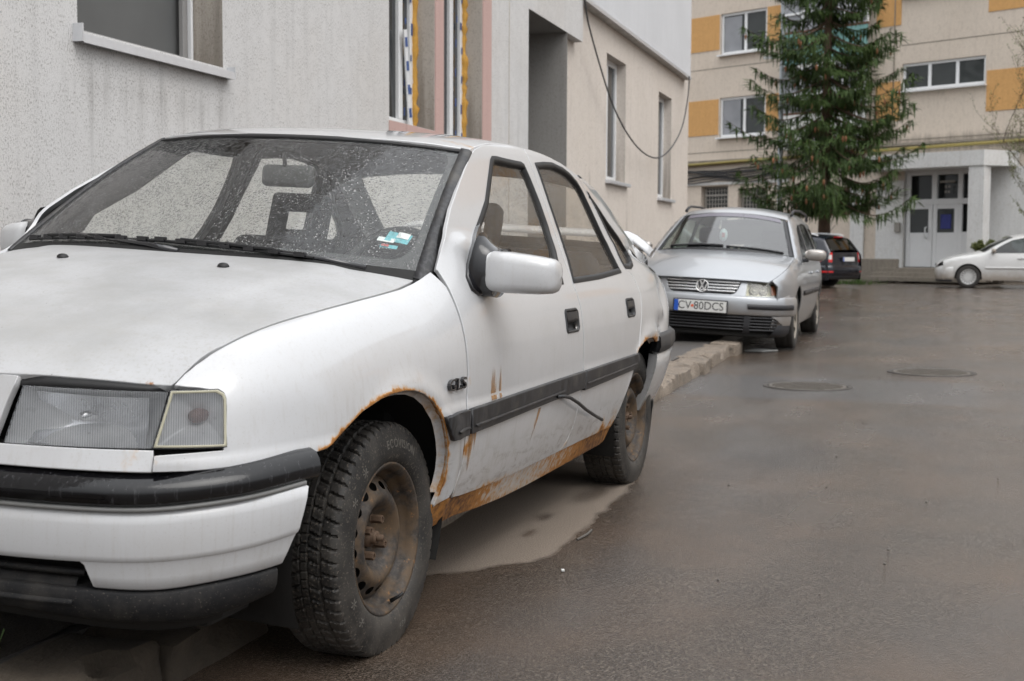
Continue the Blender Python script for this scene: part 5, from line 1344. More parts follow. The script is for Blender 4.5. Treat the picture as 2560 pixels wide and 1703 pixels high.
# ---- front bumper
fb = empty('front_bumper', parent=car)
band_lo = cspline([0, .31, .49, .626, .737, .85, .95, 1.0], [.488, .490, .493, .498, .510, .522, .531, .534])
band_hi = cspline([0, .31, .49, .626, .737, .85, .95, 1.0], [.548, .550, .553, .556, .567, .578, .584, .585])
crease_z = cspline([0, .314, .486, .629, .741, .92, 1.0], [.374, .3755, .379, .384, .395, .418, .430])
white_lo = cspline([0, .5155, .647, .743, .911, 1.0], [.316, .3174, .3183, .3305, .3496, .362])
lip_lo = cspline([0, .317, .50, .625, .746, .882, 1.0], [.252, .251, .2434, .2407, .2497, .2785, .305])
def bump_rows(fz, ts): return [sweep(np.c_[ts, z(np.abs(ts)) if callable(z) else np.full(len(ts), z)], np.where(np.abs(ts) > .80, o_ * (1 - 2.6 * np.clip(np.abs(ts) - .80, 0, .2)), o_) if o_ > 0 else o_) for z, o_ in fz]
T_END = 1.002
ts = np.linspace(-T_END, T_END, 121)
def add(f, d): return lambda t: f(t) + d
loft('bumper_band', bump_rows([(add(band_hi, .006), -.045), (add(band_hi, .010), -.018), (add(band_hi, .004), .002), (add(band_hi, -.010), .026), (add(band_hi, -.024), .036), (add(band_lo, .026), .037), (add(band_lo, .010), .034), (band_lo, .024), (add(band_lo, -.002), .006)], ts), M['wet_plastic'], fb)
t2_ = np.linspace(-.965, .965, 101)
loft('bright_strip', bump_rows([(add(band_lo, -.001), .018), (add(band_lo, -.003), .027), (add(band_lo, -.011), .027), (add(band_lo, -.013), .014)], t2_), M['grey_strip'], fb)
def skin_end(z): return np.interp(z, [.34, .35, .424, .536], [.908, .911, .942, .972])
prof = [(lambda t: band_lo(t) - .012, .012), (lambda t: band_lo(t) - .014, .020), (lambda t: .75 * (band_lo(t) - .014) + .25 * crease_z(t), .0245), (lambda t: .5 * (band_lo(t) - .014) + .5 * crease_z(t), .025), (lambda t: crease_z(t) + .010, .0235), (lambda t: crease_z(t) + .002, .022), (lambda t: crease_z(t) - .004, .0175), (lambda t: crease_z(t) - .012, .0150), (lambda t: .5 * crease_z(t) + .5 * white_lo(t) - .004, .011), (lambda t: white_lo(t) + .004, .006), (white_lo, .000)]
def skin_rows(rows, b0, b1, n, lims=None):
    out = []
    for i in rows:
        f_, o_ = prof[i]; end = skin_end(f_(.93))
        st_ = np.interp(i, [6, 9, 10], [.487, .512, .516]) if lims else -end
        tt = np.linspace(st_, end, n); out.append(sweep(np.c_[tt, f_(np.abs(tt))], o_))
    return out
def skin_attr(rows):
    V = np.concatenate(rows); return {'rust': .32 * (np.abs(V[:, 1]) > .80) * (V[:, 2] > .52), 'grime': np.full(len(V), .40)}
rw = skin_rows(range(0, 7), -1, 1, 121); loft('bumper_skin', rw, M['white_paint'], fb, attrs=skin_attr(rw))
rws = [np.array(r_) for r_ in rw]
lw = skin_rows(range(6, 11), 0, 1, 45, True)
for sg in (-1, 1):
    q = [np.array(r_) * [1, sg, 1] for r_ in lw]; loft('bumper_skin', q, M['white_paint'], fb, attrs=skin_attr(q))
    e = [r_[0] for r_ in q]; strip('intake_edge', e, [p_ + [.03, 0, 0] for p_ in e], M['white_paint'], fb, attrs={'rust': np.zeros(10), 'grime': np.ones(10)})
rws = rws + [np.concatenate([(r_ * [1, -1, 1])[::-1], r_]) for r_ in [np.array(k_) for k_ in lw[1:]]]
# folded edge at the wheel opening
for q in (0, -1):
    e = [r_[q] for r_ in rws]; sg = 1 if e[0][1] > 0 else -1
    strip('skin_edge', e, [np.array(p) + [.012, -sg * .03, 0] for p in e], M['white_paint'], fb, attrs={'rust': np.full(2 * len(e), .3), 'grime': np.full(2 * len(e), 1.)})
LIP_END = .902
tl = np.linspace(-LIP_END, LIP_END, 121)
loft('lower_lip', bump_rows([(add(white_lo, -.002), -.020), (add(white_lo, -.004), .002), (add(white_lo, -.010), .008), (lambda t: .4 * white_lo(t) + .6 * lip_lo(t), .006), (add(lip_lo, .012), -.002), (add(lip_lo, .003), -.010), (lip_lo, -.03), (lip_lo, -.12)], tl * 1.0), M['lip_plastic'], fb)
for q in (-1, 1):
    e = [sweep(np.array([[q * LIP_END, z]]), o_)[0] for z, o_ in ((white_lo(LIP_END), .004), (.5 * white_lo(LIP_END) + .5 * lip_lo(LIP_END), .006), (lip_lo(LIP_END), -.01))]
    strip('lip_edge', e, [np.array(p) + [.02, -q * .06, 0] for p in e], M['lip_plastic'], fb)
# intake: shelf, slats and dark back
ti = np.linspace(-.50, .50, 41)
loft('intake', bump_rows([(add(crease_z, -.006), .006), (add(crease_z, -.004), -.06), (.355, -.085), (.322, -.085), (.312, -.03), (.316, -.012)], ti), M['underbody'], fb)
loft('intake_slat', bump_rows([(.346, -.022), (.352, -.012), (.344, -.006), (.336, -.012), (.338, -.03)], np.linspace(-.487, .487, 41)), M['lip_plastic'], fb)
loft('intake_frame', bump_rows([(.334, -.035), (.326, -.012), (.300, .000), (.287, .010), (.283, .013), (.278, .009)], np.linspace(-.47, .47, 41)), M['lip_plastic'], fb)
# valance under the lip
loft('splash_valance', bump_rows([(add(lip_lo, .01), -.05), (add(lip_lo, -.028), -.06), (add(lip_lo, -.030), -.2)], np.linspace(-.8, .8, 61)), M['underbody'], car)

# ---- lamps, panels between bonnet and bumper
def nose_uv(poly): return np.array(poly, float)
HL = [(.318, .7198), (.646, .7255), (.619, .6135), (.2985, .6040)]
CL = [(.654, .7275), (.760, .7310), (.775, .7240), (.7795, .7140), (.7745, .6165), (.6235, .6140)]
for sg in (-1, 1):
    f_ = lambda p: [(sg * a, b) for a, b in p]
    hl = empty('headlight', parent=car)
    def bulge(uv, s__=1):
        P, N_ = nose(uv); return P, N_
    panel('lamp_glass', bulge, f_(HL), (), M['lens'], hl, h=.02, depth=.006, lip=.002, off=-.004)
    # housing walls and bowl behind the glass
    q = densify(np.array(f_(HL)), .02); P, N_ = nose(q)
    c = P.mean(0) + np.array([.13, 0, -.005])
    rows = [P - N_ * .008, P * .97 + c * .03 - N_ * .03, P * .55 + c * .45 + [.03, 0, 0], P * .12 + c * .88 + [.02, 0, 0]]
    loft('lamp_bowl', rows, M['lamp_bowl'], hl, closed_v=True)
    cc = nose([[sg * .44, .662]])[0][0]
    rows = []
    for k, t_ in enumerate(np.linspace(.335, .600, 15)):
        dep_ = .030 + .055 * (1 - ((t_ - .46) / .14) ** 2 if abs(t_ - .46) < .14 else 0)
        P3, N3 = nose(np.c_[np.full(9, sg * t_), np.linspace(.612, .716, 9)])
        curve = 1 - ((np.linspace(-1, 1, 9)) ** 2) * .75
        rows.append(P3 - N3 * (.02 + dep_ * curve)[:, None])
    loft('reflector', rows, M['reflector'], hl)
    o = MB().lathe([(0, -.012), (.010, -.008), (.012, .03)], 14, 'x').build('bulb', M['chrome'], hl, smooth=True); o.location = tuple(cc + np.array([.05, 0, 0]))
    # black gasket above the headlight
    top = densify(np.array(f_([(.300, .738), (.36, .7445), (.50, .744), (.645, .739)])), .03, False); bot = densify(np.array(f_([(.312, .7195), (.37, .7215), (.50, .7245), (.648, .7255)])), .03, False)
    m_ = min(len(top), len(bot)); A, NA = nose(top[:m_]); B, NB = nose(bot[:m_])
    loft('lamp_gasket', [A - NA * .03, A - NA * .012, B - NB * .006, B - NB * .02], M['rubber_trim'], hl)
    co = empty('corner_lamp', parent=car)
    panel('lamp_glass', bulge, f_(CL), (), M['lens'], co, h=.018, depth=.010, lip=.002, off=.001)
    q = densify(np.array(f_(CL)), .012); P, N_ = nose(q); ctr = np.array([q[:, 0].mean(), q[:, 1].mean()])
    qi = q + (ctr - q) * .085; Pi, Ni = nose(qi); qo = q - (ctr - q) * .055; Po, No = nose(qo)
    loft('lamp_seal', [P + N_ * .0015, (P + Pi) / 2 + N_ * .004, Pi + Ni * .0012], M['old_seal'], co, closed_v=True)
    loft('lamp_surround', [Po - No * .004, P + N_ * .001, P - N_ * .02], M['rubber_trim'], co, closed_v=True)
    cb = P.mean(0) + np.array([.06, -sg * .02, 0])
    loft('lamp_bowl', [P - N_ * .012, P * .6 + cb * .4, P * .12 + cb * .88], M['lamp_bowl'], co, closed_v=True)
    o = MB().lathe([(0, -.03), (.013, -.026), (.017, -.010), (.014, .012), (.011, .03)], 14, 'x').build('bulb', M['amber'], co, smooth=True); o.location = tuple(P.mean(0) + np.array([.045, -sg * .016, .004]))
    # white panel under the headlight
    panel('lamp_panel', nose, f_([(0.0, .5975), (.293, .5985), (.622, .6060), (.622, .5670), (.301, .5620), (0.0, .561)]), (), M['white_paint'], car, h=.03, depth=.012, lip=.003, off=.004, paint={'rust': lambda V: .45 * np.exp(-((np.abs(V[:, 1]) - .57) / .02) ** 2), 'grime': ONE(.5)})
# grille panel between the lamps, white with a dark slot at its top
panel('grille_panel', nose, [(-.306, .7365), (.306, .7365), (.292, .69), (.276, .612), (.26, .600), (-.26, .600), (-.276, .612), (-.292, .69)], ([(-.24, .672), (.24, .672), (.225, .628), (-.225, .628)],), M['white_paint'], car, h=.03, depth=.02, off=.006, paint={'rust': ONE(0.), 'grime': ONE(.3)})
panel('grille_back', nose, [(-.66, .745), (.66, .745), (.66, .555), (-.66, .555)], (), M['underbody'], car, h=.06, depth=0, off=-.16)
for k, z in enumerate((.635, .648, .661)):
    a = np.linspace(-.235, .235, 21); P, N_ = nose(np.c_[a, np.full(21, z)])
    loft('grille_slat', [P - N_ * .02 + [0, 0, .001], P + N_ * .0 + [0, 0, .003], P + N_ * .0 - [0, 0, .003], P - N_ * .02 - [0, 0, .004]], M['plastic'], car)
# dark gap filler behind the joint of bumper and body
loft('gap_filler', [sweep(np.c_[ts, np.full(121, .60)], -.05), sweep(np.c_[ts, np.full(121, .53)], -.012)], M['underbody'], car)

# ---- door mirrors
def mirror(sg):
    m_ = empty('wing_mirror', parent=car)
    # black foot: triangle on the door corner swelling to the arm
    foot = [(.770, .952), (.70, .915), (.60, .865), (.545, .829), (.516, .799), (.517, .766), (.55, .751), (.64, .752), (.70, .79), (.74, .86)]
    panel('mirror_sail', side, foot, (), M['gloss_black'], m_, h=.02, depth=.012, lip=.006, sgn=sg, off=.010)
    rows = []
    for t in np.linspace(0, 1, 7):
        yc = .775 + .075 * t; f_ = 1 - .10 * math.sin(math.pi * t)
        rows.append([(.600 + .012 * t + .072 * f_ * math.copysign(abs(math.cos(a)) ** .75, math.cos(a)), sg * (yc + .012 * math.sin(a)), .950 + .016 * t + (.074 + (.060 * (1 - t) ** 1.5 if math.sin(a) > 0 else 0)) * f_ * math.copysign(abs(math.sin(a)) ** .75, math.sin(a))) for a in np.linspace(0, 2 * math.pi, 24, endpoint=False)])
    loft('mirror_arm', rows, M['gloss_black'], m_, closed_v=True, caps=True)
    # white shell: rounded box, deeper towards the glass
    rows = []
    prof = [(0.0, .70, .86), (.02, .90, .96), (.07, 1.0, 1.0), (.14, 1.0, 1.0), (.19, .97, .975), (.222, .90, .92), (.236, .76, .80), (.244, .52, .58), (.2475, .25, .28), (.248, .02, .02)]
    for t, fx, fz in prof:
        r_ = []
        for a in np.linspace(0, 2 * math.pi, 28, endpoint=False):
            ca, sa = math.cos(a), math.sin(a)
            ex = math.copysign(abs(ca) ** .55, ca); ez = math.copysign(abs(sa) ** .48, sa)
            fwd = .078 if ex < 0 else .045
            r_.append((.598 + .12 * t + ex * fwd * fx, sg * (.822 + t * (.83 if sg < 0 else .50)), .972 - .03 * t + ez * .064 * fz * (1 - .16 * t / .246)))
        rows.append(r_)
    loft('mirror_shell', rows, M['white_paint'], m_, closed_v=True, caps=True, attrs={'rust': np.zeros(28 * 10), 'grime': np.full(28 * 10, .2)})
    MB().box((.648, sg * (.915 if sg < 0 else .875), .968), (.006, .120 if sg < 0 else .06, .095), sg * -.10, bevel=.002).build('mirror_glass', M['chrome'], m_)
mirror(-1); mirror(1)

# ---- wheels
def tyre_mesh(Rr=.302, half=.094, nth=504, full=True, load=.288, seed=0):
    w = []                                   # half profile from outer bead over the tread to the inner bead: (y, r, tread?)
    side_p = [(.070, .192), (.083, .199), (.090, .212), (.0940, .228), (.0935, .245), (.0905, .262), (.0865, .276)]
    tread = np.linspace(.0835, -.0835, 49 if full else 17)
    def crown(y): return Rr - .30 * y * y - (2.9 * max(0, abs(y) - .066)) ** 2 * 3.2
    prof = [(y, r, 0) for y, r in side_p] + [(y, crown(y), 1) for y in tread] + [(-y, r, 0) for y, r in side_p[::-1]]
    V = []
    for i in range(nth):
        th = 2 * math.pi * i / nth
        for y, r, t in prof:
            d = 0
            if t and full:
                a = abs(y); nb = 58
                ph = (th * nb / (2 * math.pi) + 11.0 * (a - .02) - 40 * max(0, a - .05) * (a - .05)) % 1
                if a > .046: d = .0075 if ph < .20 else (.0012 if (ph * 5.2) % 1 < .12 else 0)
                elif a > .0405: d = .0075
                elif a > .012:
                    ph2 = (ph + .5) % 1; d = .0065 if ph2 < .20 else (.002 if (y * 260 + th * 60) % 1 < .18 else 0)
                else: d = .0065 if a > .007 else (.0045 if ((th * 84 / (2 * math.pi)) % 1) < .15 else 0)
                if a > .079: d *= .8
            elif t:
                a = abs(y); d = .006 if abs(a - .03) < .006 else (.005 if a > .05 and (th * 60 / (2 * math.pi)) % 1 < .18 else 0)
            if not t and .262 <= r <= .28 and full: d = .0009 if (th * 126 / (2 * math.pi)) % 1 < .35 and r > .27 else 0
            rr = r - d
            x, z = rr * math.sin(th), -rr * math.cos(th)
            yy = y
            if z < -load:
                over = -load - z; yy = y * (1 + over * 1.6); z = -load - over * .04
            V.append((x, yy, z))
    return V, grid_faces(nth, len(prof), True, False)
def disc_mesh():
    nh = 16
    ang = np.linspace(0, 2 * math.pi, 72, endpoint=False)
    outer = np.c_[.162 * np.cos(ang), .162 * np.sin(ang)]
    holes = []
    a12 = np.linspace(0, 2 * math.pi, 12, endpoint=False)
    for k in range(nh):
        t = 2 * math.pi * (k + .35) / nh
        er, et = np.array([math.cos(t), math.sin(t)]), np.array([-math.sin(t), math.cos(t)])
        holes.append(np.array([er * (.136 + .0105 * math.cos(b)) + et * .0165 * math.sin(b) for b in a12]))
    holes.append(np.array([(.029 * math.cos(b), .029 * math.sin(b)) for b in np.linspace(0, 2 * math.pi, 24, endpoint=False)]))
    uv, F, loops = tri_domain(outer, holes, .009)
    r = np.hypot(uv[:, 0], uv[:, 1])
    dep = cspline([.0, .029, .05, .066, .080, .098, .112, .125, .140, .152, .164], [-.062, -.060, -.060, -.056, -.038, -.020, -.018, -.026, -.038, -.046, -.058])(r)
    return np.c_[uv[:, 0], dep, uv[:, 1]], F
TV, TF = tyre_mesh(); TV2, TF2 = tyre_mesh(full=False, nth=180)
DV, DF = disc_mesh()
rim_prof = [(.1965, -.150), (.185, -.146), (.178, -.125), (.163, -.10), (.158, -.07), (.160, -.052), (.170, -.040), (.178, -.026), (.1785, -.012), (.186, -.006), (.190, -.001), (.1955, .0015), (.1985, -.002), (.198, -.008)]
def wheel(loc, sg, full, spin=0.0, toe=0.0):
    w = empty('wheel', tuple(to_car(loc)), (-PHI, 0, 0), car)
    rot = (0, spin, 0 if sg > 0 else math.pi)
    # local frame: +y is outwards
    flip = Matrix.Rotation(0 if sg > 0 else math.pi, 4, 'Z')
    def put(name, V, F, mt, par=w, smooth=True, dy=0.0, turn=True):
        s_ = spin if turn else 0
        mr = flip @ Matrix.Translation((0, dy, 0)) @ Matrix.Rotation(s_, 4, 'Y')
        return mesh(name, [mr @ Vector(v) for v in V], F, mt, par, smooth=smooth)
    t_ = put('tyre', TV if full else TV2, TF if full else TF2, M['tyre'], turn=False)
    autosmooth(t_, 40)
    rm = MB().lathe(rim_prof, 64, 'y'); put('rim', rm.V, rm.F, M['rim'], dy=.082, turn=False)
    put('rim_disc', DV, DF, M['rim'], dy=.082)
    hb = MB().lathe([(0, -.030), (.016, -.030), (.018, -.034), (.018, -.046), (.026, -.048), (.028, -.075)], 20, 'y').lathe([(0, -.014), (.009, -.014), (.010, -.03)], 8, 'y', (0, 0, 0))
    put('hub', hb.V, hb.F, M['rust_bolt'], dy=.082)
    for k in range(4):
        a = math.pi / 4 + k * math.pi / 2
        b = MB().lathe([(0, -.030), (.006, -.030), (.0065, -.027), (.0105, -.027), (.0112, -.030), (.0115, -.056), (.014, -.058)], 6, 'y', (.050 * math.cos(a), 0, .050 * math.sin(a)))
        put('wheel_bolt', b.V, b.F, M['rust_bolt'], dy=.082, smooth=False)
    dr = MB().lathe([(0, -.075), (.15, -.075), (.155, -.10), (.155, -.15)], 32, 'y'); put('brake_drum', dr.V, dr.F, M['underbody'], dy=.082, turn=False)
    return w
wl = wheel((0, -.716, .288), -1, True, .25)
wheel((2.6, -.713, .288), -1, True, .9)
wheel((0, .713, .408), 1, False); wheel((2.6, .713, .408), 1, False)
# valve stem and raised sidewall letters on the near front tyre
MB().tube([(.03, -.075, -.172), (.036, -.095, -.160), (.040, -.106, -.150)], [.006, .0045, .004], 8).build('valve', M['rubber_trim'], wl, smooth=True)
M['letter'] = simple('sidewall_letters', (.105, .097, .085), .7, var=.3, scale=90)
def wall_text(txt, size, r0, ang, spacing=1.0, inward=False, mt=None, depth=.0008):
    V, F = text_data(txt, size, depth, 'CENTER', 0, spacing)
    out = []
    for x, y, z in V:
        a = ang - x / r0 if not inward else ang + x / r0
        r = r0 + y if not inward else r0 - y
        yo = np.interp(r, [.192, .199, .212, .228, .245, .262, .276], [.070, .083, .090, .0940, .0935, .0905, .0865])
        # ang measured clockwise from the top as seen from outside; forward of the car is to the left
        out.append((-r * math.sin(ang - a + 0) if False else r * math.sin(ang * 0 + a * -1 + 2 * ang) , -(yo + .0004 + z), r * math.cos(a * -1 + 2 * ang)))
    return mesh('sidewall_letters', out, F, mt or M['letter'], wl, smooth=False)
wall_text('ECOVISION', .031, .246, R(14), 1.15)
wall_text('ROTATION', .012, .222, R(-88), 1.1)
wall_text('989', .026, .246, R(165), 1.1)
for a in (-38, -58, -118, -134):
    wall_text('*', .055, .236, R(a), 1.0)

# ---- underside and cabin
MB().box((1.5, 0, .24), (4.2, 1.30, .10), bevel=.02).build('floor_pan', M['underbody'], car)
MB().box((-.45, 0, .42), (.45, 1.0, .30), bevel=.03).build('engine_block', M['underbody'], car)
MB().box((.30, 0, .62), (.10, 1.35, .62), bevel=.02).build('bulkhead', M['dark_trim'], car)
MB().box((3.2, 0, .55), (.25, 1.2, .6), bevel=.02).build('boot_floor', M['underbody'], car)
dash_rows = []
for x, z in ((.30, .935), (.45, .945), (.60, .935), (.70, .905), (.735, .86), (.72, .70), (.60, .60)):
    dash_rows.append([(x - .05 * (1 - q * q), q * .70, z - .012 * q * q) for q in np.linspace(-1, 1, 25)])
loft('dashboard', dash_rows, M['grey_trim'], car)
MB().box((.72, -.36, .945), (.20, .36, .06), bevel=.025).build('instrument_hood', M['grey_trim'], car, smooth=True)
sw = empty('steering_wheel', (.905, -.36, .905), (0, R(-64), 0), car)
MB().lathe([(.185 + .014 * math.cos(a), .014 * math.sin(a)) for a in np.linspace(0, 2 * math.pi, 10, endpoint=False)], 40, 'z', closed=True).build('steering_rim', M['grey_trim'], sw, smooth=True)
MB().box((0, 0, -.02), (.12, .16, .03), bevel=.012).box((0, .11, -.015), (.05, .12, .016), bevel=.006).box((0, -.11, -.015), (.05, .12, .016), bevel=.006).box((-.1, 0, -.015), (.14, .04, .016), bevel=.006).build('steering_hub', M['dark_trim'], sw, smooth=True)
def seat(x, y, w, back_top=.93, head=True, lean=.30):
    s_ = empty('seat', (x, y, 0), (0, 0, 0), car)
    def cushion(name, c, size, ry):
        bm = bmesh.new(); bmesh.ops.create_cube(bm, size=1); bmesh.ops.scale(bm, vec=size, verts=bm.verts)
        bmesh.ops.bevel(bm, geom=bm.edges[:], offset=min(size) * .42, segments=4, affect='EDGES', profile=.6)
        bm.verts.index_update(); mr = Matrix.Translation(c) @ Matrix.Rotation(ry, 4, 'Y')
        V = [mr @ v.co for v in bm.verts]; F = [[v.index for v in f.verts] for f in bm.faces]; bm.free()
        return mesh(name, V, F, M['seat_cloth'], s_)
    cushion('cushion', (-.02, 0, .46), (.52, w, .16), R(-6))
    cushion('backrest', (.27, 0, .70), (.15, w, .64), lean)
    if head:
        hx, hz = .27 + math.tan(lean) * .38, 1.075
        for dy, sz in ((-.095, (.085, .05, .17)), (.095, (.085, .05, .17))):
            cushion('headrest', (hx, dy, hz), sz, lean)
        cushion('headrest', (hx + .02, 0, hz + .075), (.085, .24, .062), lean)
        cushion('headrest', (hx - .02, 0, hz - .065), (.085, .24, .058), lean)
        MB().tube([(hx - .02, -.07, .94), (hx - .01, -.07, 1.03)], .006, 6).tube([(hx - .02, .07, .94), (hx - .01, .07, 1.03)], .006, 6).build('headrest_post', M['steel'], s_, smooth=True)
seat(1.18, -.36, .50); seat(1.18, .36, .50)
seat(2.03, -.33, .62, head=False, lean=.36); seat(2.03, .33, .62, head=False, lean=.36)
rv = empty('rear_view_mirror', (.78, -.028, 1.228), (0, R(4), R(-8)), car)
MB().box((0, 0, 0), (.035, .205, .072), bevel=.016).build('mirror_case', M['grey_trim'], rv, smooth=True)
MB().tube([(-.01, .01, .03), (-.02, .01, .075)], .007, 6).box((-.015, .01, .085), (.03, .05, .016), bevel=.005).build('mirror_stem', M['dark_trim'], rv, smooth=True)
MB().box((2.62, 0, .93), (.55, 1.25, .03), bevel=.01).build('parcel_shelf', M['dark_trim'], car)
# ================================================================ further cars: one skin builder for all three
class Skin:
    def __init__(s, top, width, prof, rr=.07, nose=None, tail=None):
        s.top = cspline(*zip(*top)) if len(top) < 7 else pchip(*zip(*top))
        s.W = cspline(*zip(*width)); s.prof = cspline(*zip(*prof)); s.rr = rr
        s.ends = {}
        for k, pts in (('front', nose), ('rear', tail)):
            if pts:
                f = cspline(*zip(*pts)); y = np.linspace(0, pts[-1][0], 300); x = f(y)
                s.ends[k] = (y, x, np.r_[0, np.cumsum(np.hypot(np.diff(y), np.diff(x)))], -1 if k == 'front' else 1)
    def raw(s, uv):
        uv = np.atleast_2d(np.asarray(uv, float)); x, z = uv[:, 0], uv[:, 1]
        c = np.clip(1 - (s.top(x) - z) / s.rr, 0, .97)
        y = s.W(x) * s.prof(z) - s.rr * (1 - np.sqrt(1 - c * c))
        return np.c_[x, y, z]
    def side(s, uv, sgn=-1):
        uv = np.atleast_2d(np.asarray(uv, float)); e = .004
        P = s.raw(uv); a = s.raw(uv + [e, 0]) - s.raw(uv - [e, 0]); b = s.raw(uv + [0, e]) - s.raw(uv - [0, e])
        N = np.cross(b, a); N /= np.linalg.norm(N, axis=1)[:, None] + 1e-12; N *= np.sign(N[:, 1:2] + 1e-9)
        return P * [1, sgn, 1], N * [1, sgn, 1]
    def ye(s, x): return s.raw(np.c_[np.atleast_1d(x), s.top(np.atleast_1d(x))])[:, 1]
    def upper(s, name, xs, mat, parent, crown=.03, bow=(0, 0), n=21, inset=0.0, dz=0.0, attrs=None):
        q = np.linspace(-1, 1, n); rows = []
        for i, x in enumerate(xs):
            ye = float(s.ye(x)[0]) - inset; zt = float(s.top(x)) + dz; b = np.interp(i, [0, len(xs) - 1], bow)
            cr = crown[i] if isinstance(crown, (list, tuple, np.ndarray)) else crown
            rows.append([(x + b * (1 - k * k), k * ye, zt + cr * (1 - abs(k) ** 2.4)) for k in q])
        at = {k_: np.full(n * len(xs), v) for k_, v in (attrs or {}).items()}
        return loft(name, rows, mat, parent, attrs=at)
    def end(s, tz, off, which='front'):
        tz = np.atleast_2d(np.asarray(tz, float)); y, x, t, sg = s.ends[which]; a = np.abs(tz[:, 0])
        def at(b): return np.interp(b, t, x), np.interp(b, t, y)
        x0, y0 = at(a); x1, y1 = at(np.minimum(a + .01, t[-1])); xm, ym = at(np.maximum(a - .01, 0))
        tx, ty = x1 - xm, y1 - ym; tx = np.where(a < .01, 0, tx); L = np.hypot(tx, ty)
        nx, ny = ty / L * sg, tx / L * -sg
        o_ = np.asarray(off, float); sgn = np.sign(tz[:, 0] + 1e-12)
        return np.c_[x0 + nx * o_, (y0 + ny * o_) * sgn, tz[:, 1]]
    def endsurf(s, which, rake=0.0, z0=.55):
        def f(tz, sgn=1):
            tz = np.atleast_2d(np.asarray(tz, float)); e = .004
            g_ = lambda q: s.end(q, -rake * (q[:, 1] - z0), which)
            P = g_(tz); a = g_(tz + [e, 0]) - g_(tz - [e, 0]); b = g_(tz + [0, e]) - g_(tz - [0, e])
            N = np.cross(a, b); N /= np.linalg.norm(N, axis=1)[:, None] + 1e-12
            return P, N * np.sign(N[:, :1] * (-1 if which == 'front' else 1) + 1e-9)
        return f
    def bumper(s, name, which, prof, T, mat, parent, n=61, attrs=None):
        ts_ = np.linspace(-T, T, n); rows = [s.end(np.c_[ts_, np.full(n, z)], o_, which) for z, o_ in prof]
        at = {k_: np.full(n * len(prof), v) for k_, v in (attrs or {}).items()}
        return loft(name, rows, mat, parent, attrs=at)
def pchip(xs, ys):
    xs = np.asarray(xs, float); ys = np.asarray(ys, float); h = np.diff(xs); d = np.diff(ys) / h; m = np.zeros(len(xs))
    for i in range(1, len(xs) - 1):
        if d[i - 1] * d[i] > 0: w1, w2 = 2 * h[i] + h[i - 1], h[i] + 2 * h[i - 1]; m[i] = (w1 + w2) / (w1 / d[i - 1] + w2 / d[i])
    m[0], m[-1] = d[0], d[-1]
    def f(x):
        x = np.clip(np.asarray(x, float), xs[0], xs[-1]); i = np.clip(np.searchsorted(xs, x) - 1, 0, len(xs) - 2); t = (x - xs[i]) / h[i]
        return (1 + 2 * t) * (1 - t) ** 2 * ys[i] + t * (1 - t) ** 2 * h[i] * m[i] + t * t * (3 - 2 * t) * ys[i + 1] + t * t * (t - 1) * h[i] * m[i + 1]
    return f
def flank(sk, names, cuts, low, parent, mat, windows, glassm, sgs=(-1, 1), h=.06, attrs=None, trim=None):
    """side of a car as separate panels between vertical cuts"""
    out = {}
    for sg in sgs:
        for i, nm in enumerate(names):
            a, b = cuts[i] + .004, cuts[i + 1] - .004; n_ = max(3, int((b - a) / .03)); xs_ = np.linspace(a, b, n_)
            lo_ = np.array([low(x) for x in xs_]); hi_ = sk.top(xs_) - .002
            ok = hi_ - lo_ > .01
            poly = np.r_[np.c_[xs_[ok], lo_[ok]], np.c_[xs_[ok], hi_[ok]][::-1]]
            hs_ = [np.array(w) for w in windows if a < np.mean([p[0] for p in w]) < b]
            pt = {k_: (lambda v: (lambda V: np.full(len(V), v)))(v) for k_, v in (attrs or {}).items()}
            o = panel(nm, sk.side, poly, hs_, mat, parent, h=h, depth=.012, lip=.004, sgn=sg, paint=pt)
            out[(nm, sg)] = o
            for w in hs_:
                c = w.mean(0); inn = w + (c - w) * .045
                P, N_ = sk.side(densify(w, .05), sg); Pi, Ni = sk.side(densify(w, .05) + (c - densify(w, .05)) * .06, sg)
                loft('window_seal', [P + N_ * .002, Pi + Ni * .001, Pi - Ni * .015], trim or M['rubber_trim'], o, closed_v=True)
                panel('window_pane', sk.side, w, (), glassm, o, h=.1, depth=0, sgn=sg, off=-.008)
    return out
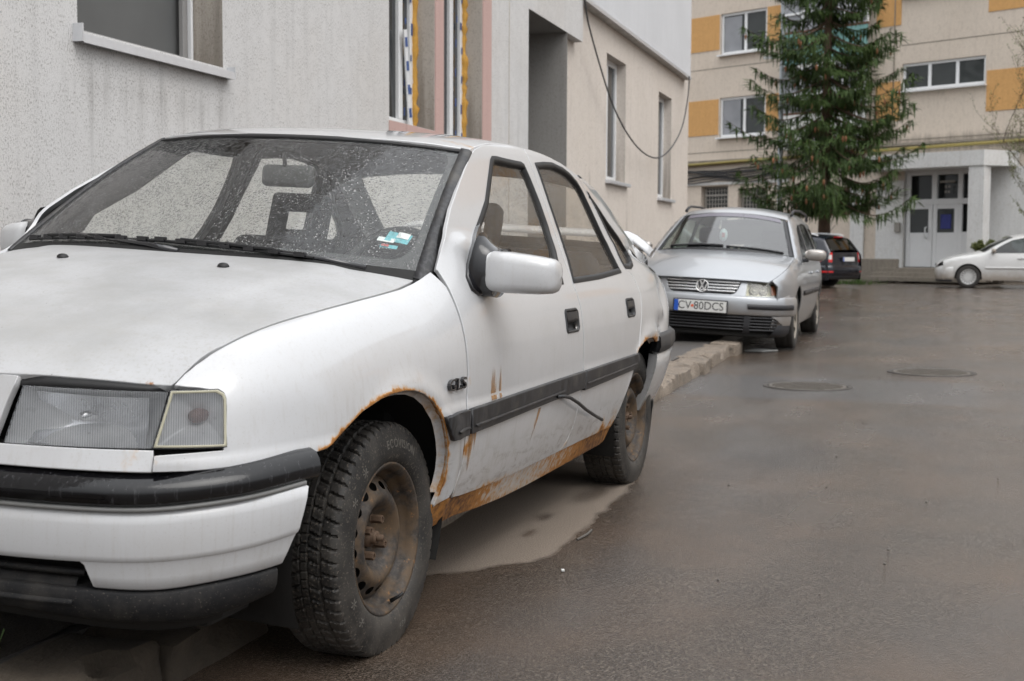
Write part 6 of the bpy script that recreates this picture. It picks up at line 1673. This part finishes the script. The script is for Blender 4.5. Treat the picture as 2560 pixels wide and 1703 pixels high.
def far_wheel(parent, x, y, r, sg, spokes, mat, width=.20, roll=0.0, z=None, style='alloy'):
    w = empty('wheel', (x, y, z if z is not None else r), (-roll, 0, 0), parent)
    f = r / .302; fl = Matrix.Rotation(0 if sg > 0 else math.pi, 4, 'Z')
    mesh('tyre', [fl @ Vector((a * f, b * 1.08, c * f)) for a, b, c in TV2], TF2, M['far_tyre'], w)
    rr_ = r * .66
    ang = np.linspace(0, 2 * math.pi, 48, endpoint=False); outer = np.c_[rr_ * np.cos(ang), rr_ * np.sin(ang)]
    hl_ = []
    for k in range(spokes):
        t = 2 * math.pi * (k + .5) / spokes; wd = math.pi / spokes * (.62 if style == 'alloy' else .42)
        hl_.append(np.array([(rr_ * ra * math.cos(t + aa), rr_ * ra * math.sin(t + aa)) for ra, aa in ((.40, 0), (.62, wd * .6), (.86, wd), (.90, 0), (.86, -wd), (.62, -wd * .6))]))
    uv, F, lp = tri_domain(outer, hl_, rr_ * .16)
    rn = np.hypot(uv[:, 0], uv[:, 1]) / rr_
    dep = .086 - .028 * rn * (1 - rn) * 4 * .5 - .01 * (rn < .25)
    V = [fl @ Vector((a, d_, c)) for (a, c), d_ in zip(uv, dep)]
    mesh('hubcap', V, F, mat, w)
    mb = MB().lathe([(rr_, .05), (rr_ * 1.02, .088), (rr_ * .97, .092), (rr_ * .95, .07)], 40, 'y'); mesh('rim', [fl @ Vector(v) for v in mb.V], mb.F, mat, w)
    mb = MB().lathe([(0, .045), (rr_, .045)], 24, 'y'); mesh('brake_drum', [fl @ Vector(v) for v in mb.V], mb.F, M['underbody'], w)
    return w
M['far_tyre'] = simple('dusty_tyre', (.035, .032, .029), .8, var=.3, scale=20)
def metal_paint(name, c, metallic, rough, dirt=None):
    g = G(name); co = g.coord(); n_ = g.noise(co, 3, 3); sp = g.sep(g.n('TexCoord').outputs['Object'])
    col = g.mix(n_, tuple(k * .94 for k in c), tuple(min(1, k * 1.05) for k in c))
    if dirt:
        lowm = g.ramp01(g.math('ADD', sp.outputs[2], g.math('MULTIPLY', g.noise(co, 7, 4), .25)), .66, .36)
        col = g.mix(g.math('MULTIPLY', lowm, dirt), col, (.36, .30, .235))
    return g.out(g.pbr(col, rough, metallic, None, coat=.6, coat_rough=.06))
M['silver'] = metal_paint('silver_paint', (.40, .415, .435), .6, .30, .55)
M['clean_white'] = metal_paint('white_car_paint', (.68, .68, .67), 0, .3, .75)
M['navy'] = metal_paint('dark_blue_black_paint', (.010, .012, .020), .2, .22)
def car_glass(name, tint, refl=.07):
    g = G(name); fr = g.facing(refl)
    t_ = g.n('BsdfTransparent', {'Color': (*tint, 1)}, 0); gl = g.n('BsdfGlossy', {'Color': (1, 1, 1, 1), 'Roughness': .02, 'Normal': g.bump(g.noise(g.coord(), 90, 3), .10, .002)}, 0)
    return g.out(g.n('MixShader', {0: fr, 1: t_, 2: gl}, 0))
M['estate_glass'] = car_glass('estate_windscreen', (.62, .72, .70), .17); M['tint_glass'] = car_glass('tinted_glass', (.28, .34, .33)); M['hatch_glass'] = car_glass('dark_rear_glass', (.05, .06, .06))
M['lamp_clear'] = car_glass('clear_lamp_cover', (.88, .87, .78))
M['lamp_inner'] = simple('lamp_inner', (.78, .76, .66), .25, .2, var=.2, scale=20)
M['lamp_pod'] = simple('lamp_pod', (.20, .20, .20), .12, .9, var=.2, scale=20)
M['lamp_amber'] = simple('lamp_amber', (.40, .15, .09), .25, var=.15, scale=40)
M['lamp_red'] = simple('lamp_red', (.62, .02, .02), .15, var=.15, scale=20)
M['strip_black'] = simple('bumper_black', (.022, .022, .025), .5, var=.2, scale=20)
M['plate_white'] = simple('plate_white', (.72, .72, .70), .35, var=.04)
M['plate_blue'] = simple('plate_blue', (.02, .10, .50), .35, var=.05)
M['plate_ink'] = simple('plate_ink', (.02, .02, .02), .4)
M['plate_orange'] = simple('plate_orange', (.80, .12, .03), .4)

def car_frame(name, contact, heading, track, phi, label):
    e = empty(name); m_ = Matrix.Translation(contact) @ Matrix.Rotation(heading, 4, 'Z') @ Matrix.Rotation(phi, 4, 'X') @ Matrix.Translation((0, track, 0))
    e.matrix_world = m_; return tag(e, label, 'car')
def arch_low(arches, sill=.22):
    def f(x):
        z = sill
        for cx, cz, r in arches:
            if abs(x - cx) < r: z = max(z, cz + math.sqrt(r * r - (x - cx) ** 2))
        return z
    return f
def interior(parent, x0, x1, w, belt, roofz):
    MB().box(((x0 + x1) / 2, 0, .30), (x1 - x0 + 1.2, w * 1.7, .12)).build('floor_pan', M['underbody'], parent)
    MB().box((x0 - .05, 0, belt - .14), (.35, w * 1.75, .20), bevel=.05).build('dashboard', M['dark_trim'], parent)
    for y in (-.36, .36):
        s_ = empty('seat', (x0 + .95, y, 0), parent=parent)
        MB().box((0, 0, .75), (.14, .50, .62), bevel=.05).build('backrest', M['seat_cloth'], s_); MB().box((.05, 0, 1.15), (.09, .26, .18), bevel=.04).build('headrest', M['seat_cloth'], s_); MB().box((-.25, 0, .45), (.5, .5, .16), bevel=.05).build('cushion', M['seat_cloth'], s_)
    MB().box((x0 + 1.95, 0, .70), (.16, 1.3, .60), bevel=.05).build('rear_seat', M['seat_cloth'], parent)
def mirror_far(parent, x, y, z, sg, mat):
    m_ = empty('wing_mirror', (x, sg * y, z), parent=parent)
    rows = []
    for t, f in ((0, .55), (.03, .9), (.08, 1), (.15, 1), (.19, .9), (.215, .5), (.22, .1)):
        rows.append([(.055 * f * math.copysign(abs(math.cos(a)) ** .7, math.cos(a)) + .12 * t, sg * t, .062 * f * math.copysign(abs(math.sin(a)) ** .7, math.sin(a))) for a in np.linspace(0, 2 * math.pi, 16, endpoint=False)])
    loft('mirror_shell', rows, mat, m_, closed_v=True, caps=True)
    MB().box((.01, -sg * .02, -.06), (.07, .12, .04), bevel=.015).build('mirror_arm', M['strip_black'], m_)

# ---------------------------------------------------------------- silver estate
def silver_estate():
    HD = .030; c = car_frame('estate_car', (10.73, -.345, 0), HD, .752, .047, 'silver estate car with a registration plate, parked half on the kerb')
    sk = Skin(top=[(-.92, .62), (-.86, .675), (-.78, .715), (-.6, .782), (-.3, .852), (0, .897), (.25, .925), (.42, .955), (.60, 1.075), (.80, 1.20), (1.0, 1.315), (1.12, 1.365), (1.35, 1.415), (1.8, 1.438), (2.3, 1.438), (2.8, 1.42), (3.2, 1.39), (3.42, 1.355), (3.55, 1.20), (3.68, 1.0), (3.78, .92)],
              width=[(-.92, .60), (-.78, .715), (-.6, .795), (-.4, .842), (-.1, .866), (.4, .873), (1.5, .873), (2.6, .868), (3.1, .845), (3.5, .79), (3.78, .70)],
              prof=[(.15, .90), (.25, .935), (.40, .975), (.58, 1.0), (.72, .995), (.86, .965), (.95, .93), (1.1, .862), (1.25, .79), (1.36, .735), (1.45, .685)], rr=.075,
              nose=[(0, -.905), (.2, -.90), (.4, -.878), (.55, -.838), (.65, -.79), (.73, -.725), (.79, -.635), (.83, -.53), (.855, -.41), (.865, -.28)])
    S = M['silver']; low = arch_low([(0, .315, .355), (2.70, .315, .355)], .23)
    WF = [(.70, .945), (.83, 1.06), (1.0, 1.165), (1.16, 1.265), (1.42, 1.315), (1.50, 1.31), (1.47, 1.12), (1.44, .955)]
    WR = [(1.54, .958), (1.57, 1.15), (1.60, 1.315), (1.9, 1.335), (2.25, 1.325), (2.40, 1.28), (2.52, 1.12), (2.55, .975)]
    WQ = [(2.64, .98), (2.60, 1.12), (2.52, 1.285), (2.9, 1.29), (3.25, 1.25), (3.42, 1.02), (3.2, .99)]
    fl = flank(sk, ['front_fender', 'front_door', 'rear_door', 'quarter_panel'], [-.755, .42, 1.53, 2.58, 3.74], low, c, S, [WF, WR, WQ], M['estate_glass'])
    for sg in (-1, 1):
        for nm, a, b in (('front_door', .47, 1.50), ('rear_door', 1.56, 2.30)):
            xs_ = np.linspace(a, b, 10); P, N_ = sk.side(np.c_[xs_, np.full(10, .55)], sg); P1, N1 = sk.side(np.c_[xs_, np.full(10, .60)], sg)
            loft('rubbing_strip', [P + N_ * .001, P + N_ * .014, P1 + N1 * .014, P1 + N1 * .001], M['strip_black'], fl[(nm, sg)])
            hx = b - .16; P, N_ = sk.side([[hx, .78]], sg); MB().box(tuple(P[0] + N_[0] * .012), (.19, .035, .03), bevel=.010).build('door_handle', S, fl[(nm, sg)])
    # bonnet, roof, glass
    xs_ = np.r_[-.80, -.785, -.76, -.70, -.6, -.45, -.3, -.1, .1, .28, .40]
    sk.upper('bonnet', xs_, S, c, crown=[.012, .019, .026, .034, .040, .044, .047, .050, .052, .050, .045], bow=(-.088, -.10), inset=.006)
    xs_ = np.linspace(.43, 1.08, 14)
    ws = sk.upper('windscreen', xs_, M['estate_glass'], c, crown=.055, bow=(-.16, -.09), inset=.045)
    M['sun_band'] = simple('sun_band', (.15, .14, .17), .3, var=.1)
    q = np.linspace(-.93, .93, 21)
    def wsp(x, k, dz=.004): return (x + (-.16 + (x - .43) / .65 * .07) * (1 - k * k), k * (float(sk.ye(x)[0]) - .045), float(sk.top(x)) + .055 * (1 - abs(k) ** 2.4) + dz)
    loft('sun_band', [[wsp(x, k) for k in q] for x in (.985, 1.03, 1.07)], M['sun_band'], ws)
    for sg in (-1, 1):
        loft('windscreen_trim', [[wsp(x, sg * .985, .006) for x in xs_], [wsp(x, sg * 1.03, .004) for x in xs_], [wsp(x, sg * 1.075, -.01) for x in xs_]], M['strip_black'], ws)
    MB().tube([wsp(.455, k, .012) for k in np.linspace(-.9, -.05, 12)], .010, 6).build('wiper', M['strip_black'], c, smooth=True)
    MB().tube([wsp(.470, k, .014) for k in np.linspace(.0, .85, 12)], .010, 6).build('wiper', M['strip_black'], c, smooth=True)
    loft('scuttle', [[wsp(.435, k, .003) for k in np.linspace(-1, 1, 17)], [np.array(wsp(.41, k, -.03)) for k in np.linspace(-1, 1, 17)]], M['strip_black'], c)
    # paper pennant hanging behind the glass
    pn = MB().lathe([(0, 0), (.055, 0), (.056, .003), (0, .004)], 20, 'x').build('pennant', M['sticker'], ws, smooth=True); p_ = wsp(.72, .08, -.05); pn.location = (p_[0] + .03, p_[1], p_[2]); pn.scale = (1, .8, 1.25)
    pr = MB().box((-.003, 0, 0), (.002, .035, .05)).build('pennant_print', M['sticker_red'], ws); pr.location = (p_[0] + .028, p_[1], p_[2])
    sk.upper('roof', np.linspace(1.09, 3.40, 24), S, c, crown=[.055 - .0 * i for i in range(24)], bow=(-.09, .0), inset=.004)
    sk.upper('rear_window', np.linspace(3.42, 3.66, 8), M['hatch_glass'], c, crown=.03, bow=(.0, .1), inset=.03)
    MB().box((3.72, 0, .70), (.14, 1.45, .55), bevel=.05).build('tailgate', S, c)
    for sg in (-1, 1):
        rl = [(1.30, sg * .600, 1.415), (1.42, sg * .600, 1.455), (1.6, sg * .602, 1.475), (2.2, sg * .602, 1.485), (3.0, sg * .597, 1.465), (3.2, sg * .592, 1.435), (3.28, sg * .59, 1.39)]
        MB().tube(rl, [.018, .016, .014, .014, .014, .016, .018], 8).build('roof_rail', M['strip_black'], c, smooth=True)
    # front: bumper, grille, lamps
    bp = empty('front_bumper', parent=c)
    sk.bumper('bumper_skin', 'front', [(.560, -.012), (.556, .004), (.54, .016), (.50, .022), (.46, .024), (.42, .022), (.385, .016), (.372, .006), (.366, -.02)], 1.20, S, bp, 81)
    for sg in (-1, 1):
        sk_f = lambda z, o_, a, b: sk.end(np.c_[np.linspace(a, b, 14) * sg, np.full(14, z)], o_)
        loft('bumper_strip', [sk_f(.432, .022, .46, 1.02), sk_f(.434, .036, .46, 1.02), sk_f(.482, .036, .45, 1.02), sk_f(.486, .022, .45, 1.02)], M['strip_black'], bp)
        # painted cheeks beside the lower intake and the black corner lips
        loft('bumper_cheek', [sk_f(.368, .012, .70, 1.02), sk_f(.33, .012, .78, 1.02), sk_f(.28, .008, .86, 1.01), sk_f(.255, -.002, .90, 1.0)], S, bp)
        loft('corner_lip', [sk_f(.288, .006, .79, 1.0), sk_f(.25, .012, .75, 1.0), sk_f(.20, .008, .72, .99), sk_f(.165, -.02, .70, .97), sk_f(.16, -.10, .70, .95)], M['strip_black'], bp)
        loft('intake_divider', [sk_f(.366, .010, .43, .49), sk_f(.28, .010, .43, .49), sk_f(.22, .006, .43, .49), sk_f(.19, -.02, .42, .50)], M['strip_black'], bp)
        for k in range(5):
            z = .352 - k * .030
            loft('intake_slat', [sk_f(z, -.03, .49, .80 - .012 * k), sk_f(z + .004, .006, .49, .80 - .012 * k), sk_f(z - .010, .006, .49, .80 - .012 * k), sk_f(z - .012, -.03, .49, .80 - .012 * k)], M['strip_black'], bp)
            loft('intake_slat', [sk_f(z, -.03, .0, .43), sk_f(z + .004, .004, .0, .43), sk_f(z - .010, .004, .0, .43), sk_f(z - .012, -.03, .0, .43)], M['strip_black'], bp)
    sk.bumper('intake_back', 'front', [(.37, -.04), (.20, -.06), (.17, -.02), (.155, -.05), (.15, -.3)], .95, M['underbody'], bp)
    surf = sk.endsurf('front', .42, .56)
    def fpan(name, poly, mat, par, off, h=.03, holes=(), depth=.012): return panel(name, surf, poly, holes, mat, par, h=h, depth=depth, lip=.004, off=off)
    GR = [(-.395, .705), (.395, .705), (.385, .68), (.35, .605), (.325, .580), (.29, .568), (-.29, .568), (-.325, .580), (-.35, .605), (-.385, .68)]
    gr = empty('grille', parent=c)
    fpan('grille_back', GR, M['strip_black'], gr, -.035)
    wn_ = [(a * 1.05, .5655 + (b - .5655) * 1.04 + .0) for a, b in GR]
    fpan('front_panel', [(-1.0, .712), (1.0, .712), (1.0, .556), (-1.0, .556)], S, c, -.004, holes=(GR, [(.455, .692), (.80 - .03, .690), (.79, .66), (.79, .575), (.44, .568)][::-1], [(-.455, .692), (-.77, .690), (-.79, .66), (-.79, .575), (-.44, .568)]), h=.04)
    for k in range(4):
        z = .592 + k * .030; w_ = np.interp(z, [.568, .605, .705], [.30, .345, .385])
        a = np.linspace(-w_, w_, 25); P, N_ = surf(np.c_[a, np.full(25, z)])
        loft('grille_bar', [P - N_ * .02, P + N_ * .004, P + N_ * .004 + [0, 0, .011], P - N_ * .02 + [0, 0, .013]], M['chrome'], gr)
    em = empty('emblem', tuple(surf([[0, .640]])[0][0] + np.array([-.020, 0, 0])), (0, R(14), 0), gr)
    MB().lathe([(.053, .004), (.058, -.004), (.064, -.004), (.066, .006), (.053, .010)], 36, 'x').build('emblem_ring', M['chrome'], em, smooth=True)
    MB().lathe([(0, .008), (.056, .008)], 24, 'x').build('emblem_back', M['strip_black'], em)
    def stroke(p0, p1, w_=.0115):
        a = Vector((0, *p0)); b = Vector((0, *p1)); d = (b - a).normalized(); n_ = Vector((1, 0, 0)).cross(d) * w_ / 2
        return MB().add([a + n_ + Vector((-.006, 0, 0)), a - n_ + Vector((-.006, 0, 0)), b - n_ + Vector((-.006, 0, 0)), b + n_ + Vector((-.006, 0, 0)), a + n_ + Vector((.006, 0, 0)), a - n_ + Vector((.006, 0, 0)), b - n_ + Vector((.006, 0, 0)), b + n_ + Vector((.006, 0, 0))], [(0, 1, 2, 3), (7, 6, 5, 4), (0, 4, 5, 1), (1, 5, 6, 2), (2, 6, 7, 3), (3, 7, 4, 0)]).build('emblem_stroke', M['chrome'], em)
    for p0, p1 in (((.022, .052), (.0, .008)), ((-.022, .052), (.0, .008)), ((.050, .022), (.024, -.046)), ((-.050, .022), (-.024, -.046)), ((.024, -.046), (.0, .004)), ((-.024, -.046), (0, .004))): stroke(p0, p1)
    for sg in (-1, 1):
        hl = empty('headlight', parent=c)
        LP = [(sg * a, b) for a, b in ((.452, .694), (.72, .694), (.765, .688), (.785, .665), (.792, .572), (.437, .566))]
        fpan('lamp_glass', LP, M['lamp_clear'], hl, .004)
        fpan('lamp_back', LP, M['lamp_inner'], hl, -.05, depth=0)
        for t, z, r_ in ((.525, .630, .050), (.632, .630, .048)):
            P, N_ = surf([[sg * t, z]]); ax = Vector(N_[0])
            o = MB().lathe([(0, .004), (r_ * .45, .008), (r_ * .55, -.004), (r_ * .85, .010), (r_, .016), (r_ * 1.02, -.02)], 24, 'z').build('projector', M['lamp_pod'], hl, smooth=True)
            o.location = tuple(P[0] - N_[0] * .035); o.rotation_mode = 'QUATERNION'; o.rotation_quaternion = ax.to_track_quat('Z', 'Y')
        fpan('indicator', [(sg * a, b) for a, b in ((.730, .675), (.770, .670), (.778, .590), (.72, .585))], M['lamp_amber'], hl, -.018, depth=.01)
    # plate
    pl = empty('number_plate', tuple(sk.end([[0, .44]], .034)[0]), (0, 0, 0), c)
    MB().box((.004, 0, 0), (.016, .545, .132), bevel=.004).build('plate_frame', M['strip_black'], pl)
    MB().box((-.006, 0, 0), (.006, .520, .110), bevel=.002).build('plate_sheet', M['plate_white'], pl)
    MB().box((-.0095, .238, 0), (.002, .042, .108)).build('euro_band', M['plate_blue'], pl)
    def ptxt(t_, y, z, sz, mt, sx=1.0):
        V, F = text_data(t_, sz, 0); mesh('plate_letters', [(-.0102, y - a * sx, z + b) for a, b, _ in V], F, mt, pl, smooth=False)
    ptxt('CV', .155, 0, .112, M['plate_ink'], .92); ptxt('80DCS', -.085, 0, .112, M['plate_ink'], .92); ptxt('RO', .238, -.036, .030, M['plate_white'])
    MB().lathe([(0, -.0102), (.0145, -.0102)], 16, 'x', (0, .077, 0)).build('plate_dot', M['plate_orange'], pl)
    for sg in (-1, 1): mirror_far(c, .64, .845, .985, sg, S)
    phi = .047
    far_wheel(c, 0, -.752, .315, -1, 7, M['silver_cap'], roll=phi); far_wheel(c, 2.70, -.752, .315, -1, 7, M['silver_cap'], roll=phi)
    for x in (0, 2.7): far_wheel(c, x, .752, .315, 1, 7, M['silver_cap'], roll=phi)
    for sg in (-1, 1):
        for cx in (0, 2.70):
            a = np.linspace(R(-10), R(190), 16); A = np.c_[cx + .36 * np.cos(a), np.full(16, sg * .80), .315 + .36 * np.sin(a)]; B = A * [1, .6, 1]; C_ = np.tile([[cx, sg * .48, .32]], (16, 1))
            loft('wheel_house', [A, B, C_], M['underbody'], c)
    interior(c, .62, 3.2, .70, .95, 1.4)
    MB().box((0, 0, .35), (1.5, 1.2, .3)).build('engine_block', M['underbody'], c)
    return c
M['silver_cap'] = simple('dusty_hubcap', (.38, .34, .29), .5, .3, var=.2, scale=15)
silver_estate()

# ---------------------------------------------------------------- white compact at the right edge, seen side-on
def white_compact():
    c = car_frame('compact_car', (34.85, -2.02, 0), R(-90) + .02, .755, 0, 'white compact car at the right edge, seen from its side')
    sk = Skin(top=[(-.90, .52), (-.85, .60), (-.78, .665), (-.6, .765), (-.3, .855), (0, .905), (.25, .945), (.40, .985), (.65, 1.14), (.90, 1.275), (1.1, 1.365), (1.35, 1.425), (1.7, 1.45), (2.2, 1.445), (2.7, 1.40), (3.0, 1.33), (3.2, 1.10), (3.3, .95), (3.38, .80)],
              width=[(-.90, .60), (-.78, .725), (-.6, .81), (-.4, .852), (0, .875), (.6, .88), (1.5, .88), (2.5, .875), (3.0, .85), (3.38, .76)],
              prof=[(.15, .90), (.25, .94), (.40, .975), (.58, 1.0), (.72, .995), (.86, .97), (.97, .93), (1.1, .87), (1.25, .80), (1.36, .745), (1.46, .69)], rr=.08,
              nose=[(0, -.87), (.3, -.86), (.5, -.82), (.64, -.755), (.73, -.68), (.80, -.57), (.84, -.45), (.86, -.30)])
    S = M['clean_white']; low = arch_low([(0, .315, .36), (2.58, .315, .36)], .22)
    WF = [(.56, .955), (.66, 1.045), (.90, 1.205), (1.12, 1.315), (1.42, 1.375), (1.50, 1.378), (1.50, 1.15), (1.48, .965)]
    WR = [(1.58, .97), (1.60, 1.18), (1.60, 1.382), (1.9, 1.392), (2.3, 1.365), (2.48, 1.28), (2.55, 1.04), (2.5, 1.0)]
    fl = flank(sk, ['front_fender', 'front_door', 'rear_door', 'quarter_panel'], [-.66, .40, 1.54, 2.58, 3.34], low, c, S, [WF, WR], M['tint_glass'])
    for sg in (-1, 1):
        for nm, a, b in (('front_door', .44, 1.50), ('rear_door', 1.58, 2.28)):
            xs_ = np.linspace(a, b, 8); P, N_ = sk.side(np.c_[xs_, np.full(8, .535)], sg); P1, N1 = sk.side(np.c_[xs_, np.full(8, .585)], sg)
            loft('rubbing_strip', [P + N_ * .001, P + N_ * .014, P1 + N1 * .014, P1 + N1 * .001], S, fl[(nm, sg)])
            hx = b - .16; P, N_ = sk.side([[hx, .82]], sg); MB().box(tuple(P[0] + N_[0] * .015), (.2, .04, .035), bevel=.012).build('door_handle', S, fl[(nm, sg)])
    sk.upper('bonnet', np.linspace(-.84, .38, 16), S, c, crown=.05, bow=(-.03, -.12), inset=.006)
    sk.upper('windscreen', np.linspace(.41, 1.12, 12), M['tint_glass'], c, crown=.05, bow=(-.14, -.09), inset=.04)
    sk.upper('roof', np.linspace(1.13, 2.98, 18), S, c, crown=.05, bow=(-.09, 0), inset=.004)
    sk.upper('rear_window', np.linspace(3.0, 3.2, 6), M['hatch_glass'], c, crown=.03, bow=(0, .06), inset=.03)
    MB().box((3.25, 0, .68), (.16, 1.5, .62), bevel=.06).build('tailgate', S, c)
    bp = empty('front_bumper', parent=c)
    sk.bumper('bumper_skin', 'front', [(.60, -.03), (.58, .004), (.54, .018), (.46, .022), (.40, .018), (.30, .004), (.24, -.01), (.225, -.03)], 1.10, S, bp)
    sk.bumper('lower_lip', 'front', [(.232, -.012), (.20, -.006), (.17, -.02), (.165, -.3)], 1.06, M['strip_black'], bp)
    surf = sk.endsurf('front', .55, .56)
    for sg in (-1, 1):
        hl = empty('headlight', parent=c)
        panel('lamp_glass', surf, [(sg * a, b) for a, b in ((.50, .70), (.74, .735), (.90, .745), (.93, .72), (.82, .63), (.56, .60))], (), M['lamp_pod'], hl, h=.03, depth=.01, off=.012)
        mirror_far(c, .62, .85, 1.03, sg, S)
    panel('front_panel', surf, [(-.9, .72), (.9, .72), (.9, .57), (-.9, .57)], (), S, c, h=.05, depth=.01, off=-.006)
    MB().box((-.86, 0, .64), (.02, 1.0, .07), bevel=.005).build('grille', M['strip_black'], c)
    for x in (0, 2.58):
        for sg in (-1, 1): far_wheel(c, x, sg * .755, .316, sg, 16, M['alloy_white'], style='cover')
    for sg in (-1, 1):
        for cx in (0, 2.58):
            a = np.linspace(R(-10), R(190), 16); A = np.c_[cx + .362 * np.cos(a), np.full(16, sg * .82), .315 + .362 * np.sin(a)]; B = A * [1, .6, 1]; C_ = np.tile([[cx, sg * .48, .32]], (16, 1))
            loft('wheel_house', [A, B, C_], M['underbody'], c)
    interior(c, .62, 2.8, .70, .97, 1.4)
    return c
M['alloy_white'] = simple('silver_wheel_cover', (.55, .55, .54), .4, .3, var=.1, scale=15)
white_compact()

# ---------------------------------------------------------------- dark estate seen from behind
def dark_estate():
    c = empty('dark_estate_car'); tag(c, 'dark blue estate car with red tail lamp, parked under the spruce', 'car')
    sk = Skin(top=[(-.90, .55), (-.80, .66), (-.5, .80), (0, .90), (.40, .975), (.70, 1.15), (1.0, 1.31), (1.2, 1.385), (1.6, 1.435), (2.2, 1.44), (2.8, 1.415), (3.2, 1.37), (3.34, 1.32), (3.46, 1.18), (3.58, 1.02), (3.64, .93)],
              width=[(-.90, .60), (-.6, .80), (0, .87), (1.5, .88), (2.6, .875), (3.2, .85), (3.64, .78)],
              prof=[(.15, .90), (.25, .94), (.40, .975), (.58, 1.0), (.72, .995), (.86, .97), (.97, .93), (1.1, .87), (1.25, .80), (1.36, .745), (1.46, .69)], rr=.08,
              nose=[(0, -.87), (.3, -.86), (.5, -.82), (.64, -.755), (.73, -.68), (.80, -.57), (.84, -.45), (.86, -.30)],
              tail=[(0, 3.70), (.35, 3.685), (.55, 3.655), (.68, 3.61), (.76, 3.54), (.81, 3.44), (.835, 3.30), (.85, 3.1)])
    S = M['navy']; low = arch_low([(0, .315, .36), (2.58, .315, .36)], .22)
    WF = [(.60, 1.0), (.95, 1.215), (1.2, 1.315), (1.50, 1.345), (1.50, 1.01)]; WR = [(1.58, 1.01), (1.60, 1.35), (2.0, 1.36), (2.40, 1.345), (2.46, 1.03)]; WQ = [(2.54, 1.035), (2.48, 1.335), (2.9, 1.315), (3.16, 1.25), (3.24, 1.10), (3.2, 1.04)]
    flank(sk, ['front_fender', 'front_door', 'rear_door', 'quarter_panel'], [-.66, .40, 1.54, 2.50, 3.62], low, c, S, [WF, WR, WQ], M['tint_glass'])
    sk.upper('bonnet', np.linspace(-.84, .38, 12), S, c, crown=.05, bow=(-.03, -.12), inset=.006)
    sk.upper('windscreen', np.linspace(.41, 1.16, 10), M['tint_glass'], c, crown=.05, bow=(-.14, -.09), inset=.04)
    sk.upper('roof', np.linspace(1.17, 3.33, 18), S, c, crown=.045, bow=(-.09, .03), inset=.004)
    sk.upper('rear_window', np.linspace(3.35, 3.59, 8), M['hatch_glass'], c, crown=.03, bow=(.04, .09), inset=.06)
    MB().box((3.385, 0, 1.375), (.05, .34, .02), bevel=.006).build('high_brake_light', M['lamp_red'], c)
    surf = sk.endsurf('rear', .10, .6)
    panel('tailgate', surf, [(-.80, .96), (.80, .96), (.84, .60), (-.84, .60)], (), S, c, h=.06, depth=.02, off=.0)
    bp = empty('rear_bumper', parent=c)
    sk.bumper('bumper_skin', 'rear', [(.62, -.02), (.61, .03), (.55, .045), (.46, .045), (.36, .03), (.34, .01)], 1.12, S, bp)
    sk.bumper('lower_lip', 'rear', [(.34, .02), (.28, .01), (.24, -.03), (.23, -.08)], 1.08, M['strip_black'], bp)
    for sg in (-1, 1):
        tl = empty('tail_lamp', parent=c)
        panel('lamp_shell', surf, [(sg * a, b) for a, b in ((.60, .96), (.93, .985), (.985, .93), (.95, .72), (.62, .70))], (), M['lamp_red'], tl, h=.04, depth=.02, off=.012)
        panel('lamp_white', surf, [(sg * a, b) for a, b in ((.63, .89), (.74, .90), (.73, .78), (.64, .775))], (), M['plate_white'], tl, h=.04, depth=.006, off=.020)
        panel('reflector', sk.endsurf('rear', 0, .4), [(sg * a, b) for a, b in ((.62, .43), (.98, .43), (.98, .465), (.62, .465))], (), M['lamp_red'], bp, h=.05, depth=.01, off=.052)
        mirror_far(c, .62, .85, 1.03, sg, S)
        MB().tube([(1.3, sg * .60, 1.44), (1.45, sg * .60, 1.475), (2.3, sg * .60, 1.485), (3.0, sg * .59, 1.455), (3.15, sg * .58, 1.41)], .018, 8).build('roof_rail', M['pvc'], c, smooth=True)
        for x in (0, 2.58): far_wheel(c, x, sg * .755, .316, sg, 7, M['alloy_white'])
    pl = empty('number_plate', (3.735, 0, .78), parent=c)
    MB().box((0, 0, 0), (.012, .52, .11), bevel=.002).build('plate_sheet', M['plate_white'], pl); MB().box((.008, -.238, 0), (.003, .042, .108)).build('euro_band', M['plate_blue'], pl)
    MB().tube([(3.05, 0, 1.46), (3.28, 0, 1.70)], .008, 6).build('aerial', M['strip_black'], c)
    interior(c, .62, 3.0, .70, .97, 1.4)
    th = R(61 + 180)
    # place by the rear left corner
    c.location = (DX - (3.62 * math.cos(th)), DY - (3.62 * math.sin(th)), 0); c.rotation_euler = (0, 0, th)
DX, DY = 33.2, 1.12
dark_estate()
